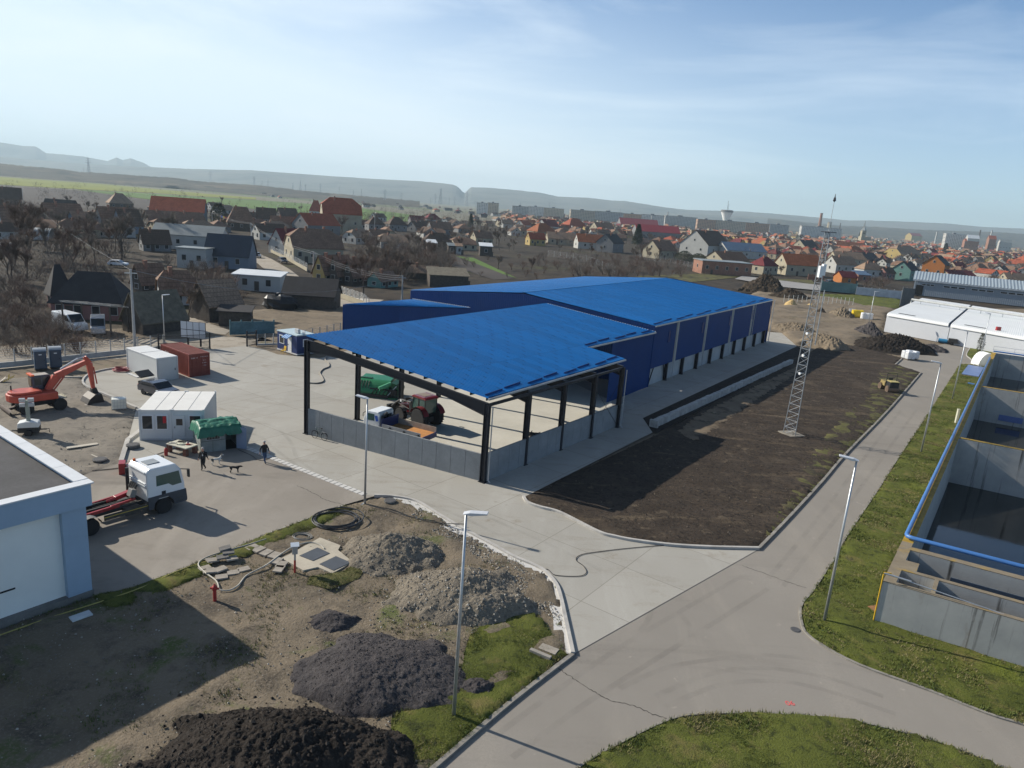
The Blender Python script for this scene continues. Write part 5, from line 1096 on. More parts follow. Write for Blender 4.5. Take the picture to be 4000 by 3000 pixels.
wd_ = ('left end of heap', 'second from the left', 'centre front', 'lying flat in front', 'in front of the dark gap', 'right end of the heap', 'dark one leaning at left rear', 'flat dark one in the middle', 'upper dark one at the back', 'topmost dark one at the back', 'behind the right one', 'tucked under the left one')
for k, (x, y, s_) in enumerate(sp):
    g = G(x, y); m = MB(); m.box((0, 0, .05), (.62, .46, .09), random.Random(k).uniform(.3, .9), random.Random(k+9).uniform(-.18, .18) if s_ else 0)
    tag(m.build('paving_slab', SLB if s_ < 3 else pm('paving_dark', (.13, .125, .12), .9, 0, .2, 2), loc=(g.x, g.y, .08+s_*.09)), 'paving slab in the heap by the apron edge, %s' % wd_[k], 'paving slab', 'paving slabs')
for k, (x, y) in enumerate(((985, 2147), (1010, 2155), (1040, 2168), (1072, 2178), (1080, 2200), (1100, 2215), (1090, 2232))):
    g = G(x, y); m = MB(); m.box((0, 0, .05), (.7, .5, .09), UA+.1*k); tag(m.build('paving_slab', SLB, loc=(g.x, g.y, .1)), 'slab %s of the stepped path up to the chamber slab' % ('farthest from the end', 'next to the far one', 'at the bend', 'just before the concrete', 'at the left corner', 'tilted by the meter', 'lying nearest the meter box')[k], 'paving slab', 'paving slabs')
coil('pipe_coil', 'wide coil of black plastic pipe on the grass by the apron edge', G(1318, 2040), 1.25, 1.6, 5, .045, pm('pipe_black', (.03, .032, .036), .45), 'pipe', 4, .2, .95)
coil('pipe_coil', 'small coil of thin grey pipe in the grass', G(1180, 2103), .3, .6, 4, .025, pm('pipe_grey', (.2, .2, .19), .5), 'pipe', 5, .1)
def cable(name, label, px, r, mat, z=.05, cat='hose', k=6): return tag((lambda m: (m.tube([V((p.x, p.y, z)) for p in cr([G(*q) for q in px], k)], r, 5), m.build(name, mat))[1])(MB()), label, cat)
HG_ = pm('hose_grey', (.38, .36, .31), .6); CB = pm('cable_black', (.025, .025, .027), .6)
cable('hose', 'long pale hose looping from hydrant to the chamber slab', [(855, 2310), (845, 2280), (800, 2245), (775, 2215), (800, 2190), (870, 2165), (960, 2140), (1040, 2115)], .045, HG_, .16)
cable('hose', 'pale hose from hydrant past the meter box onto the slab', [(850, 2315), (890, 2320), (930, 2300), (965, 2260), (1040, 2220), (1100, 2175), (1150, 2145), (1210, 2130), (1250, 2140), (1267, 2155)], .045, HG_, .2)
cable('yellow_rope', 'thin yellow hose along the edge of the apron', [(0, 2490), (200, 2420), (420, 2350), (560, 2300), (700, 2236), (850, 2185), (1000, 2120), (1045, 2090)], .03, pm('hose_yellow', (.42, .36, .10), .6), .12)
cable('hose', 'thick grey hose snaking over the yard left of canopy', [(1205, 1499), (1240, 1500), (1263, 1492), (1258, 1475), (1250, 1460), (1262, 1445), (1285, 1435), (1283, 1420), (1270, 1405), (1290, 1380)], .085, pm('hose_dull', (.26, .24, .21), .7), .1)
cable('cable', 'black cable curving across the pale yard to the kerb', [(2075, 2290), (2120, 2235), (2140, 2228), (2170, 2250), (2260, 2254), (2290, 2240), (2280, 2215), (2250, 2190), (2270, 2170), (2340, 2158), (2450, 2145), (2620, 2130)], .022, CB, .06, 'cable')
cable('cable', 'black cable trailing from the yard corner lamp over the gravel', [(1440, 1985), (1500, 2000), (1600, 2030), (1700, 2052), (1815, 2058)], .025, CB, .2, 'cable')
cable('cable', 'dark cable leading from the red skip along the apron', [(520, 1815), (470, 1830), (400, 1838), (360, 1842)], .03, CB, .06, 'cable')
cable('cable', 'dark cables crossing the pad in front of the white cabins', [(560, 1795), (620, 1775), (680, 1755), (720, 1745)], .025, CB, .06, 'cable')
cable('cable', 'black cable running from the shack door to the drain', [(930, 1758), (980, 1780), (1015, 1800), (1060, 1790)], .02, CB, .05, 'cable')
g = G(649, 1780); gc = thing('gas_bottle', 'short red gas bottle standing in front of cluttered table', 'gas bottle', (g.x, g.y, .02))
m = MB(); m.lathe([(.12, 0), (.13, .1), (.13, .52), (.06, .62)], n=12); m.build('bottle', HR, gc); m = MB(); m.cyl((0, 0, .62), (0, 0, .7), .035, n=8); m.build('valve', BLK, gc)
plank('timber_beam', 'grey timber beam lying on the grass at the road kerb', G(2070, 2552), G(2150, 2585), .2, .15, pm('beam_grey', (.27, .25, .22), .85), 'beam', .12)
plank('stone_slab', 'flat brown stone by the grey timber beam', G(2110, 2535), G(2175, 2560), .5, .1, SLB, 'stone', .1)
plank('styrofoam_board', 'pale board lying in shade beside the flat roofed building', G(277, 2433), G(356, 2405), .5, .07, pm('board_pale', (.52, .56, .58), .8), 'board', .14)
text('90', .42, pm('spray_red', (.75, .12, .12), .8), None, tuple(G(3080, 2738, .012)), 0, pi+.1, 'spray_mark', .001); tag(bpy.data.objects['spray_mark'], 'small red sprayed mark on the road in front of the grass island', 'mark')
def crack(px, seed):
    rr = random.Random(seed); pts = cr([G(*q) for q in px], 9); m = MB(); vs = []
    for i, p in enumerate(pts):
        d = (pts[min(i+1, len(pts)-1)]-pts[max(i-1, 0)]).normalized(); n = V((-d.y, d.x, 0)); w_ = rr.uniform(.008, .03); p = p+n*rr.uniform(-.05, .05); vs += [p+n*w_+V((0, 0, .006)), p-n*w_+V((0, 0, .006))]
    m.add(vs, [(2*i, 2*i+1, 2*i+3, 2*i+2) for i in range(len(pts)-1)]); return tag(m.build('crack', pm('crack_dark', (.05, .045, .04), .95)), kind='structure')
crack([(2180, 2610), (2240, 2650), (2310, 2695), (2380, 2735), (2470, 2755), (2550, 2790), (2612, 2808)], 1); crack([(2900, 2210), (3000, 2245), (3080, 2275), (3150, 2298)], 2)
g0 = G(1190, 1925, .025)
for o_ in (crack([(1160, 1898), (1200, 1915), (1255, 1945), (1275, 1955), (1340, 1972)], 3),): o_.location.z = .02
plank('scrap_heap', 'dark scrap heap on the canopy floor at the right wall', G(2085, 1708), G(2110, 1704), .5, .2, GRIME, 'scrap', .05)
m = MB(); rr = random.Random(3)
for k in range(24): m.cyl((rr.uniform(-.7, .7), rr.uniform(-.4, .4), rr.uniform(.05, .3)), (rr.uniform(-.7, .7), rr.uniform(-.4, .4), rr.uniform(.05, .45)), rr.uniform(.03, .07), n=5)
m.ell((0, 0, .1), (.7, .4, .25), 9, 5, .25, 1); o = m.build('scrap_pile', GRIME, loc=tuple(G(2088, 1706)+V((0, 0, .04)))); tag(o, 'dark tangled heap of scrap on the canopy floor by the right wall', 'scrap'); bpy.data.objects.remove(bpy.data.objects['scrap_heap'])
# bicycle
ba, bb_ = G(1228, 1712), G(1264, 1722); bi = thing('bicycle', 'old bicycle leaning at the grey panel wall of the canopy', 'bicycle', (ba.x, ba.y, .02), atan2((bb_-ba).y, (bb_-ba).x)); bi.rotation_euler[0] = -.1
for x in (0, 1.08):
    m = MB(); m.tube([(x+.33*cos(a), 0, .34+.33*sin(a)) for a in [2*pi*k/22 for k in range(23)]], .02, 6); w_ = m.build('wheel', TYRE, bi)
    m = MB()
    for k in range(9): a = 2*pi*k/9; m.cyl((x, 0, .34), (x+.32*cos(a), 0, .34+.32*sin(a)), .004, n=3)
    m.build('spokes', GALV, w_)
m = MB(); fr = [(0, .34), (.16, .88), (.68, .84), (.52, .32), (1.08, .34)]
for a, b in ((0, 1), (1, 3), (2, 3), (3, 4), (4, 2), (1, 2)): m.cyl((fr[a][0], 0, fr[a][1]), (fr[b][0], 0, fr[b][1]), .018, n=6)
m.cyl((.16, 0, .88), (.2, 0, 1.05), .015, n=6); m.cyl((.68, 0, .84), (.7, 0, .98), .015, n=6); m.build('frame', pm('bike_teal', (.03, .07, .07), .4), bi)
m = MB(); m.tube([(.3, -.28, 1.02), (.2, -.15, 1.06), (.2, .15, 1.06), (.3, .28, 1.02)], .014, 5); m.build('handlebar', GALV, bi); m = MB(); m.ell((.7, 0, 1.0), (.14, .08, .04), 8, 5); m.build('saddle', BLK, bi); m = MB(); m.bx(.8, 1.25, -.06, .06, .72, .74); m.build('rear_rack', GALV, bi)
m = MB()
for z in (.012,): m.grid(lambda a, b: (.0+.37*cos(pi*(.1+.8*a)), -.03+.06*b, .34+.37*sin(pi*(.1+.8*a))), 10, 1); m.grid(lambda a, b: (1.08+.37*cos(pi*(.1+.8*a)), -.03+.06*b, .34+.37*sin(pi*(.1+.8*a))), 10, 1)
m.build('mudguard', BLK, bi)
# ------------------------------------------------------------------ people and dogs
SKIN = pm('skin', (.50, .28, .20), .55, 0, .06, 8); JACK = pm('black_jacket', (.012, .012, .014), .8, 0, .3, 6, bmp=.3, bsc=12); JEAN = pm('blue_jeans', (.04, .075, .15), .85, 0, .2, 8); TROU = pm('dark_trousers', (.016, .017, .02), .85, 0, .2, 8); SHOE = pm('dark_shoe', (.02, .017, .015), .6); HAIR = pm('grey_hair', (.42, .40, .38), .8, 0, .15, 20)
def skin_mesh(name, P, E, R, mats, pick, root_i=0, sub=2, extra=None):
    me = bpy.data.meshes.new(name); me.from_pydata(P, E, []); o = bpy.data.objects.new(name, me); C.objects.link(o)
    o.modifiers.new('skin', 'SKIN'); sk_ = me.skin_vertices[0].data
    for i, r in enumerate(R): sk_[i].radius = (r, r) if not isinstance(r, tuple) else r
    sk_[root_i].use_root = True; s_ = o.modifiers.new('sub', 'SUBSURF'); s_.levels = sub; s_.render_levels = sub
    dg = bpy.context.evaluated_depsgraph_get(); m2 = bpy.data.meshes.new_from_object(o.evaluated_get(dg)); bpy.data.objects.remove(o)
    if extra:
        bm = bmesh.new(); bm.from_mesh(m2); t = bpy.data.meshes.new('t'); t.from_pydata(extra.v, [], extra.f); bm.from_mesh(t); bm.to_mesh(m2); bm.free()
    m2.name = name; m2.materials.clear()
    for x in mats: m2.materials.append(x)
    for p in m2.polygons: p.material_index = pick(p.center); p.use_smooth = True
    q = bpy.data.objects.new(name, m2); C.objects.link(q); return q
def hand(mb, w, d, side):
    """palm direction d from wrist w; four curled fingers and a thumb"""
    w, d = V(w), V(d).normalized(); s = V((0, 0, 1)).cross(d); s = s.normalized() if s.length > .01 else V((0, 1, 0)); n = d.cross(s)
    p = w+d*.05; mb.tube([w-d*.02, p, w+d*.09], [.03, .038, .032], 8)
    for k, (l, o_) in enumerate(((.075, -.03), (.085, -.01), (.08, .01), (.06, .03))):
        a = w+d*.085+s*o_; mb.tube([a, a+d*l*.5+n*.012, a+d*l*.8+n*.04], [.010, .0095, .007], 5)
    a = w+d*.03+s*.032*side; mb.tube([a, a+d*.035+s*.03*side, a+d*.07+s*.035*side+n*.015], [.012, .011, .008], 5)
def person(label, loc, rz, legs, arms, trousers, turn=0.0):
    root = thing('person', label, 'person', (loc.x, loc.y, .03), rz)
    P = [(0, 0, .95), (0, 0, 1.18), (-.01, 0, 1.38), (0, 0, 1.50), (.03, 0, 1.60), (.04, 0, 1.72)]; R = [(.17, .14), (.16, .15), (.19, .13), (.062, .06), (.085, .095), (.075, .085)]; E = [(0, 1), (1, 2), (2, 3), (3, 4), (4, 5)]
    R = [.155, .16, .15, .062, .098, .082]
    for s, (hx, kx, kz, fx, fz) in zip((-1, 1), legs):
        i = len(P); P += [(0, s*.10, .90), (kx, s*.11, kz), (fx, s*.10, fz+.09), (fx+.13, s*.11, fz+.035)]; R += [.115, .072, .055, .042]; E += [(0, i), (i, i+1), (i+1, i+2), (i+2, i+3)]
    ex_ = MB(); ws = []
    for s, (ex1, ez, hx2, hz) in zip((-1, 1), arms):
        i = len(P); P += [(-.01, s*.21, 1.40), (ex1, s*.29, ez), (hx2, s*.31, hz)]; R += [.072, .058, .04]; E += [(2, i), (i, i+1), (i+1, i+2)]; w_ = V(P[-1]); d = (w_-V(P[-2])).normalized(); hand(ex_, w_+d*.03, d, -s); ws.append(w_)
    def pick(c):
        if c.z > 1.505: return 0
        if min((c-w_).length for w_ in ws) < .16 and any((c-w_).dot((w_-V((0, w_.y, 1.15)))) > .006 for w_ in ws if (c-w_).length < .17): return 0
        if c.z < .105: return 3
        return 2 if c.z < .88 and abs(c.y) < .235 else 1
    b = skin_mesh('body', P, E, R, [SKIN, JACK, trousers, SHOE], pick, 0, 2, ex_); b.parent = root
    m = MB(); m.ell((.015, 0, 1.735), (.115, .10, .095), 12, 8); m.v = [(x if z > 1.72 else min(x, .03), y, max(z, 1.66)) for x, y, z in m.v]; m.build('hair', HAIR, b, smooth=True)
    m = MB(); m.ell((.135, 0, 1.645), (.022, .016, .025), 6, 5); m.ell((-.0, .098, 1.65), (.02, .012, .03), 6, 5); m.ell((0, -.098, 1.65), (.02, .012, .03), 6, 5); m.mi = 1
    for s in (-1, 1): m.ell((.118, s*.036, 1.675), (.012, .016, .009), 6, 5)
    m.box((.122, 0, 1.605), (.012, .05, .010)); m.build('face', [SKIN, BLK], b, smooth=True)
    return root
person('man in dark clothes with a badge walking in front of the table, white haired', G(795, 1838), radians(-95), ((0, .02, .5, .02, 0), (0, .14, .5, -.12, .1)), ((-.02, 1.15, .06, .92), (.0, 1.14, -.1, .95)), TROU)
person('man in black jacket and blue jeans walking beside the drain channel', G(1033, 1809), radians(-35), ((0, .16, .5, .24, 0), (0, .02, .48, -.2, .02)), ((-.12, 1.14, -.1, .9), (.1, 1.14, .18, .92)), JEAN)
for o_ in [x for x in bpy.data.objects if x.name == 'person']:
    m = MB(); m.bx(.155, .175, .02, .09, 1.18, 1.3); m.build('badge', WHITE, o_)
    m = MB(); m.tube([(.1, -.06, 1.45), (.165, .05, 1.3), (.12, .1, 1.46)], .008, 4); m.build('lanyard', pm('lanyard', (.5, .5, .45), .7), o_)
def dog(label, loc, rz, mat, mats, headup, cur=0):
    root = thing('dog', label, 'dog', (loc.x, loc.y, .03), rz)
    P = [(-.3, 0, .46), (-.05, 0, .44), (.2, 0, .44), (.32, 0, .52), (.42, 0, .62+headup), (.55, 0, .59+headup), (-.38, 0, .5), (-.52, 0, .56+cur)]
    R = [.085, .09, .115, .075, .07, .035, .03, .014]; E = [(0, 1), (1, 2), (2, 3), (3, 4), (4, 5), (0, 6), (6, 7)]
    for s in (-1, 1):
        i = len(P); P += [(-.28, s*.08, .36), (-.22, s*.085, .27), (-.33, s*.085, .15), (-.30, s*.085, .03), (-.25, s*.085, .02)]; R += [.07, .045, .026, .022, .022]; E += [(0, i), (i, i+1), (i+1, i+2), (i+2, i+3), (i+3, i+4)]
        i = len(P); P += [(.22, s*.08, .34), (.2, s*.085, .2), (.22, s*.085, .03), (.26, s*.085, .02)]; R += [.06, .035, .024, .024]; E += [(2, i), (i, i+1), (i+1, i+2), (i+2, i+3)]
    ex_ = MB()
    for s in (-1, 1): ex_.add([(.40, s*.03, .67+headup), (.36, s*.08, .66+headup), (.40, s*.075, .60+headup if mat == BLK else .75+headup)], [(0, 1, 2), (2, 1, 0)])
    b = skin_mesh('body', P, E, R, mats, lambda c: (1 if len(mats) > 1 and (c.x < -.2 and c.z > .3 and c.x > -.36 or (c.x > .36 and c.z > .6 and c.x < .46)) else 0), 1, 2, ex_); b.parent = root
    m = MB(); m.ell((.58, 0, .6+headup), (.016, .018, .014), 6, 5); m.build('nose', BLK, b)
DW = pm('dog_white', (.55, .54, .5), .85, 0, .1, 8); DK = pm('dog_black', (.012, .011, .012), .7, 0, .3, 8)
dog('white dog with dark patches standing behind the man in dark clothes', G(845, 1816), radians(38), DW, [DW, pm('dog_grey', (.09, .09, .09), .85)], .1)
dog('black dog walking on the apron between the two men', G(918, 1848), radians(12), BLK, [DK], -.1, -.1)
# tyre marks worn into the road and yard
TM, nt_, bs_, tc_ = nodes('tyre_mark'); bs_.inputs['Base Color'].default_value = (.08, .075, .07, 1); bs_.inputs['Roughness'].default_value = .9
f_ = ramp(nt_, nz(nt_, tc_, .6, 4), [(.35, 0.0), (.8, .15)]); nt_.links.new(f_, bs_.inputs['Alpha'])
def tyre_mark(px, w=.22, z=.008):
    pts = cr([G(*q) for q in px], 8); a, b = strip(pts, -w/2, w/2); m = MB(); n = len(a)
    m.add([(p.x, p.y, z) for p in a]+[(p.x, p.y, z) for p in b], [(i, i+1, n+i+1, n+i) for i in range(n-1)]); tag(m.build('tyre_mark', TM), kind='structure')
for px in ([(2420, 2690), (2600, 2610), (2800, 2575), (3000, 2560), (3250, 2590), (3500, 2650), (3750, 2730)], [(2560, 2720), (2750, 2640), (2950, 2610), (3200, 2640), (3450, 2720)], [(2600, 2760), (2800, 2680), (3000, 2660), (3200, 2690), (3500, 2790)], [(2500, 2470), (2540, 2400), (2530, 2340), (2480, 2290)], [(2700, 2500), (2690, 2440), (2650, 2390)], [(3000, 2260), (3150, 2080), (3330, 1850), (3520, 1600)], [(3060, 2290), (3200, 2110), (3380, 1880), (3580, 1600)], [(1900, 2900), (2200, 2680), (2500, 2480), (2900, 2250)], [(2000, 2960), (2300, 2740), (2650, 2520), (3000, 2300)]): tyre_mark(px, .3)
for px in ([(900, 1640), (1050, 1660), (1130, 1720), (1170, 1800), (1300, 1880)], [(850, 1680), (1000, 1700), (1080, 1760), (1200, 1850)], [(1000, 1600), (1200, 1560), (1400, 1545)], [(1620, 1900), (1900, 2020), (2150, 2130), (2350, 2230)], [(1560, 1930), (1800, 2020), (2060, 2150)], [(620, 1640), (900, 1560), (1250, 1480)]): tyre_mark(px, .3, .031)
# ------------------------------------------------------------------ open concrete basins on the right
TH = 2.5; TO = V((21.805, 36.49, 0)); TA = V((.5784, .8158, 0)); TBv = V((.8674, -.4975, 0))
def TK(s, t, z=0.0): return TO+TA*s+TBv*t+V((0, 0, z))
multi('tank_concrete', [((.31,.31,.30),(.42,.415,.39),.5), ((.06,.056,.05),1.5,.57,.70,(1.5,1.5,.06)), ((.17,.12,.07),.5,.62,.8,(1,1,.3)), ((.36,.36,.35),.8,.62,.8)], [(12,.02)], .85)
multi('tank_top', [((.17,.14,.10),(.25,.21,.15),1.2), ((.33,.22,.05),.8,.55,.7)], [(12,.03)], .9)
TY = pm('yellow_edge', (.36, .23, .03), .7, 0, .3, 1.5)
tk_ = thing('open_basins', 'big open concrete basins with dark water, streaked walls and yellow edges', 'basin', tuple(TK(-1.4, 0)))
def twall(s0, s1, t0, t1, z0=-4.0, z1=TH, name='wall', mat=None):
    m = MB(); a = [TK(s0, t0), TK(s1, t0), TK(s1, t1), TK(s0, t1)]; m.prism([(p.x, p.y) for p in a], z0, z1); return wp(m, name, mat or M['tank_concrete'], tk_)
TW = 34
twall(-1.45, -1.14, 0, TW); twall(-1.14, 103.6, 0, .6); twall(.72, 1.05, .6, TW, -4, TH-.02); twall(1.05, 2.3, .6, 1.3, -4, TH-.012); twall(4.06, 4.6, .6, TW, -4, TH-.01)
twall(-1.14, .72, 2.25, 2.45, -4, TH-.05); twall(35.6, 36.0, .6, TW); twall(67.0, 67.4, .6, TW); twall(103.3, 103.7, .6, TW)
for q in ((-1.45, -1.14, 0, TW), (.72, 1.05, .6, TW), (4.06, 4.6, .6, TW), (1.05, 2.3, .6, 1.3), (-1.14, .72, 2.25, 2.45)): twall(*q, TH-.04, TH+.012, 'wall_top', M['tank_top'])
twall(-1.14, 5.2, 0, .6, TH-.04, TH+.013, 'wall_top', M['tank_top']); twall(5.2, 103.7, 0, .6, TH-.04, TH+.013, 'wall_top', TY)
for s in (35.6, 67.0): twall(s, s+.4, .6, TW, TH-.04, TH+.014, 'wall_top', TY)
for t0, t1 in ((2.9, 7.2), (11.5, 16.5), (21, 26)): twall(4.0, 4.06, t0, t1, .3, 1.5, 'baffle_plate', pm('baffle_blue', (.035, .055, .09), .6))
PBL = pm('pipe_blue', (.055, .16, .40), .4, 0, .1, 1)
for t0 in (3.2, 9.5, 16): twall(66.9, 67.0, t0, t0+2.6, -1.5, -.75, 'blue_panel', pm('panel_blue', (.10, .15, .34), .5))
m = MB(); pts = [TK(95, .12, TH+.24), TK(5.9, .12, TH+.24), TK(5.62, .2, TH+.24), TK(5.5, .5, TH+.24), TK(5.5, TW, TH+.24)]; m.tube(pts, .13, 12); wp(m, 'blue_pipe', PBL, tk_, smooth=True)
for s in range(10, 95, 12): m = MB(); p = TK(s, .12); m.bx(p.x-.08, p.x+.08, p.y-.08, p.y+.08, TH, TH+.12); wp(m, 'pipe_saddle', GALV, tk_)
m = MB(); m.beam(TK(-1.46, -.04, 0), TK(-1.46, -.04, TH+.4), .05); m.beam(TK(-1.46, -.04, TH+.5), TK(-1.3, .3, TH+.5), .06); wp(m, 'yellow_rail', pm('yellow_pipe', (.55, .33, .02), .5), tk_)
m = MB(); m.cyl(TK(-1.46, -.02, TH+.48), TK(-1.2, 6.5, TH-.1), .03, n=6); m.cyl(TK(-1.46, -.02, TH+.48), TK(-1.4, 1.3, TH+.4), .05, n=6); wp(m, 'grey_conduit', GALV, tk_)
m = MB()
for t in range(0, 30, 3): m.beam(TK(103.5, t+.1, TH), TK(103.5, t+.1, TH+1.1), .05)
for z in (.55, 1.1): m.beam(TK(103.5, .1, TH+z), TK(103.5, 28, TH+z), .05)
wp(m, 'guard_rail', pm('rail_pale', (.45, .47, .5), .5), tk_)
m = MB(); m.tube([TK(103.2, .2, TH+.3), TK(103.2, TW, TH+.3)], .12, 8); wp(m, 'blue_pipe', PBL, tk_)
m, nt, bs, tc = nodes('dark_water'); bs.inputs['Base Color'].default_value = (.010, .011, .010, 1); bs.inputs['Roughness'].default_value = .06; bump(nt, bs, nz(nt, tc, 1.6, 3), .05, .05); WATER = m
for s0, s1, z in ((-1.2, .8, -1.0), (1.0, 4.1, -1.3), (4.5, 35.7, -2.0), (35.9, 67.1, -2.0), (67.3, 103.4, -1.6)):
    m = MB(); a = [TK(s0, .5, z), TK(s1, .5, z), TK(s1, TW, z), TK(s0, TW, z)]; m.add(a, [(0, 1, 2, 3)]); tag(m.build('water', WATER), kind='structure')
# the pit is open: cut the ground sheets there
def pit(o):
    bm = bmesh.new(); bm.from_mesh(o.data); off = V(o.location); na = V((-TBv.y, TBv.x, 0)); nb = V((-TA.y, TA.x, 0))
    S0, S1, T0, T1 = TK(-1.3, .3), TK(103.5, .3), TK(0, .3), TK(0, TW-.1)
    for c, n in ((S0, na), (S1, na), (T0, nb), (T1, nb)): bmesh.ops.bisect_plane(bm, geom=bm.verts[:]+bm.edges[:]+bm.faces[:], plane_co=c-off, plane_no=n)
    def ins(p):
        d = p+off-TO; det = TA.x*TBv.y-TA.y*TBv.x; s = (d.x*TBv.y-d.y*TBv.x)/det; t = (TA.x*d.y-TA.y*d.x)/det; return -1.3 < s < 103.5 and .3 < t < TW-.1
    bmesh.ops.delete(bm, geom=[f for f in bm.faces if ins(f.calc_center_median())], context='FACES'); bm.to_mesh(o.data); bm.free()
for nm in ('ground', 'village_ground', 'site_ground', 'lawn', 'lawn.001', 'road'): pit(bpy.data.objects[nm])
# covered white tanks
WA, WB, WC = G(3452, 1295), G(3698, 1342), G(3994, 1400); WD = V((33, 46.6, 0)); WE = WC+(WC-WB)*.1
wt = thing('covered_tank_building', 'low white building with two big white ribbed roof covers side by side', 'building', tuple(WA))
TWL = pm('white_wall', (.50, .52, .55), .7, 0, .06, .1); TRF = pm('white_roof', (.74, .75, .74), .5, 0, .05, .1)
def para(m, a, b, d, z0, z1):
    q = [a, b, b+d, a+d]; m.prism([(p.x, p.y) for p in q], z0, z1)
m = MB(); para(m, WA, WB-(WB-WA)*.012, WD, 0, 3.55); para(m, WB, WE, WD, 0, 3.4); wp(m, 'wall', TWL, wt) if False else None
for a, b, z in ((WA, WB-(WB-WA)*.008, 3.5), (WB, WE, 3.4)):
    m = MB(); para(m, a, b, WD, 0, z); wp(m, 'wall', TWL, wt)
    m = MB(); dn_ = WD.normalized(); e_ = (b-a).normalized(); ov = .25
    prof = [(-ov, z), (-ov, z+.18), (.15, z+.42), (.7, z+.56), (1.6, z+.62)]
    N_ = 40; vs = []
    for k in range(N_*2+1):
        t = k/(N_*2); h_ = .035*(k % 2); p = a.lerp(b-e_*.35, t)
        for (u, zz) in prof+[(WD.length-.5, z+.62), (WD.length, z+.1)]: q = p+dn_*u; vs.append((q.x, q.y, zz+h_))
    r_ = len(prof)+2
    m.add(vs, [(i*r_+j, (i+1)*r_+j, (i+1)*r_+j+1, i*r_+j+1) for i in range(N_*2) for j in range(r_-1)]); wp(m, 'roof_cover', TRF, wt)
    m = MB(); q0 = a.lerp(b, .16)+dn_*3; q1 = a.lerp(b, .42)+dn_*3; m.beam(dn(q0, z+.68), dn(q1, z+.68), .7, .06); wp(m, 'roof_vent', BLK, wt)
m = MB(); p0, p1 = WA+WD*.62+V((0, 0, 5.0)), WE+WD*.62+V((0, 0, 5.0)); m.tube([p0-V((0, 0, 1.0)), p0, p1], .28, 10); wp(m, 'overhead_pipe', pm('pipe_pale', (.42, .43, .42), .5), wt)
for k in range(6): m = MB(); p = p0.lerp(p1, (k+.5)/6); m.cyl((p.x, p.y, 3.9), (p.x, p.y, 4.9), .08, n=6); wp(m, 'pipe_support', GALV, wt)
m = MB(); q = WB.lerp(WC, .62)+WD*.06; m.box(dn(q, 4.4), (.8, .5, .7)); wp(m, 'red_box', RED, wt)
# grey sheet hall
h0, h1 = G(3562, 1150), G(4000, 1198); hd = (h1-h0).normalized(); hn = V((-hd.y, hd.x, 0)); hn = hn if hn.y > 0 else -hn; hL = 80; HH, HR_ = 5.6, 8.2
gh = thing('grey_hall', 'long grey sheet hall with narrow window strips behind the white roofed tanks', 'hall', tuple(h0))
GW_ = pm('grey_sheet', (.21, .245, .285), .55, 0, .06, .1)
m = MB(); corr(m, dn(h0, HH), dn(h0+hd*hL, HH), dn(h0, 0), dn(h0+hd*hL, 0), 130, .06, -hn); m.add([dn(h0, 0), dn(h0, HH), dn(h0+hn*10, HR_), dn(h0+hn*20, HH), dn(h0+hn*20, 0)], [(0, 1, 2, 3, 4)]); wp(m, 'wall', GW_, gh)
m = MB(); corr(m, dn(h0-hd*.6-hn*.5, HH), dn(h0+hd*hL-hn*.5, HH), dn(h0-hd*.6+hn*10, HR_), dn(h0+hd*hL+hn*10, HR_), 80, .12); m.add([dn(h0-hd*.6+hn*10, HR_), dn(h0+hd*hL+hn*10, HR_), dn(h0+hd*hL+hn*20.5, HH), dn(h0-hd*.6+hn*20.5, HH)], [(0, 1, 2, 3)]); wp(m, 'roof', pm('grey_roof', (.27, .32, .36), .45, 0, .06, .1), gh)
m = MB(); m.beam(dn(h0-hd*.6-hn*.55, HH-.25), dn(h0+hd*hL-hn*.55, HH-.25), .2, .55); wp(m, 'eave_trim', pm('trim_pale', (.36, .4, .44), .5), gh)
for (x0, x1) in ((3592, 3641), (3674, 3762), (3782, 3872), (3895, 3990)):
    def along(x): return (G(x, 1150+(x-3562)*.1096)-h0).dot(hd)
    a_, b__ = along(x0), along(x1); n_ = max(3, int((b__-a_)/2.2))
    for k in range(n_):
        p = h0+hd*(a_+(b__-a_)*(k+.5)/n_)-hn*.08; m = MB(); m.box(dn(p, 4.0), ((b__-a_)/n_*.94, .1, .75), atan2(hd.y, hd.x)); f = wp(m, 'window', pm('win_frame', (.5, .52, .55), .5), gh)
        m = MB(); m.box(dn(p-hn*.04, 4.0), ((b__-a_)/n_*.82, .08, .55), atan2(hd.y, hd.x)); o = m.build('pane', GLASS, f)
m = MB(); p = h0+hd*2.0-hn*.07; m.box(dn(p, 1.9), (2.4, .1, 3.6), atan2(hd.y, hd.x)); wp(m, 'doorway', DARK, gh)
# fences and small things on the far side
def board_fence(label, a, b, h, mat, n=6, name='board_fence'):
    t = thing(name, label, 'fence', (a.x, a.y, 0), atan2((b-a).y, (b-a).x)); L = (b-a).length; m = MB(); m.bx(0, L, -.05, .05, 0, h)
    for k in range(1, 4): m.bx(0, L, -.065, -.05, h*k/4-.03, h*k/4+.03)
    m.build('boards', mat, t)
    for k in range(n+1): m = MB(); m.bx(L*k/n-.1, L*k/n+.1, -.1, .1, 0, h+.25); m.build('post', mat, t)
board_fence('white concrete board fence left of the grey hall', G(3343, 1150), G(3517, 1167), 2.6, pm('fence_white', (.45, .47, .5), .8))
board_fence('greenish board fence below the orange shed', G(3207, 1136), G(3343, 1148), 3.4, pm('fence_green', (.13, .21, .20), .8, 0, .2, .2))
board_fence('dark grey screen fence at the corner of the grey hall', G(3515, 1195), G(3560, 1198), 5.5, pm('screen_grey', (.10, .11, .115), .8, 0, .15, .2), 3)
mesh_fence('wire fence along the far dirt field right of the mast', [G(3060, 1185), G(3200, 1190), G(3330, 1196)], [8, 8], 2.4, 0)
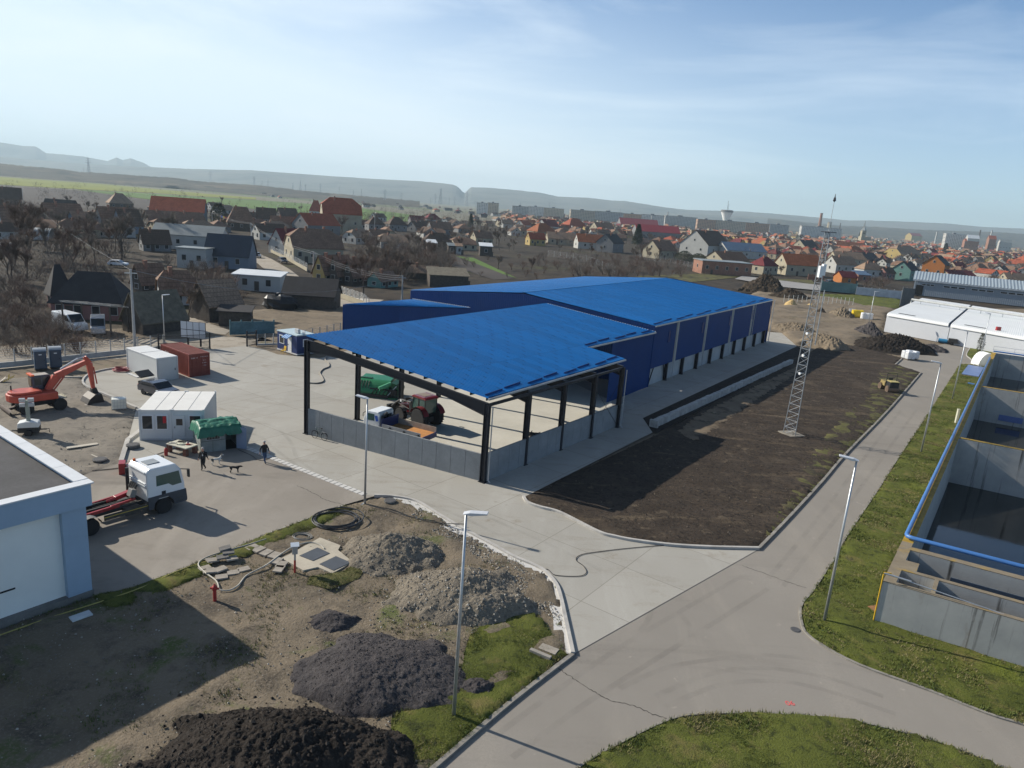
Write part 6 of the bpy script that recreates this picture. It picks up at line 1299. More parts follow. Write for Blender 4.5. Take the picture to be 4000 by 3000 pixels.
g = G(3344, 1243); t = thing('drum', 'yellow drum lying beside a grey tub on the dirt field', 'drum', (g.x, g.y, 0)); m = MB(); m.lathe([(1.05, -1.3), (1.1, -.4), (1.05, .4), (1.1, 1.3), (.4, 1.45)], (0, 0, 1.05), 14, 'x'); m.build('body', pm('drum_yellow', (.62, .44, .02), .5), t); m = MB(); m.cyl((-.9, .9, 0), (-.9, .9, 2.1), .8, n=12); m.build('grey_tub', GALV, t)
for k, (x, lab) in enumerate(((3369, 'leftmost of four white barrels on the dirt field'), (3380, 'second from the left of the four white barrels'), (3388, 'third from the left of the four white barrels'), (3397, 'rightmost of the four white barrels on the dirt field'))):
    g = G(x, 1249+k); t = thing('barrel', lab, 'barrel', (g.x, g.y, 0), 0, 'white barrels'); m = MB(); m.lathe([(.55, 0), (.6, .5), (.58, 1.2), (.6, 1.6), (.5, 1.75)], n=12); m.build('body', WHITE, t); m = MB(); m.cyl((0, 0, 1.75), (0, 0, 1.82), .3, n=10); m.build('lid', GALV, t)
g = G(3552, 1404); t = thing('wrapped_pallet', 'film wrapped pale bundle on a pallet at the roadside kerb', 'pallet', (g.x, g.y, 0), .3)
m = MB(); rq = random.Random(4)
for i_ in range(3):
    for j_ in range(2): m.box((-.8+.8*i_, -.4+.8*j_, .85+rq.uniform(-.08, .1)), (.82, .84, 1.3), rq.uniform(-.06, .06))
m.build('bundle', pm('wrap_white', (.60, .62, .64), .3, 0, .15, 3), t, bev=.15); m = MB(); m.bx(-1.2, 1.2, -.8, .8, 0, .16); m.build('pallet', pm('pallet_dark', (.12, .10, .08), .8), t)
plank('roof_sheet_stack', 'stack of blue ribbed sheets lying on the lawn', G(3788, 1470), G(3812, 1434), 2.3, .12, pm('sheet_blue', (.12, .18, .36), .45), 'sheets', .1)
plank('pipe_bundle', 'short blue pipes lying on the lawn by the basin wall', G(3780, 1500), G(3806, 1505), .3, .15, PBL, 'pipes', .1)
g = G(3842, 1428); t = thing('white_dome', 'white ribbed dome shaped cover standing beside the far end of the basins', 'cover', (g.x, g.y, 0))
m = MB(); m.grid(lambda a, b: ((1.5+.05*(int(a*24) % 2))*cos(pi*a), -1+2.2*b, (2.3+.05*(int(a*24) % 2))*sin(pi*a)), 24, 2); m.add([(1.5*cos(pi*k/12), -1, 2.3*sin(pi*k/12)) for k in range(13)], [tuple(range(13))]); m.build('shell', pm('dome_white', (.66, .68, .68), .5), t)
g = G(3685, 1341); t = thing('pump_unit', 'blue pump lying at the foot of the white tank wall', 'pump', (g.x, g.y, 0), -.6); m = MB(); m.cyl((-1.0, 0, .5), (.6, 0, .5), .42, n=12); m.cyl((.6, 0, .5), (1.1, 0, .5), .25, n=10); m.build('body', pm('pump_blue', (.02, .17, .33), .5), t); m = MB(); m.bx(-.9, .9, -.4, .4, 0, .14); m.build('base', BLK, t)
g = G(3720, 1348); t = thing('trailer_pump', 'small dark machine on wheels in front of the white tank wall', 'machine', (g.x, g.y, 0), -.5); m = MB(); m.bx(-.9, .7, -.5, .5, .5, 1.3); m.bx(.7, 1.3, -.06, .06, .5, .6); m.build('body', GRIME, t, bev=.05)
for y in (-.55, .55): wheel(t, -.2, y, .35, .2)
for (x, y, lab) in ((3689, 1345, 'x'),): pass
m = MB(); q = G(3640, 1905); t = thing('marker_post', 'short cream post standing on the lawn against the basin wall', 'post', tuple(G(3733, 1655))); m.bx(-.12, .12, -.12, .12, 0, 1.7); m.build('post', pm('cream', (.5, .5, .4), .7), t); m = MB(); m.bx(-.15, .15, -.15, .15, 1.7, 1.78); m.build('cap', pm('cream', (.5, .5, .4), .7), t)
plank('rusty_cover', 'rusty reddish round plate in the grass at the basin corner', G(3408, 2372), G(3438, 2392), .8, .05, pm('rust', (.22, .11, .05), .9, 0, .25, 2), 'plate', .08)
# conifers
def needle_mat(name, c0, c1): return blade_mat(name, c0, c1)
CON = needle_mat('needles', (.012, .022, .010), (.035, .05, .018)); BARK = pm('bark', (.075, .06, .05), .95, 0, .3, 3)
def conifer(name, label, g, h, r, seed, prof='cone', n=3200, grp=None, dat=[]):
    rr = random.Random(seed); t = thing(name, label, 'tree', tuple(g), 0, grp); m = MB(); m.cyl((0, 0, 0), (0, 0, h*.8), .05*r+.06, .03, 7); m.build('trunk', BARK, t)
    vs = []; fs = []
    for _ in range(n):
        z = rr.random()**.8; rad = r*((1-z)**.8+.05 if prof == 'cone' else sin(pi*min(1, z*.85+.13))**.6); a = rr.uniform(0, 2*pi); q = rad*(rr.random()**.35); zz = h*(.06+.94*z); l = h*.05*rr.uniform(.6, 1.5); i = len(vs)
        d = V((cos(a), sin(a), rr.uniform(-.5, .5))); s = V((-sin(a), cos(a), rr.uniform(-.5, .5)))*l*.4; p = V((q*cos(a), q*sin(a), zz))
        vs += [p-s, p+s, p+d*l]; fs.append((i, i+1, i+2))
    me = bpy.data.meshes.new('crown'); me.from_pydata(vs, [], fs); me.materials.append(CON); o = bpy.data.objects.new('crown', me); C.objects.link(o); o.parent = t; return t
conifer('cypress', 'slim dark cypress on the grass island by the white tanks', G(3824, 1381), 3.9, .55, 1, 'egg', 900)
conifer('thuja', 'rounder dark evergreen near the right end of the white tanks', G(3926, 1373), 3.0, 1.25, 2, 'egg', 900)
# ------------------------------------------------------------------ village and town
def roofmat(name, c, c2=None):
    if name in M: return M[name]
    m, nt, bs, tc = nodes(name); a = ramp(nt, nz(nt, tc, .35, 5), [(.3, k3(c, .78)), (.7, k3(c, 1.2))]); b = ramp(nt, nz(nt, tc, 2.6, 3, .7), [(.42, 0.0), (.72, .8)])
    col = mix(nt, b, a, c2 or k3(c, .6)); bt = nt.nodes.new('ShaderNodeTexBrick'); bt.inputs['Scale'].default_value = 1.0; bt.inputs['Mortar Size'].default_value = .03; bt.inputs['Brick Width'].default_value = .6; bt.inputs['Row Height'].default_value = .45
    bt.inputs['Color1'].default_value = (.9, .9, .9, 1); bt.inputs['Color2'].default_value = (1.1, 1.1, 1.1, 1); bt.inputs['Mortar'].default_value = (.55, .55, .55, 1); nt.links.new(tc.outputs['Object'], bt.inputs[0])
    col = mix(nt, 1.0, col, bt.outputs[0], 'MULTIPLY'); nt.links.new(col, bs.inputs['Base Color']); bs.inputs['Roughness'].default_value = .85; bs.inputs['Specular IOR Level'].default_value = .25; M[name] = m; return m
RC = {'brown': roofmat('tile_brown', (.23, .14, .095)), 'dbrown': roofmat('tile_dark_brown', (.115, .075, .055)), 'red': roofmat('tile_red', (.33, .085, .045)), 'orange': roofmat('tile_orange', (.31, .105, .048)), 'maroon': roofmat('tile_maroon', (.16, .03, .035)),
      'slate': pm('roof_slate', (.03, .038, .055), .6, 0, .12, .4), 'grey': pm('roof_grey_metal', (.20, .22, .22), .5, 0, .12, .4), 'crimson': pm('roof_crimson', (.30, .035, .045), .5, 0, .1, .3), 'black': pm('roof_black', (.028, .026, .028), .8, 0, .25, .8),
      'bluegrey': pm('roof_blue_grey', (.09, .14, .21), .5, 0, .12, .4), 'white': pm('roof_white', (.62, .64, .65), .5, 0, .08, .4), 'tan': roofmat('tile_tan', (.30, .205, .14)), 'thatch': pm('thatch', (.13, .115, .085), .95, 0, .3, 1.5, .5, 6)}
WLC = {'white': pm('plaster_white', (0.396,0.396,0.374), .85, 0, .08, .4), 'cream': pm('plaster_cream', (0.331,0.295,0.216), .85, 0, .1, .4), 'grey': pm('plaster_grey', (0.173,0.176,0.18), .9, 0, .12, .4), 'bluegrey': pm('plaster_blue', (0.158,0.194,0.238), .85, 0, .1, .4), 'pink': pm('plaster_pink', (0.238,0.122,0.112), .85, 0, .14, .4), 'yellow': pm('plaster_yellow', (0.346,0.259,0.101), .85, 0, .1, .4),
      'orange': pm('plaster_orange', (0.374,0.137,0.036), .8, 0, .08, .4), 'teal': pm('plaster_teal', (0.108,0.216,0.194), .85, 0, .1, .4), 'wood': pm('old_wood', (.075, .062, .052), .9, 0, .3, 2), 'brick': pm('wall_brick', (.25, .13, .09), .9, 0, .25, 2), 'green': pm('plaster_green', (0.0864,0.144,0.0936), .85, 0, .1, .4)}
PANE = glassy('house_glass', (.025, .03, .035), .15); VERGE = pm('verge_board', (.30, .27, .23), .8)
CENT = []
def build_house(name, label, cat, loc, rz, l, w, hw, hr, kind, rc, wc, nl=3, nw=1, chim=1, grp=None, ov=.4, gable=None, door=True, floors=1, lite=False):
    t = thing(name, label, cat, loc, rz, grp); R, Wm = RC[rc], WLC[wc]; a, b = l/2, w/2; m = MB(); m.bx(-a, a, -b, b, 0, hw)
    if kind in ('gable', 'half') and hr: 
        m.mi = 1 if gable else 0; k = .55 if kind == 'half' else 1
        for x in (-a, a):
            if k == 1: m.add([(x, -b, hw), (x, b, hw), (x, 0, hw+hr)], [(0, 1, 2)])
            else: m.add([(x, -b, hw), (x, b, hw), (x, b*(1-k), hw+hr*k), (x, -b*(1-k), hw+hr*k)], [(0, 1, 2, 3)])
    if kind == 'mono': m.add([(-a, b, hw), (a, b, hw), (a, b, hw+hr), (-a, b, hw+hr)], [(0, 1, 2, 3)]); [m.add([(x, -b, hw), (x, b, hw), (x, b, hw+hr)], [(0, 1, 2)]) for x in (-a, a)]
    m.build('wall', [Wm, WLC[gable] if gable else Wm], t)
    A, B = a+ov*.8, b+ov; ze = hw-ov*hr/b if kind not in ('flat', 'mono') else hw; m = MB(); th = .16; zr = hw+hr
    def slab(q):
        q = [V(p) for p in q]; n = len(q); m.add(q+[p+V((0, 0, th)) for p in q], [tuple(range(n))[::-1], tuple(range(n, 2*n))]+[(i, (i+1) % n, n+(i+1) % n, n+i) for i in range(n)])
    if kind == 'gable':
        for s in (-1, 1): slab([(-A, s*B, ze), (A, s*B, ze), (A, 0, zr), (-A, 0, zr)])
    elif kind == 'half':
        kx = a*.45 if a > b else a*.3; zk = hw+hr*.55; yk = B*.43
        for s in (-1, 1): slab([(-A, s*B, ze), (A, s*B, ze), (A, s*yk, zk), (A-kx, 0, zr), (-A+kx, 0, zr), (-A, s*yk, zk)])
        for s in (-1, 1): slab([(s*A, -yk, zk), (s*A, yk, zk), (s*(A-kx), 0, zr)])
    elif kind == 'hip':
        rx = max(.3, A-B*.85)
        for s in (-1, 1): slab([(-A, s*B, ze), (A, s*B, ze), (rx, 0, zr), (-rx, 0, zr)]); slab([(s*A, -B, ze), (s*A, B, ze), (s*rx, 0, zr)])
    elif kind == 'mono': slab([(-A, -B, hw-.1), (A, -B, hw-.1), (A, B, zr+.1), (-A, B, zr+.1)])
    else: m.bx(-A, A, -B, B, hw, hw+.25)
    ro_ = m.build('roof', R, t)
    for k in range(chim if kind not in ('flat',) else 0):
        m = MB(); x = -a*.35+k*a*.8; y = b*.18*(1 if k else -1); z = zr-abs(y)/b*hr; m.bx(x-.3, x+.3, y-.3, y+.3, z-.4, zr+.75); m.bx(x-.37, x+.37, y-.37, y+.37, zr+.65, zr+.78); m.build('chimney', WLC['brick'], ro_)
    def win(c, wd, hh, ax):
        m = MB(); x, y, z = c; m.box(c, (wd+.2, .1, hh+.2) if ax == 'y' else (.1, wd+.2, hh+.2)); f = m.build('window', WLC['white'], t)
        if not lite: m = MB(); m.box(c, (wd, .14, hh) if ax == 'y' else (.14, wd, hh)); m.build('pane', PANE, f)
        else: f.data.materials[0] = PANE
    for fl in range(floors):
        z = hw*(fl+.55)/floors; hh = min(1.3, hw/floors*.42)
        for k in range(nl): win((-a+l*(k+.5)/nl, -b-.02, z), min(1.0, l/nl*.45), hh, 'y')
        for k in range(nw): win((-a-.02, -b+w*(k+.5)/nw, z), min(1.0, w/nw*.45), hh, 'x')
    if nw and hr > 2.2 and kind in ('gable', 'half'): win((-a-.02, 0, hw+hr*.3), .9, min(1.1, hr*.3), 'x')
    if door and not lite: m = MB(); m.box((-a+l*.5/max(1, nl)+l/max(1, nl)*.5, -b-.03, 1.0), (.95, .1, 2.0)); d_ = m.build('door', WLC['wood'], t)
    return t
def house(x0, x1, yb, yt, yaw, asp, kind, rc, wc, label, wf=.37, nl=3, nw=1, chim=1, name='house', cat='house', **k):
    g = G((x0+x1)/2, yb); s = sc_at(g); th = radians(yaw); Wm = (x1-x0)/s; w = Wm/(asp*abs(cos(th))+abs(sin(th))); l = asp*w; D = l*abs(sin(th))+w*abs(cos(th)); dist = sqrt(g.x**2+g.y**2)
    H = max(2.6, (yb-yt)/s*1.03-CAMH*(D/2)/dist); c = g+V((g.x, g.y, 0)).normalized()*D*.5; CENT.append((c.x, c.y, max(l, w)/2))
    return build_house(name, label, cat, (c.x, c.y, -.3), th, l, w, H*wf+.3, min(H*(1-wf), .43*w) if x0 > 1350 and kind != 'mono' else H*(1-wf), kind, rc, wc, nl, nw, chim, **k)
HS = [
 (-20, 88, 802, 735, 35, 1.5, 'gable', 'dbrown', 'wood', 'dark roofed house at the left edge below the ploughed field'),
 (0, 80, 893, 806, 60, 1.5, 'gable', 'brown', 'bluegrey', 'grey blue gabled house at the left edge in the second row'),
 (183, 300, 850, 783, 5, 1.6, 'gable', 'black', 'wood', 'large black roofed barn left of the hip roofed hill house'),
 (182, 312, 893, 798, 62, 2.0, 'gable', 'brown', 'wood', 'long brown tiled house in front of the black roofed barn'),
 (272, 366, 895, 830, 65, 1.3, 'gable', 'tan', 'bluegrey', 'small grey blue gable house with one sunlit roof slope'),
 (80, 165, 895, 815, 62, 1.7, 'gable', 'dbrown', 'grey', 'dark house between the bare trees at the upper left'),
 (414, 524, 815, 758, 40, 1.2, 'hip', 'tan', 'wood', 'house with pale hipped roof in front of the ploughed field'),
 (390, 500, 907, 812, 62, 2.0, 'gable', 'brown', 'grey', 'narrow brown roofed house behind the big bare tree'),
 (455, 548, 912, 822, 66, 1.6, 'gable', 'dbrown', 'bluegrey', 'house with pale blue wall showing behind the big bare tree'),
 (590, 815, 882, 776, 18, 1.5, 'gable', 'red', 'bluegrey', 'big red roofed house with grey gable at the upper left', .52, 3, 0, 0),
 (566, 705, 893, 826, 50, 1.8, 'gable', 'brown', 'wood', 'low brown tiled house in front of the big red roofed one'),
 (673, 802, 905, 832, 55, 1.6, 'gable', 'brown', 'wood', 'brown house between the red roofed house and the grey metal roof'),
 (612, 885, 975, 882, 8, 2.2, 'gable', 'grey', 'white', 'long white house with grey metal roof', .6, 4, 0, 0),
 (545, 668, 980, 900, 40, 1.4, 'gable', 'dbrown', 'grey', 'dark house left of the long grey metal roof'),
 (816, 990, 1047, 922, 3, 1.7, 'gable', 'slate', 'bluegrey', 'pale blue house with plain dark slate roof', .42, 2, 0, 0),
 (706, 822, 1045, 972, 3, 1.5, 'flat', 'grey', 'white', 'flat roofed white extension left of the dark slate roof', 1, 2, 0, 0),
 (882, 1002, 900, 812, 25, 1.6, 'hip', 'brown', 'wood', 'brown hipped roof house by the flag on the street'),
 (1205, 1262, 845, 786, 15, 1.3, 'hip', 'red', 'white', 'white house wing with small red hipped roof'),
 (1240, 1420, 912, 778, 22, 1.35, 'half', 'red', 'cream', 'tall pale three storey house with large red brown roof', .56, 3, 2, 1),
 (1148, 1322, 922, 836, 55, 1.6, 'gable', 'red', 'grey', 'grey gabled house with three small white windows', .5, 2, 3),
 (1052, 1175, 912, 848, 30, 1.7, 'gable', 'brown', 'cream', 'brown tiled house left of the grey gabled one'),
 (1078, 1165, 868, 815, 50, 1.6, 'gable', 'dbrown', 'wood', 'small dark gable house behind the brown tiled row'),
 (1000, 1080, 875, 815, 20, 1.8, 'gable', 'dbrown', 'grey', 'dark low roof beside the village lamp post'),
 (1060, 1195, 992, 896, 62, 1.5, 'gable', 'maroon', 'white', 'white house with steep dark maroon roof on the street'),
 (1102, 1348, 1028, 896, 32, 1.35, 'half', 'brown', 'cream', 'large cream house with brown half hipped roof at the street corner', .46, 4, 2, 2),
 (1230, 1330, 1102, 1000, 65, 1.8, 'gable', 'brown', 'yellow', 'yellow house with three parallel brown gable roofs, leftmost gable'),
 (1290, 1370, 1105, 1000, 65, 2.0, 'gable', 'brown', 'wood', 'middle of the parallel brown gable roofs by the street'),
 (1345, 1430, 1108, 1015, 65, 2.0, 'gable', 'brown', 'wood', 'right one of the parallel brown gable roofs by the street'),
 (1440, 1550, 1122, 1050, 62, 1.6, 'gable', 'brown', 'teal', 'low house with blue green gable and brown roof'),
 (1583, 1712, 1088, 1028, 10, 2.2, 'gable', 'tan', 'wood', 'long low tan tiled roof behind the thicket', .4, 0, 0),
 (1660, 1832, 1122, 1054, 15, 1.6, 'mono', 'thatch', 'wood', 'open barn with grey sloping roof behind the blue hall', .7, 0, 0, 0),
 (1422, 1506, 900, 834, 30, 1.2, 'hip', 'dbrown', 'grey', 'left twin of a pair of brown hipped roofs with chimneys'),
 (1500, 1592, 902, 834, 30, 1.2, 'hip', 'dbrown', 'grey', 'right twin of a pair of brown hipped roofs with chimneys'),
 (1592, 1660, 880, 830, 25, 1.4, 'gable', 'maroon', 'grey', 'pink roofed house beyond the twin hipped roofs'),
 (1648, 1726, 876, 826, 30, 1.3, 'hip', 'maroon', 'white', 'maroon hipped roof next to the green field'),
 (1662, 1770, 912, 864, 30, 1.5, 'gable', 'brown', 'grey', 'brown gable house right of the pink roofed house'),
 (1636, 1772, 975, 898, 20, 1.5, 'hip', 'dbrown', 'wood', 'dark hipped house above the row of sheds'),
 (1436, 1518, 945, 876, 25, 1.4, 'gable', 'brown', 'cream', 'sunlit brown roof left of the thicket'),
 (1592, 1668, 905, 855, 55, 1.5, 'gable', 'dbrown', 'grey', 'narrow dark gable between the brown houses'),
 (1834, 1925, 960, 878, 30, 1.4, 'gable', 'brown', 'cream', 'brown roofed house with white verge boards'),
 (1660, 1706, 985, 940, 20, 1.1, 'mono', 'white', 'wood', 'small shed with white roof, leftmost in the shed row', .8, 1, 0, 0),
 (1744, 1778, 990, 953, 20, 1.1, 'mono', 'grey', 'wood', 'small grey roofed shed in the middle of the shed row', .8, 1, 0, 0),
 (1776, 1806, 992, 955, 20, 1.1, 'mono', 'tan', 'white', 'small white walled shed right in the shed row', .8, 1, 0, 0),
 (1868, 1922, 998, 953, 10, 1.2, 'mono', 'white', 'wood', 'shed with white roof sheets by the garden', .8, 1, 0, 0),
 (1118, 1322, 1208, 1088, 3, 1.5, 'gable', 'black', 'wood', 'dark wooden barn with black roof left of the blue hall', .5, 0, 0, 0),
 (925, 1110, 1132, 1066, 3, 1.9, 'mono', 'white', 'white', 'low building with bright white flat roof', .9, 2, 0, 0),
 (190, 282, 1200, 1040, 50, 1.2, 'hip', 'black', 'pink', 'left wing of pink house with pointed dark roof', .45, 1, 1, 0),
 (238, 520, 1245, 1066, 8, 1.6, 'hip', 'black', 'pink', 'pink house with big dark hipped roof', .38, 4, 1, 0),
 (530, 640, 1140, 1033, 62, 1.6, 'gable', 'brown', 'wood', 'steep house, one slope sunlit brown, behind the dark hipped roof'),
 (612, 772, 1190, 1060, 35, 1.3, 'half', 'brown', 'white', 'white house with brown half hipped roof behind the thatched barn'),
 (505, 708, 1308, 1138, 62, 1.5, 'gable', 'thatch', 'wood', 'grey thatched wooden barn with dark gable', .36, 0, 0, 0),
 (755, 935, 1258, 1095, 60, 1.25, 'gable', 'tan', 'wood', 'wooden barn with one sunlit tiled slope', .45, 0, 0, 0),
 (860, 985, 1275, 1205, 10, 1.9, 'mono', 'black', 'wood', 'low dark lean-to shed beside the sunlit tiled barn', .85, 0, 0, 0),
 (2055, 2172, 935, 872, 35, 1.3, 'hip', 'orange', 'cream', 'orange red hipped roof house left of the long tan roof', .48),
 (2050, 2130, 958, 893, 20, 1.2, 'gable', 'red', 'yellow', 'yellow walled house with red tile roof behind the gardens'),
 (2128, 2245, 955, 896, 10, 2.0, 'gable', 'tan', 'cream', 'house with long tan tiled roof above the white shed roof'),
 (2240, 2364, 972, 914, 12, 1.8, 'gable', 'orange', 'white', 'white house with bright orange gable roof', .45, 2, 1),
 (2322, 2438, 985, 894, 60, 1.5, 'gable', 'black', 'grey', 'steep grey gable house with dark roof and chimneys', .4, 1, 1, 2),
 (2408, 2570, 895, 854, 10, 3.0, 'gable', 'crimson', 'grey', 'long hall with crimson metal roof, farther one', .4, 0, 0, 0),
 (2465, 2652, 937, 882, 10, 2.8, 'gable', 'crimson', 'grey', 'long dark grey building with crimson roof, nearer one', .55, 6, 0, 0),
 (2506, 2642, 1010, 922, 40, 1.3, 'gable', 'brown', 'cream', 'brown tiled house left of the tall white gable'),
 (2642, 2858, 998, 900, 48, 1.5, 'gable', 'dbrown', 'white', 'tall white gabled chalet with steep dark roof and pale chimney', .42, 2, 2, 1),
 (2788, 2988, 1008, 950, 18, 2.0, 'gable', 'bluegrey', 'white', 'white house with blue grey metal roof', .5, 3, 1, 0),
 (2748, 2925, 1036, 984, 30, 1.4, 'gable', 'dbrown', 'cream', 'brown house in front of the blue grey metal roof'),
 (2712, 2920, 1072, 1022, 5, 1.8, 'flat', 'grey', 'brick', 'unfinished brick house with flat concrete roof', 1, 5, 1, 0),
 (2922, 3035, 1070, 978, 35, 1.3, 'hip', 'maroon', 'cream', 'red hipped roof house right of the unfinished brick one'),
 (2185, 2295, 905, 848, 30, 1.3, 'hip', 'red', 'brick', 'red brown brick house with hipped roof'),
 (2090, 2185, 905, 848, 45, 1.3, 'gable', 'maroon', 'white', 'white house with dark maroon gable roof'),
 (2300, 2400, 915, 860, 30, 1.5, 'gable', 'brown', 'cream', 'brown house in the row left of crimson roofs'),
 (2010, 2075, 900, 845, 55, 1.3, 'gable', 'red', 'white', 'small red gabled house by the green patch'),
 (3027, 3192, 1075, 993, 12, 1.7, 'gable', 'orange', 'cream', 'cream house with wide orange roof in front of the mast', .5, 3, 1, 0),
 (2998, 3055, 1010, 960, 35, 1.1, 'hip', 'maroon', 'cream', 'left of two pointed maroon roofs behind the wide orange roof'),
 (3048, 3108, 1002, 960, 35, 1.1, 'hip', 'maroon', 'cream', 'right of two pointed maroon roofs behind the wide orange roof'),
 (3088, 3194, 985, 938, 35, 1.4, 'gable', 'black', 'cream', 'cream gabled house with dark roof left of the mast', .42, 1, 2),
 (3110, 3200, 1005, 970, 40, 1.3, 'hip', 'brown', 'cream', 'brown hipped roof just left of the mast'),
 (3253, 3372, 975, 942, 8, 3.0, 'gable', 'orange', 'white', 'long orange roof right of the mast, the farther one'),
 (3283, 3378, 995, 962, 30, 1.6, 'hip', 'orange', 'cream', 'orange hipped roof in front of the long orange one'),
 (3238, 3366, 1030, 976, 8, 2.2, 'gable', 'tan', 'cream', 'long tan tiled roof right of the mast'),
 (3314, 3442, 1032, 988, 40, 1.5, 'gable', 'black', 'wood', 'dark gabled roof right of the long tan one'),
 (3218, 3335, 1066, 1000, 20, 1.5, 'gable', 'tan', 'white', 'white house with tan roof behind the orange shed', .52),
 (3338, 3440, 1085, 1020, 15, 1.7, 'hip', 'tan', 'white', 'white house with tan hipped roof and two chimneys', .52, 3, 1, 2),
 (3420, 3492, 1090, 1022, 30, 1.4, 'gable', 'dbrown', 'pink', 'pale pink house next to the teal one'),
 (3470, 3588, 1094, 1014, 45, 1.4, 'gable', 'black', 'teal', 'teal house with dark roof', .5, 2, 1),
 (3583, 3708, 1092, 988, 50, 1.3, 'gable', 'black', 'orange', 'bright orange two storey house with dark gabled roof', .56, 2, 2, 0),
 (3588, 3674, 1010, 967, 45, 1.4, 'gable', 'maroon', 'white', 'white gable with one dark window behind the bright orange house'),
 (3640, 3818, 1100, 1056, 25, 1.9, 'gable', 'maroon', 'cream', 'dark maroon roof just behind the grey hall', .4),
 (3838, 3902, 1032, 988, 45, 1.4, 'gable', 'dbrown', 'yellow', 'small yellow gabled house at the right'),
 (3866, 3944, 1075, 1028, 40, 1.5, 'gable', 'black', 'white', 'white gabled house with dark roof behind the grey hall'),
 (3766, 3868, 1072, 1026, 30, 1.5, 'hip', 'brown', 'cream', 'house with orange brown hipped roof behind the maroon roof'),
 (3450, 3592, 1012, 960, 25, 1.5, 'half', 'tan', 'yellow', 'big house with tan half hipped roof in the right quarter'),
 (3535, 3596, 945, 912, 20, 1.8, 'gable', 'crimson', 'yellow', 'yellow hotel like block with crimson roof', .7, 5, 1, 0),
 (3690, 3770, 1062, 1012, 30, 1.5, 'gable', 'maroon', 'cream', 'maroon roof right of the bright orange house'),
 (3900, 4010, 1110, 1062, 10, 1.9, 'gable', 'tan', 'cream', 'long tan thatch coloured roof at the right edge'),
 (3960, 4030, 1045, 975, 20, 1.3, 'hip', 'red', 'white', 'round cornered white house at the right edge with red roof'),
 (3257, 3338, 1110, 1062, 15, 1.4, 'gable', 'maroon', 'orange', 'bright orange wooden shed with maroon roof', .6, 1, 0, 0),
 (3326, 3392, 1100, 1062, 15, 1.4, 'mono', 'bluegrey', 'brick', 'brick outbuilding with pale blue grey roof', .7, 1, 0, 0),
]
for h in HS:
    kw = dict(zip(('wf', 'nl', 'nw', 'chim'), h[10:])); lab = h[9]; sh_ = any(k in lab for k in ('shed', 'barn', 'outbuilding', 'lean-to'))
    house(*h[:10], name='shed' if sh_ else 'house', cat='barn' if 'barn' in lab else 'shed' if sh_ else 'house', **kw)
# greenhouse like pale sheds and canopies at the left
for (x0, x1, yb, yt, lab) in ((105, 190, 936, 892, 'pale plastic greenhouse among bare trees at the left'), (-20, 38, 984, 947, 'pale plastic greenhouse at the left edge')):
    g = G((x0+x1)/2, yb); s = sc_at(g); t = thing('greenhouse', lab, 'greenhouse', tuple(g), .1); w_ = (x1-x0)/s/2; h_ = (yb-yt)/s; PL = pm('plastic_film', (.42, .43, .42), .5, 0, .15, .8)
    m = MB(); m.grid(lambda a, b: (-w_+2*w_*b, -2.2*cos(pi*a)+2.2, h_*sin(pi*a)**.7), 10, 8); m.build('cover', PL, t); m = MB(); [m.tube([(x, -2.25*cos(pi*k/8)+2.2, h_*sin(pi*k/8)**.7+.02) for k in range(9)], .04, 4) for x in (-w_, 0, w_)]; m.build('hoops', GALV, t)
g = G(378, 1298); t = thing('broken_lean_to', 'broken plank roof on posts over the grey van at the pink house', 'shelter', tuple(g), -.1); m = MB()
for k in range(9): m.beam((-3.6+.8*k, -2, 4.3+.05*(k % 3)), (-3.2+.8*k, 2, 3.6+.1*(k % 2)), .35 if k % 3 else .12, .05)
m.beam((-3.6, -1.8, 4.15), (3.6, -1.8, 4.15), .14); m.beam((-3.6, 1.8, 3.5), (3.6, 1.8, 3.5), .14); m.build('roof', pm('plank_grey', (.30, .29, .27), .85, 0, .2, 1), t)
for x in (-3.4, 3.4):
    for y in (-1.8, 1.8): m = MB(); m.beam((x, y, 0), (x, y, 4.1 if y < 0 else 3.5), .15); m.build('post', WLC['wood'], t)
g = G(1095, 1205); m = MB(); m.ell((0, 0, .8), (3.2, 2.0, 1.9), 14, 9, .12, 8); o = m.build('tarp_heap', pm('black_tarp', (.014, .014, .016), .45, 0, .2, 1), loc=tuple(g)); tag(o, 'heap under black tarpaulin left of the dark wooden barn', 'heap')
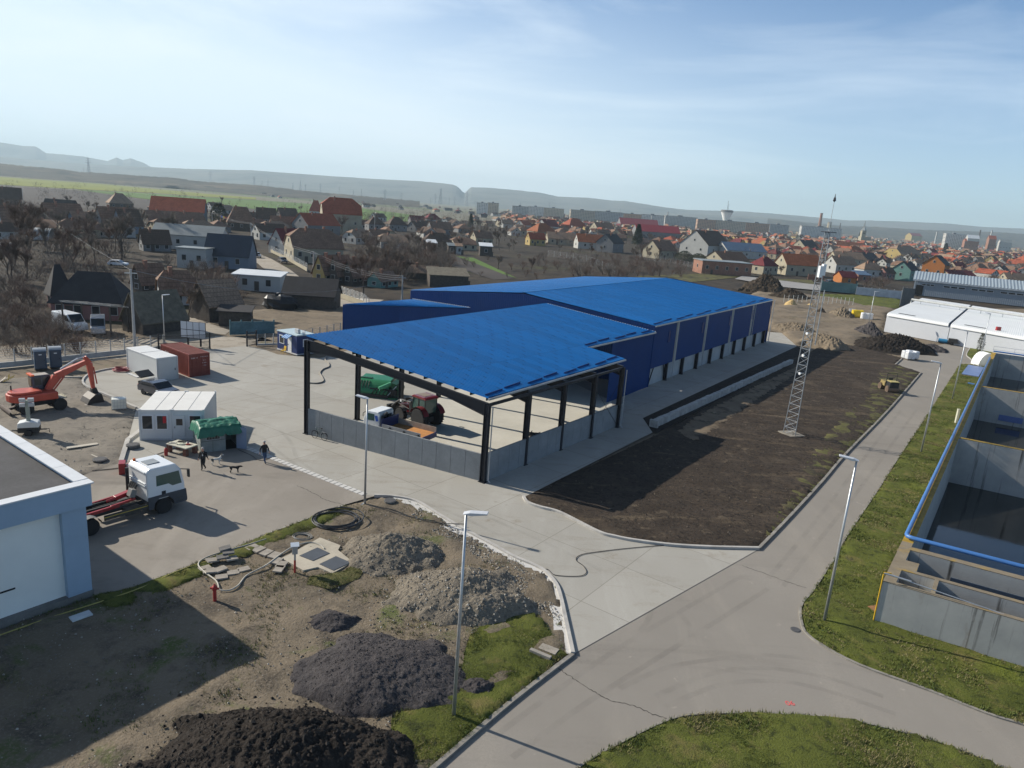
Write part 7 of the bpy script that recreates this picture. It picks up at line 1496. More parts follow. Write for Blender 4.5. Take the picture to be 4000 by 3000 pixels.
# ---- pale chimney of the chalet, church, water tower, blocks, stacks
def at_base(x, ytop, ybase, dist):
    p = GD(x, ybase, dist); z1 = GD(x, ytop, dist).z; return V((p.x, p.y, -.5)), z1+.5, FPX/dist
b, h, s = at_base(2696, 900, 990, sc_at(G(2696, 990)) and G(2696, 990).y-3); m = MB(); m.bx(-1.3, 1.3, -1.2, 1.2, 0, h); m.bx(-1.5, 1.5, -1.4, 1.4, h, h+.4); o = m.build('chimney', WLC['cream'], loc=tuple(b)); tag(o, 'broad pale chimney stack on the front of the tall white chalet', 'chimney')
WIN = {}
def blockmat(name, c):
    m, nt, bs, tc = nodes(name); bt = nt.nodes.new('ShaderNodeTexBrick'); bt.offset = 0; bt.inputs['Scale'].default_value = 1; bt.inputs['Brick Width'].default_value = 3.4; bt.inputs['Row Height'].default_value = 2.8; bt.inputs['Mortar Size'].default_value = .75; bt.inputs['Mortar Smooth'].default_value = 0
    mp = nt.nodes.new('ShaderNodeMapping'); mp.inputs['Rotation'].default_value = (pi/2, 0, 0); nt.links.new(tc.outputs['Object'], mp.inputs[0]); nt.links.new(mp.outputs[0], bt.inputs[0])
    bt.inputs['Color1'].default_value = (.05, .055, .06, 1); bt.inputs['Color2'].default_value = (.12, .12, .12, 1); bt.inputs['Mortar'].default_value = (*c, 1); nt.links.new(bt.outputs[0], bs.inputs['Base Color']); bs.inputs['Roughness'].default_value = .8; return m
BKM = [blockmat('block_grey', (.44, .43, .40)), blockmat('block_tan', (.50, .41, .30)), blockmat('block_orange', (.48, .28, .17)), blockmat('block_pale', (.60, .58, .54)), blockmat('block_brick', (.36, .21, .15))]
blk = [(1863, 1903, 793, 820, 3), (1904, 1946, 793, 822, 1), (2000, 2060, 806, 838, 0), (2062, 2120, 808, 842, 3), (2122, 2200, 814, 848, 1), (2226, 2320, 822, 856, 1), (2322, 2428, 828, 862, 0), (2433, 2502, 836, 868, 2), (2504, 2590, 840, 876, 3), (2592, 2718, 846, 886, 0), (2720, 2790, 858, 892, 2), (2792, 2905, 864, 900, 1), (2908, 2998, 872, 905, 2), (3000, 3075, 878, 905, 0), (3126, 3280, 888, 915, 3), (2542, 2555, 842, 870, 3), (3690, 3760, 915, 940, 3)]
cn = ['pale grey', 'tan', 'orange brown', 'whitish', 'brick red']
for k, (x0, x1, y0, y1, mi_) in enumerate(blk):
    d = 1500+40*(k % 5); b, h, s = at_base((x0+x1)/2, y0, y1, d); L = (x1-x0)/s; t = thing('apartment_block', '%s flat roofed apartment block on the skyline of the town' % cn[mi_], 'apartment block', tuple(b), radians((-4, 6, 2, -8)[k % 4]), 'apartment blocks on the skyline')
    m = MB(); m.bx(-L/2, L/2, -5, 7, 0, h); m.build('wall', BKM[mi_], t); m = MB(); m.bx(-L/2-.3, L/2+.3, -5.3, 7.3, h, h+.6); m.build('roof', WLC['grey'], t); m = MB(); m.bx(-L*.1, L*.05, -1, 4, h+.6, h+2.8); m.build('stair_head', WLC['grey'], t)
b, h, s = at_base(2835, 829, 862, 1700); h2 = h; t = thing('water_tower', 'white concrete water tower flaring like a goblet on the skyline', 'water tower', tuple(b)); R1 = 12/s; R2 = 22/s; h = h2
m = MB(); m.lathe([(R1*.95, 0), (R1*.75, h*.35), (R1*.8, h*.55), (R2*.75, h*.82), (R2, h), (R2*1.02, h*1.05), (R2*.6, h*1.07)], n=20); m.build('tower', pm('tower_white', (.8, .8, .78), .8), t)
m = MB(); m.lathe([(R2*1.04, h*1.0), (R2*1.04, h*1.1), (R2*.9, h*1.12)], n=20); m.build('rim', WLC['grey'], t); m = MB(); m.cyl((0, 0, h), (0, 0, h*1.6), .35, n=6); m.cyl((2, 0, h), (2, 0, h*1.45), .3, n=6); m.build('antenna', STEEL, t)
for (x, yt, yb, wpx, lab, mt) in ((3200, 833, 890, 11, 'tall brown factory chimney left of the mast', 'brick'), (3821, 899, 942, 5, 'thin dark factory chimney at the right', 'wood'), (3866, 901, 942, 6, 'thin pale factory chimney at the right', 'white'), (2605, 829, 862, 6, 'narrow white tower block on the skyline', 'white'), (3279, 872, 900, 3, 'short dark stack right of the mast', 'wood'), (3655, 905, 935, 6, 'pale cylindrical silo at the factory', 'white'), (3236, 868, 900, 16, 'squat concrete silo behind the mast', 'cream')):
    b, h, s = at_base(x, yt, yb, 1900); t = thing('factory_chimney', lab, 'chimney', tuple(b)); r = wpx/s/2; m = MB(); m.cyl((0, 0, 0), (0, 0, h), r*1.2, r*.85, 12); m.build('shaft', WLC[mt], t); m = MB(); m.cyl((0, 0, h), (0, 0, h+1), r*1.0, n=12); m.build('rim', WLC['grey'], t)
b, h, s = at_base(3369, 900, 925, 1400); t = thing('church', 'church tower with pointed spire right of the mast', 'church', tuple(b)); r = 15/s/2; m = MB(); m.bx(-r, r, -r, r, 0, h); m.bx(-r*.9, r*4, -r*.9, r*.9+6, 0, h*.55); m.build('tower', WLC['cream'], t); m = MB(); m.lathe([(r*1.5, h), (r*.5, h*1.25), (.1, h*1.75)], n=4); m.build('spire', RC['grey'], t)
for k in range(2): m = MB(); m.box((-r*.4+r*.8*k, -r-.1, h*.8), (r*.4, .3, h*.12)); m.build('belfry_window', PANE, t)
for (x0, x1, yt, yb, mt, rc, lab) in ((3778, 3818, 918, 936, 'white', 'white', 'bright white factory hall beside the dark chimney'), (3766, 3815, 933, 952, 'brick', 'red', 'red brick factory building in front of white hall'), (3860, 3885, 920, 940, 'brick', 'red', 'small red brick factory block right of the pale chimney'), (3905, 3945, 936, 952, 'white', 'grey', 'low white factory building at the right end')):
    b, h, s = at_base((x0+x1)/2, yt, yb, 1500); L = (x1-x0)/s; build_house('factory_building', lab, 'factory', tuple(b), radians(-10), L, 12, h*.8, h*.2, 'gable', rc, mt, 4, 0, 0, lite=True, door=False)
# pylons
def pylon_mesh():
    m = MB(); H = 40
    for a in range(4):
        c, s_ = (1, -1)[a % 2], (1, -1)[a//2]; m.beam((c*3.2, s_*3.2, 0), (c*.9, s_*.9, 26), .35); m.beam((c*.9, s_*.9, 26), (0, 0, H), .3)
    for k in range(7):
        z0, z1 = 26*k/7, 26*(k+1)/7; w0, w1 = 3.2-2.3*z0/26, 3.2-2.3*z1/26
        for s_ in (-1, 1): m.beam((-w0, s_*w0, z0), (w1, s_*w1, z1), .2); m.beam((w0, s_*w0, z0), (-w1, s_*w1, z1), .2); m.beam((s_*w0, -w0, z0), (s_*w1, w1, z1), .2)
    return m, H
pm_, PH = pylon_mesh(); py0 = thing('pylon', 'x', 'pylon'); pm_.build('tower', GALV, py0)
for z, L in ((25, 8), (30, 6.5), (35, 5)): m = MB(); m.beam((-L, 0, z), (L, 0, z), .4, .5); m.beam((-L, 0, z), (0, 0, z+2.2), .25); m.beam((L, 0, z), (0, 0, z+2.2), .25); m.build('cross_arm', GALV, py0)
pyl = [(347, 613, 672, 1900), (822, 667, 712, 2400), (328, 655, 672, 2600), (1144, 711, 740, 2400), (1174, 703, 742, 2200), (1193, 716, 744, 2400), (1251, 715, 748, 2200), (1325, 727, 752, 2800), (1380, 742, 765, 2400), (1412, 735, 768, 2300), (1503, 738, 780, 2000), (1568, 750, 778, 2500), (1699, 754, 798, 2000), (1720, 732, 798, 1800), (1754, 767, 800, 2100), (1775, 766, 802, 2100), (1822, 742, 804, 1850), (1856, 780, 806, 2200), (2032, 788, 815, 2400), (2095, 798, 820, 2600), (2145, 788, 822, 2200), (2378, 815, 842, 2500), (2420, 814, 845, 2400), (1024, 707, 726, 2600), (1047, 700, 726, 2400), (993, 688, 722, 2400), (1890, 783, 806, 2500), (1680, 770, 797, 2500)]
for k, (x, yt, yb, d) in enumerate(pyl):
    p = GD(x, yb, d); zt_ = GD(x, yt, d).z; o = py0 if k == 0 else dup(py0); z0 = max(0.0, min(p.z, 60)) if d > 1 else 0; sc_ = (zt_-z0)/PH
    o.location = (p.x, p.y, z0-.5); o.scale = (sc_*1.15, sc_*1.15, sc_+.012); o.rotation_euler = (0, 0, .4*(k % 5)); o['label'] = 'big pylon standing alone on the left hillside' if k == 0 else 'steel lattice pylon on the hazy plain below the mountains'; o['group'] = 'pylons on the plain'
# ---- hills
def ridge(name, px, d, mat, depth=.35, jit=1.5, sub=14, base=0):
    pts = []
    for (x0, y0), (x1, y1) in zip(px[:-1], px[1:]):
        for k in range(sub): t = k/sub; pts.append((x0+(x1-x0)*t, y0+(y1-y0)*t))
    pts.append(px[-1]); m = MB(); vs = []; N = 7
    for i, (x, y) in enumerate(pts):
        c = GD(x, y, d); dr = V((c.x, c.y, 0)).normalized()
        for j in range(N):
            f = j/(N-2) if j < N-1 else None
            if f is None: q = c+dr*d*depth*.6; z = -5
            else:
                q = c-dr*d*depth*(1-f); z = max(-1, c.z*(f**1.3))
                nzv = noise.fractal(V((q.x/d*9, q.y/d*9, d*.001)), 1, 2, 4)
                q += dr*nzv*d*.05*(1-f); z *= 1+.12*nzv*(1-f)
                if f == 1: z += noise.fractal(V((i*.35, d, 0)), 1, 2, 3)*jit*d/FPX
            vs.append((q.x, q.y, z))
    m.add(vs, [(i*N+j, (i+1)*N+j, (i+1)*N+j+1, i*N+j+1) for i in range(len(pts)-1) for j in range(N-1)])
    return tag(m.build(name, mat, smooth=True), kind='structure')
ridge('hills', [(-500, 600), (0, 638), (90, 648), (190, 656), (255, 663), (312, 672), (352, 673), (515, 684), (600, 690), (678, 694), (768, 707), (860, 714), (1000, 723), (1058, 729), (1180, 744), (1316, 757), (1452, 769), (1540, 777), (1640, 786)], 2300, M['scrub_hill'], .17, 2.2)
ridge('hills', [(3000, 853), (3180, 872), (3290, 883), (3407, 885), (3529, 893), (3588, 897), (3700, 901), (3836, 905), (3904, 907), (4000, 914), (4500, 960)], 4200, M['scrub_hill'], .25, 1.2)
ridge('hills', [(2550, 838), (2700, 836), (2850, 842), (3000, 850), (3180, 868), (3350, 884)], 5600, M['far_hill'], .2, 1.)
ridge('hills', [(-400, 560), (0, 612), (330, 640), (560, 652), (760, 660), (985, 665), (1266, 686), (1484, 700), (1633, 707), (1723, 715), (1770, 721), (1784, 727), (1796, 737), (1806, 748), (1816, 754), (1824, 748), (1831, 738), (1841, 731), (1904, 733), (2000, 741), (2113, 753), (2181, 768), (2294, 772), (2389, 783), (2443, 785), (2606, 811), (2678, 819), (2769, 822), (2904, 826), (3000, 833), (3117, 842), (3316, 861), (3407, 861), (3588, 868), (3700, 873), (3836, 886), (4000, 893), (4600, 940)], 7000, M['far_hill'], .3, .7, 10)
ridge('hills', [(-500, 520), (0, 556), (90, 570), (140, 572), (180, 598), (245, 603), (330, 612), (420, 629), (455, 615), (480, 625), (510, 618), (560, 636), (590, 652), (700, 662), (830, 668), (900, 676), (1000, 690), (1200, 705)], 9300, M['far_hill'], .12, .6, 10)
# ---- bare trees
TWIG = pm('twig', (.15, .122, .10), .95, 0, .3, 2); TWG2 = pm('twig_red', (.14, .095, .075), .95, 0, .3, 2)
def bare_tree(seed, h, spread, n1, mat, bush=False, twigs=900):
    rr = random.Random(seed); mt = MB(); mc = MB(); tips = []
    def grow(p, d, l, r, lev):
        q = p+d*l; mid = (p+q)/2+V((rr.uniform(-1, 1), rr.uniform(-1, 1), 0))*l*.06; (mt if lev == 0 else mc).tube([p, mid, q], [r, r*.85, r*.65], 5 if lev < 2 else 3)
        if lev >= 3: tips.append((p, q, d)); return
        tips.append((mid, q, d))
        for k in range(rr.randint(2, 4) if lev else n1):
            a = rr.uniform(0, 2*pi); s = rr.uniform(.4, 1.0)*spread; dd = (d+V((cos(a)*s, sin(a)*s, rr.uniform(-.1, .35)))).normalized(); grow(p+d*l*rr.uniform(.6 if lev else .65, 1), dd, l*rr.uniform(.55, .8), r*.52, lev+1)
    if bush:
        for k in range(9): a = rr.uniform(0, 2*pi); grow(V((rr.uniform(-.3, .3), rr.uniform(-.3, .3), 0)), V((cos(a)*.6, sin(a)*.6, 1)).normalized(), h*.4, .035, 1)
        mt.cyl((0, 0, -.1), (0, 0, .5), .08, n=6)
    else: grow(V((0, 0, 0)), V((rr.uniform(-.08, .08), rr.uniform(-.08, .08), 1)).normalized(), h*.36, h*.016, 0)
    for k in range(twigs):
        p, q, d = rr.choice(tips); o = p.lerp(q, rr.uniform(.2, 1)); a = rr.uniform(0, 2*pi); dd = (d*.7+V((cos(a), sin(a), rr.uniform(-.3, .7)))*.8).normalized(); l = h*rr.uniform(.05, .13); s = dd.cross(V((0, 0, 1))).normalized()*h*.0017
        e = o+dd*l; mc.add([o-s, o+s, e], [(0, 1, 2)]); e2 = o+dd*l*.5; d2 = (dd+V((rr.uniform(-1, 1), rr.uniform(-1, 1), rr.uniform(-.4, .8)))*.7).normalized(); mc.add([e2-s*.7, e2+s*.7, e2+d2*l*.6], [(0, 1, 2)])
    return mt, mc
TP = []
for k in range(6):
    mt, mc = bare_tree(20+k, 8, (.75, .9, .65, 1.0, .8, .55)[k], 5, TWIG, False, 2400); t = thing('bare_tree', 'x', 'tree'); mt.build('trunk', BARK, t); mc.build('crown', (TWIG, TWG2)[k % 2], t); TP.append(t)
BP = []
for k in range(4):
    mt, mc = bare_tree(50+k, 3.2, .8, 4, TWIG, True, 1100); t = thing('bare_bush', 'x', 'bush'); mt.build('stem', BARK, t); mc.build('crown', (TWIG, TWG2)[k % 2], t); BP.append(t)
used = set()
def put(proto, x, y, hs, label, grp, seed=0, base=8.0):
    g = G(x, y); rr = random.Random(seed); first = id(proto) not in used; o = proto if first else dup(proto); used.add(id(proto)); k = hs/base
    o.location = (g.x, g.y, -.25 if g.y > 95 else -.1); o.rotation_euler = (0, 0, rr.uniform(0, 6)); o.scale = (k*rr.uniform(.9, 1.15), k*rr.uniform(.9, 1.15), k); o['label'] = label; o['group'] = grp; return o
GT = 'bare trees in the village gardens'
for k, (x, y, h, lab) in enumerate(((475, 1012, 15, 'biggest bare tree, dark trunk in front of the pale walled house at the left'), (98, 1005, 17, 'tall dark bare tree at the far left above the thicket'), (660, 960, 13, 'slender bare tree in front of the grey metal roof'), (1335, 915, 12, 'broad bare tree in front of the tall pale three storey house'), (1950, 975, 13, 'large spreading bare tree left of the yellow house'), (2075, 1062, 6, 'small bare fruit tree with white trunk foot in the garden'), (1945, 1050, 6, 'small bare tree on the garden slope right of the thicket'), (1420, 1150, 11, 'thin bare tree at the street bend by the blue hall'), (865, 800, 10, 'bare tree on the field edge by the dark evergreen'), (335, 1000, 12, 'bare tree beside the white greenhouse plot'), (560, 900, 11, 'bare tree between dark houses left of the big red roof'), (2575, 1010, 7, 'bare tree in front of the brown house beside the chalet'), (3050, 1078, 6, 'bare tree in front of the cream house with orange roof'), (1175, 830, 8, 'bare tree on green field behind the small dark gable'), (740, 1250, 7, 'bare shrub like tree at the white house by the barn'))):
    put(TP[k % 6], x, y, h, lab, GT, k)
rr = random.Random(11); n = 0
zones = [([(0, 905), (420, 905), (560, 1010), (420, 1050), (0, 1150)], 26, 7, 12, 'T', 'bare tree in the dark thicket of the left village edge'), ([(-20, 1130), (190, 1150), (250, 1300), (440, 1340), (520, 1330), (300, 1390), (0, 1400)], 34, 2.5, 4.5, 'B', 'bare reddish bush in the thicket behind the yard fence'), ([(1380, 960), (1640, 930), (1700, 1040), (1560, 1110), (1400, 1060)], 26, 5, 10, 'T', 'bare grey tree in the dense thicket behind the blue hall'),
         ([(1640, 1010), (2050, 1000), (2200, 1085), (1900, 1095), (1700, 1060)], 16, 2, 3.5, 'B', 'bare bush on the dark garden slope'), ([(2150, 1060), (2500, 1030), (2720, 1050), (2700, 1080), (2300, 1090)], 34, 3, 6.5, 'B', 'bare brown bush in the scrub beyond the hall roof'), ([(2400, 985), (2700, 1000), (2690, 1030), (2400, 1020)], 10, 4, 7, 'T', 'bare tree at the gardens in front of the brown houses'),
         ([(700, 1080), (1000, 1060), (1030, 1180), (760, 1200)], 14, 3, 6, 'B', 'bare bush between the barns left of the street'), ([(20, 790), (900, 820), (950, 900), (0, 880)], 22, 7, 11, 'T', 'bare tree among the dark roofs at the upper left'), ([(1450, 860), (1980, 870), (2000, 960), (1480, 900)], 20, 7, 11, 'T', 'bare tree among the brown roofs left of centre'),
         ([(2050, 870), (2900, 925), (3000, 985), (2200, 935)], 26, 6, 10, 'T', 'bare tree among the roofs of the town centre'), ([(3200, 960), (4000, 1000), (4000, 1085), (3250, 1020)], 26, 6, 10, 'T', 'bare tree among the roofs at the right'), ([(3340, 1105), (3480, 1110), (3480, 1135), (3350, 1130)], 7, 4, 6.5, 'B', 'bare bush behind the white board fence'), ([(3700, 1090), (4000, 1110), (4000, 1125), (3750, 1110)], 7, 5, 8, 'B', 'bare brown bush behind the grey hall roof'),
         ([(0, 900), (1000, 930), (1050, 1060), (560, 1130), (0, 1160)], 40, 3, 6, 'B', 'bare bush in the gardens of the left village'), ([(1000, 830), (1500, 850), (1640, 1000), (1400, 1020), (1180, 930)], 30, 4, 8, 'B', 'bare bush in the gardens left of the thicket'),
         ([(1560, 900), (2100, 900), (2700, 965), (2650, 1020), (2100, 985), (1700, 980)], 60, 4, 7, 'T', 'small bare tree in the gardens behind the hall'), ([(2150, 985), (2720, 1020), (2960, 1072), (2300, 1085), (2020, 1060)], 48, 2.5, 5.5, 'B', 'bare scrub bush on slope beyond the hall roof'),
         ([(2050, 870), (2900, 905), (4000, 1010), (4000, 1040), (2900, 960)], 64, 6, 9, 'T', 'bare brown tree top in the crowded town'), ([(1380, 960), (1700, 930), (1800, 1040), (1560, 1110), (1400, 1060)], 50, 5, 9, 'B', 'bare grey brown bush in the dense thicket')]
for zi, (poly, cnt, h0, h1, ty, lab) in enumerate(zones):
    k = 0; tr_ = 0
    while k < cnt and tr_ < 4000:
        tr_ += 1; x, y = rr.uniform(min(p[0] for p in poly), max(p[0] for p in poly)), rr.uniform(min(p[1] for p in poly), max(p[1] for p in poly))
        if not pip((x, y), poly): continue
        g = G(x, y)
        if any((g.x-c[0])**2+(g.y-c[1])**2 < (c[2]*.85)**2 for c in CENT): continue
        k += 1; n += 1; P_k = TP[n % 6] if ty == 'T' else BP[n % 4]; put(P_k, x, y, rr.uniform(h0, h1), lab, lab.split(' in ')[0].split(' at ')[0].split(' among ')[0].split(' on ')[0].split(' be')[0]+'s %d' % zi if False else 'bare trees and bushes around the houses', n, 8.0 if ty == 'T' else 3.2)
for k, (x, y, yt, r, lab) in enumerate(((855, 885, 795, 4, 'dense dark evergreen beside the big red roofed house'), (2488, 958, 876, 5, 'tall dark conifer in front of the crimson roofs'), (1838, 890, 835, 2.6, 'slim dark spruce left of centre behind brown roofs'), (3690, 990, 950, 6, 'dark conifer right of the tan half hipped house'), (3882, 975, 948, 5, 'small dark conifer near the right edge'), (3356, 935, 905, 6, 'dark evergreen beside the church tower'), (2670, 1025, 980, 4.5, 'round evergreen left in front of the white chalet'), (2725, 1032, 990, 4.5, 'round evergreen right in front of the white chalet'), (3815, 1022, 990, 4, 'dark evergreen by the small yellow gabled house'), (1235, 990, 950, 1.6, 'small evergreen at the large cream house'))):
    g = G(x, y); conifer('conifer', lab, V((g.x, g.y, -.3)), HG(V((g.x, g.y, -.3)), yt), r if k not in (1, 3, 4, 5) else r*.8, 30+k, 'egg' if k in (0, 6, 7, 8) else 'cone', 3600)
# ---- far houses of the town: prototypes copied and scattered
protos = []
for k, (kd, rc, wc, l, w, hw, hr) in enumerate((('half', 'brown', 'cream', 13, 9, 3.4, 4), ('gable', 'red', 'white', 12, 9, 3, 3.8), ('hip', 'brown', 'grey', 12, 10, 3.4, 3.8), ('gable', 'dbrown', 'white', 13, 8, 3.6, 4), ('hip', 'maroon', 'cream', 11, 10, 3.2, 3.8), ('gable', 'brown', 'wood', 14, 8, 3.2, 4), ('hip', 'red', 'cream', 13, 10, 3.6, 3.6), ('gable', 'orange', 'white', 12, 9, 3, 3.5), ('half', 'tan', 'white', 13, 9, 3.4, 4.2), ('gable', 'black', 'grey', 12, 9, 3.4, 4))):
    protos.append((build_house('house', 'x', 'house', (0, 0, -300), 0, l, w*1.08, hw*.95, hr*.8, kd, rc, wc, 3, 2, 1, lite=True), {'half': 'half hipped', 'gable': 'gabled', 'hip': 'hipped'}[kd], rc, wc))
rr = random.Random(4); occ = []; hor = lambda x: 805+(x-2000)*.0752; cnt = 0; usedp = set()
RGN = [(2000, 4000, lambda x: hor(x)+58, lambda x: 918+(x-2000)*.088, 205, 'in the town behind the hall'), (1400, 2010, lambda x: hor(x)+26, lambda x: hor(x)+52, 24, 'in the far row behind the green field'), (1010, 1420, lambda x: hor(x)+26, lambda x: hor(x)+40, 8, 'in the far settlement by the hill'), (0, 1000, lambda x: 800+x*.02, lambda x: 930, 24, 'in the crowded left village'), (1000, 1960, lambda x: 845, lambda x: 985, 30, 'in the village left of the hall')]
for (xa, xb, ya, yb_, num, where) in RGN:
    k = 0; tr_ = 0
    while k < num and tr_ < 40000:
        tr_ += 1; x = rr.uniform(xa, xb); y0, y1 = ya(x), yb_(x); y = y0+(y1-y0)*rr.random()
        g = G(x, y); s = sc_at(g); wpx = 10*s; hpx = 6*s
        if any(abs(x-a) < .55*(wpx+b)/2 and abs(y-c) < .36*hpx for a, c, b in occ[-400:]): continue
        if any((g.x-c[0])**2+(g.y-c[1])**2 < (c[2]+4)**2 for c in CENT) or 925 < x < 1210 and y > 940: continue
        occ.append((x, y, wpx)); k += 1; pi_ = rr.choices(range(10), (5, 3, 4, 4, 2, 4, 2, 2, 4, 2))[0] if where.startswith('in the town') else (rr.choice((0, 3, 2, 8, 3, 0)) if 'village' in where else rr.choice((1, 3, 6, 9, 4, 9))); p, kd, rc, wc = protos[pi_]
        o = p if pi_ not in usedp else dup(p); usedp.add(pi_); f = rr.uniform(.68, 1.0); o.location = (g.x, g.y, -.3); o.rotation_euler = (0, 0, radians(rr.choice((20, 30, 55, 62, 110, 125))+rr.uniform(-9, 9))); o.scale = (f, f*rr.uniform(.9, 1.1), f)
        o['label'] = 'distant %s house with %s %s roof %s' % (wc if wc not in ('wood', 'bluegrey') else 'dark', rc.replace('dbrown', 'dark brown'), kd, where); o['group'] = 'distant houses of the town'
for i, pr_ in enumerate(protos):
    if i not in usedp:
        for ch in list(pr_[0].children):
            for g_ in list(ch.children): bpy.data.objects.remove(g_)
            bpy.data.objects.remove(ch)
        bpy.data.objects.remove(pr_[0])
# the rest of the distant town and its gardens: far rows nobody could count
m = MB(); rr = random.Random(9); cols_ = [RC['brown'], RC['tan'], RC['dbrown'], RC['red'], RC['orange'], RC['maroon'], WLC['cream'], WLC['white'], WLC['grey'], WLC['yellow']]
for _ in range(1500):
    x = rr.uniform(1960, 4080); y = hor(x)+18+rr.random()**1.3*72; g = G(x, y); l, w_, hw, hr = rr.uniform(8, 14), rr.uniform(7, 9), rr.uniform(2.4, 4), rr.uniform(2.8, 4); m.M = Matrix.Translation((g.x, g.y, -.3)) @ Matrix.Rotation(radians(rr.choice((20, 30, 58, 110, 125))+rr.uniform(-9, 9)), 4, 'Z')
    m.mi = 6+rr.randrange(4); m.bx(-l/2, l/2, -w_/2, w_/2, 0, hw); m.add([(-l/2, -w_/2, hw), (-l/2, w_/2, hw), (-l/2, 0, hw+hr), (l/2, -w_/2, hw), (l/2, w_/2, hw), (l/2, 0, hw+hr)], [(0, 1, 2), (3, 5, 4)])
    m.mi = rr.choices(range(6), (6, 4, 3, 4, 3, 2))[0]; a, b = l/2+.4, w_/2+.4; k = rr.choice((0, 0, 1))*w_*.4; m.add([(-a, -b, hw-.3), (a, -b, hw-.3), (a-k, 0, hw+hr+.1), (-a+k, 0, hw+hr+.1), (-a, b, hw-.3), (a, b, hw-.3)], [(0, 1, 2, 3), (3, 2, 5, 4)]+([(0, 3, 4), (1, 5, 2)] if k else []))
m.M = None; tag(m.build('distant_town', cols_), kind='stuff')
vs = []; fs = []; mi = []
for _ in range(1500):
    x = rr.uniform(1300, 4080) if _ % 5 else rr.uniform(0, 1900); y = hor(x)+(22+rr.random()**1.3*120 if x > 1950 else 30+rr.random()*90); g = G(x, y)
    if any((g.x-c[0])**2+(g.y-c[1])**2 < (c[2]*.8)**2 for c in CENT): continue
    h = rr.uniform(3, 8); r = h*.45; kk = rr.randrange(2)
    for _k in range(46):
        a, b, c = rr.gauss(0, .5), rr.gauss(0, .5), rr.uniform(.1, 1); i = len(vs); p = V((g.x+a*r, g.y+b*r, -.3+h*c)); d = V((a+rr.uniform(-.5, .5), b+rr.uniform(-.5, .5), .9)).normalized()*h*.2; s_ = V((rr.uniform(-1, 1), rr.uniform(-1, 1), 0))*.14
        vs += [p-s_, p+s_, p+d]; fs.append((i, i+1, i+2)); mi.append(kk)
me = bpy.data.meshes.new('distant_trees'); me.from_pydata(vs, [], fs); [me.materials.append(q) for q in (TWIG, TWG2)]; me.polygons.foreach_set('material_index', mi); o = bpy.data.objects.new('distant_trees', me); C.objects.link(o); tag(o, kind='stuff')
# low tangled scrub between the houses, one mass
vs = []; fs = []; mi = []
for poly, n, h0, h1 in (([(1380, 960), (1700, 930), (1800, 1040), (1560, 1115), (1400, 1070)], 150, 2.5, 6), ([(2020, 1040), (2150, 985), (2720, 1020), (2960, 1072), (2300, 1092)], 330, 1.2, 3.4), ([(0, 905), (420, 905), (560, 1010), (420, 1060), (0, 1150)], 170, 2, 5), ([(-20, 1130), (190, 1150), (250, 1300), (440, 1340), (520, 1335), (300, 1385), (0, 1400)], 260, .8, 2.6), ([(1010, 840), (1640, 870), (1640, 960), (1380, 1000)], 110, 2, 5)):
    k = 0; tr_ = 0
    while k < n and tr_ < 6000:
        tr_ += 1; x, y = rr.uniform(min(p[0] for p in poly), max(p[0] for p in poly)), rr.uniform(min(p[1] for p in poly), max(p[1] for p in poly))
        if not pip((x, y), poly): continue
        g = G(x, y)
        if any((g.x-c[0])**2+(g.y-c[1])**2 < (c[2]*.9)**2 for c in CENT): continue
        k += 1; h = rr.uniform(h0, h1); kk = rr.randrange(2)
        for _k in range(70):
            a = rr.uniform(0, 2*pi); q = rr.random()**.7*h*.5; z = rr.random()*h*.75; i_ = len(vs); p = V((g.x+cos(a)*q, g.y+sin(a)*q, -.3+z)); d = V((cos(a)*.7+rr.uniform(-.5, .5), sin(a)*.7+rr.uniform(-.5, .5), rr.uniform(.3, 1.1))).normalized()*h*rr.uniform(.15, .35); s_ = V((rr.uniform(-1, 1), rr.uniform(-1, 1), 0)).normalized()*h*.008
            vs += [p-s_, p+s_, p+d]; fs.append((i_, i_+1, i_+2)); mi.append(kk)
me = bpy.data.meshes.new('scrub'); me.from_pydata(vs, [], fs); [me.materials.append(q) for q in (TWIG, TWG2)]; me.polygons.foreach_set('material_index', mi); o = bpy.data.objects.new('scrub', me); C.objects.link(o); tag(o, kind='stuff')
# ---- poles and overhead cables
CP = pm('pole_concrete', (.36, .36, .35), .85, 0, .12, 2)
POL = [(527, 1352, 1051, 'tall concrete pole behind the white container'), (830, 890, 828, 'concrete pole with lamp arm beside the flag'), (1224, 1090, 982, 'concrete pole at the street in front of the cream house'), (1570, 1165, 1076, 'concrete pole just left of the blue hall roof'), (981, 938, 870, 'concrete pole on the street by the dark slate roof'), (92, 800, 737, 'concrete lamp pole at the upper left'), (1463, 905, 831, 'village lamp pole beside the twin hipped roofs'), (1083, 860, 802, 'village lamp pole in front of the green field'), (1050, 812, 790, 'thin dark pole left of the small dark gable')]
tops = {}
for x, yb, yt, lab in POL:
    g = G(x, yb); h = HG(g, yt); t = thing('utility_pole', lab, 'pole', (g.x, g.y, -.3), .3); m = MB(); m.cyl((0, 0, 0), (0, 0, h+.3), .19, .12, 8); m.build('pole', CP, t); m = MB(); m.beam((-.7, 0, h-.2), (.7, 0, h-.2), .1) if 'lamp' not in lab else m.tube([(0, 0, h+.2), (.5, -.3, h+.6), (1.2, -.8, h+.6)], .05, 5); m.build('arm', GALV, t); tops[x] = V((g.x, g.y, h-.1))
def wire(a, b, sag, label, n=2):
    m = MB()
    for k in range(n): o = V((0, 0, -.45*k)); m.tube([a.lerp(b, t/10)+o-V((0, 0, sag*4*(t/10)*(1-t/10))) for t in range(11)], .028, 3)
    tag(m.build('overhead_cable', pm('cable_grey', (.25, .25, .25), .6)), label, 'cable')
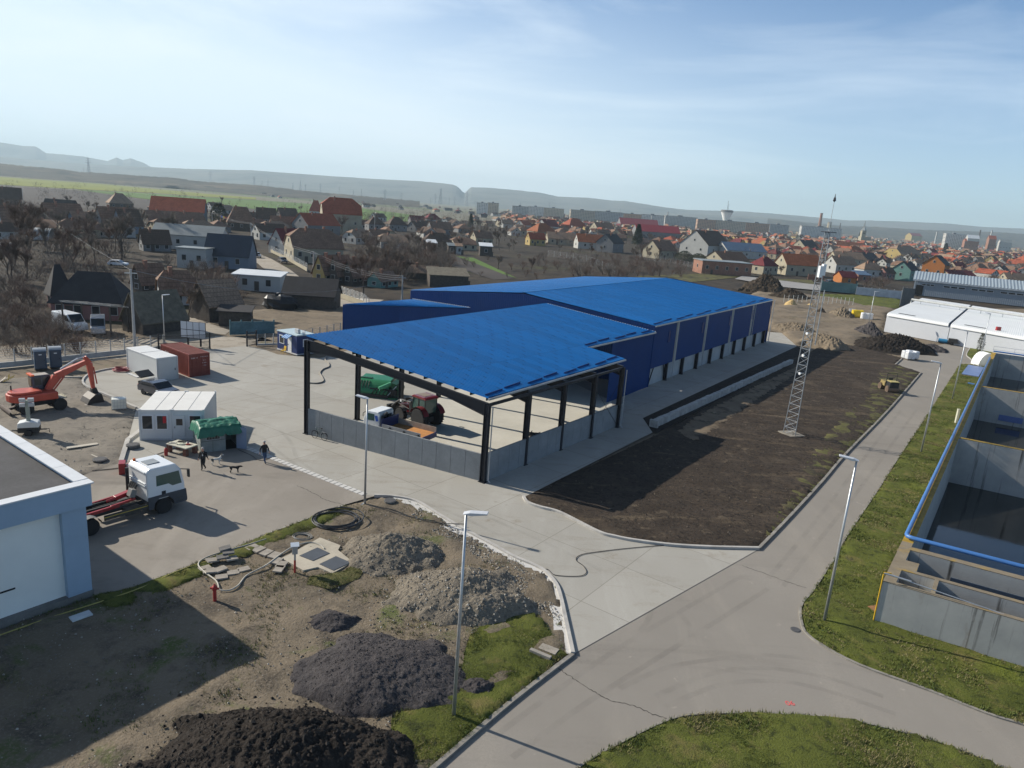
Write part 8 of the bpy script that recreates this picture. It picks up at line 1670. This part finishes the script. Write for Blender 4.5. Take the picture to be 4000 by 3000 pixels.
wire(tops[1224], tops[1570], 1.2, 'overhead cables from the street pole to the pole by the blue hall', 3); wire(tops[981], tops[1224], 1.4, 'overhead cables along the village street'); wire(tops[830], tops[981], .8, 'overhead cables by the flag'); wire(tops[527], tops[92], 3, 'long overhead cable over the left village', 1); wire(tops[527], tops[1570], 3.2, 'long overhead cable above the guard cabin', 1)
p = tops[830]+V((4.5, -.5, -1.2)); m = MB()
for k in range(3): m.mi = k; m.grid(lambda a, b: (.9*(k+a), .25*sin(3*(k+a)), -.9*b-.35*(k+a)*.6), 4, 2)
o = m.build('cloth', [pm('flag_blue', (.02, .06, .45), .7), pm('flag_yellow', (.75, .55, .03), .7), pm('flag_red', (.55, .02, .03), .7)]); fl = thing('flag', 'blue yellow and red flag hanging over the village street', 'flag', tuple(p)); o.parent = fl
m = MB(); m.cyl((-.05, 0, .5), (-.05, 0, -p.z-.2), .05, n=6); m.build('flagpole', CP, fl)
# ---- village fences
mesh_fence('row of pale posts and wire along the garden right of the thicket', [G(2140, 1000), G(2290, 1022), G(2400, 1068)], [6, 5], 2.6, 0)
mesh_fence('post and rail fence along the village street by the cream house', [G(1058, 985), G(1130, 1020), G(1200, 1060)], [5, 5], 2.2, .9, mat=WLC['cream'])
mesh_fence('fence with concrete posts along the street bend left of the blue hall', [G(1320, 1160), G(1420, 1195), G(1440, 1215)], [6, 2], 2.4, 1.0, mat=WLC['cream'])
mesh_fence('garden wire fence with posts in front of the brown houses', [G(2480, 1010), G(2640, 1030), G(2720, 1050)], [8, 5], 2.2, 0)
board_fence('long grey fence with teal panel left of the guard cabin', G(900, 1308), G(1070, 1305), 1.9, pm('fence_teal', (.09, .17, .19), .8, 0, .3, .5), 4)
board_fence('low red fence in front of the cream house with orange roof', G(3155, 1092), G(3215, 1096), 2.2, WLC['brick'], 4)
patch('garden', wpoly([(1690, 1010), (1790, 1000), (1960, 1060), (2010, 1085), (1930, 1090), (1850, 1065)]), -.2, M['ploughed_field']); patch('garden_grass', wpoly([(1780, 998), (1850, 1005), (1990, 1070), (2020, 1085), (1965, 1068), (1880, 1035)]), -.18, M['green_field']); patch('garden_grass', wpoly([(2500, 1075), (2880, 1062), (2900, 1080), (2700, 1100), (2450, 1090)]), -.17, M['worn_grass'])
patch('garden_grass', wpoly([(2950, 1085), (3170, 1092), (3190, 1115), (2950, 1105)]), -.15, M['worn_grass'])
m = MB(); 
for k, (x, y) in enumerate(((2860, 1145),)): pass
# ------------------------------------------------------------------ light, sky, air
SUN_AZ = radians(157.5)      # direction towards the sun, counter-clockwise from +x
SUN_EL = radians(30.5)
sd = V((cos(SUN_AZ)*cos(SUN_EL), sin(SUN_AZ)*cos(SUN_EL), sin(SUN_EL)))
sl = bpy.data.lights.new('sun', 'SUN'); sl.energy = 5.0; sl.angle = radians(.53); sl.color = (1, .925, .80)
so = bpy.data.objects.new('sun', sl); C.objects.link(so); so.rotation_euler = sd.to_track_quat('Z', 'Y').to_euler(); so.location = (-40, 20, 60)
w = bpy.data.worlds.new('World'); bpy.context.scene.world = w; w.use_nodes = True; nt = w.node_tree
bg = nt.nodes['Background']; sk = nt.nodes.new('ShaderNodeTexSky'); sk.sky_type = 'NISHITA'; sk.sun_disc = False
sk.sun_elevation = SUN_EL; sk.sun_rotation = (pi/2-SUN_AZ) % (2*pi)
sk.altitude = 300; sk.air_density = 1.0; sk.dust_density = .1; sk.ozone_density = 3.0
bg.inputs['Strength'].default_value = .07
tc = nt.nodes.new('ShaderNodeTexCoord'); mp = nt.nodes.new('ShaderNodeMapping'); mp.inputs['Scale'].default_value = (1.1, 1.6, 7); mp.inputs['Rotation'].default_value = (0, .12, .35)
n1 = nt.nodes.new('ShaderNodeTexNoise'); n1.inputs['Scale'].default_value = 1.6; n1.inputs['Detail'].default_value = 9; n1.inputs['Roughness'].default_value = .58; n1.inputs['Distortion'].default_value = .5
nt.links.new(tc.outputs['Generated'], mp.inputs[0]); nt.links.new(mp.outputs[0], n1.inputs[0])
cf = ramp(nt, n1.outputs['Fac'], [(.5, 0.0), (.78, .2)])
cc = mix(nt, 1.0, sk.outputs[0], (1.9, 1.75, 1.6), 'MULTIPLY'); cm = mix(nt, cf, sk.outputs[0], cc)
cm = mix(nt, 1.0, cm, (.72, 1.06, 1.34), 'MULTIPLY')
def mth(op, a, b=None, c=None):
    q = nt.nodes.new('ShaderNodeMath'); q.operation = op
    for i, v in enumerate((a, b, c)):
        if v is None: continue
        if isinstance(v, (int, float)): q.inputs[i].default_value = v
        else: nt.links.new(v, q.inputs[i])
    return q.outputs[0]
sx = nt.nodes.new('ShaderNodeSeparateXYZ'); nt.links.new(tc.outputs['Generated'], sx.inputs[0])
low = nt.nodes.new('ShaderNodeMapRange'); low.interpolation_type = 'SMOOTHSTEP'; nt.links.new(sx.outputs['Z'], low.inputs[0]); low.inputs[1].default_value = .0; low.inputs[2].default_value = .36; low.inputs[3].default_value = 1; low.inputs[4].default_value = 0
sunny = nt.nodes.new('ShaderNodeMapRange'); sunny.interpolation_type = 'SMOOTHSTEP'; nt.links.new(mth('MULTIPLY_ADD', sx.outputs['X'], sd.x, mth('MULTIPLY', sx.outputs['Y'], sd.y)), sunny.inputs[0]); sunny.inputs[1].default_value = -.15; sunny.inputs[2].default_value = .85; sunny.inputs[3].default_value = 0; sunny.inputs[4].default_value = 1
top = nt.nodes.new('ShaderNodeMapRange'); nt.links.new(sx.outputs['Z'], top.inputs[0]); top.inputs[1].default_value = .45; top.inputs[2].default_value = .85; top.inputs[3].default_value = 1; top.inputs[4].default_value = .45
cm = mix(nt, 1.0, cm, top.outputs[0], 'MULTIPLY')
veil = mth('MINIMUM', mth('MULTIPLY_ADD', low.outputs[0], mth('MULTIPLY_ADD', sunny.outputs[0], .5, .36), mth('MULTIPLY', sunny.outputs[0], mth('MULTIPLY_ADD', low.outputs[0], .3, .22))), .86)
cm = mix(nt, veil, cm, (10.2, 11.5, 12.3)); cm = mix(nt, mth('MULTIPLY', ramp(nt, n1.outputs['Fac'], [(.47, 0.0), (.72, .7)]), mth('MULTIPLY_ADD', sunny.outputs[0], .5, .5)), cm, (10.6, 11.6, 12.2)); nt.links.new(cm, bg.inputs[0])
vs = bpy.context.scene.view_settings; vs.view_transform = 'Standard'; vs.look = 'None'; vs.exposure = .42; vs.gamma = 1

# ------------------------------------------------------------------ air: one closed box of thin haze round everything
m = MB(); m.bx(-9500, 9500, -500, 10500, -8, 385); hz = m.build('haze', []); tag(hz, kind='stuff')
hm = bpy.data.materials.new('haze'); hm.use_nodes = True; n_ = hm.node_tree; n_.nodes.remove(n_.nodes['Principled BSDF']); pv = n_.nodes.new('ShaderNodeVolumePrincipled')
pv.inputs['Color'].default_value = (.70, .89, 1, 1); pv.inputs['Density'].default_value = .000108; pv.inputs['Anisotropy'].default_value = .12
n_.links.new(pv.outputs[0], n_.nodes['Material Output'].inputs['Volume']); hz.data.materials.append(hm)
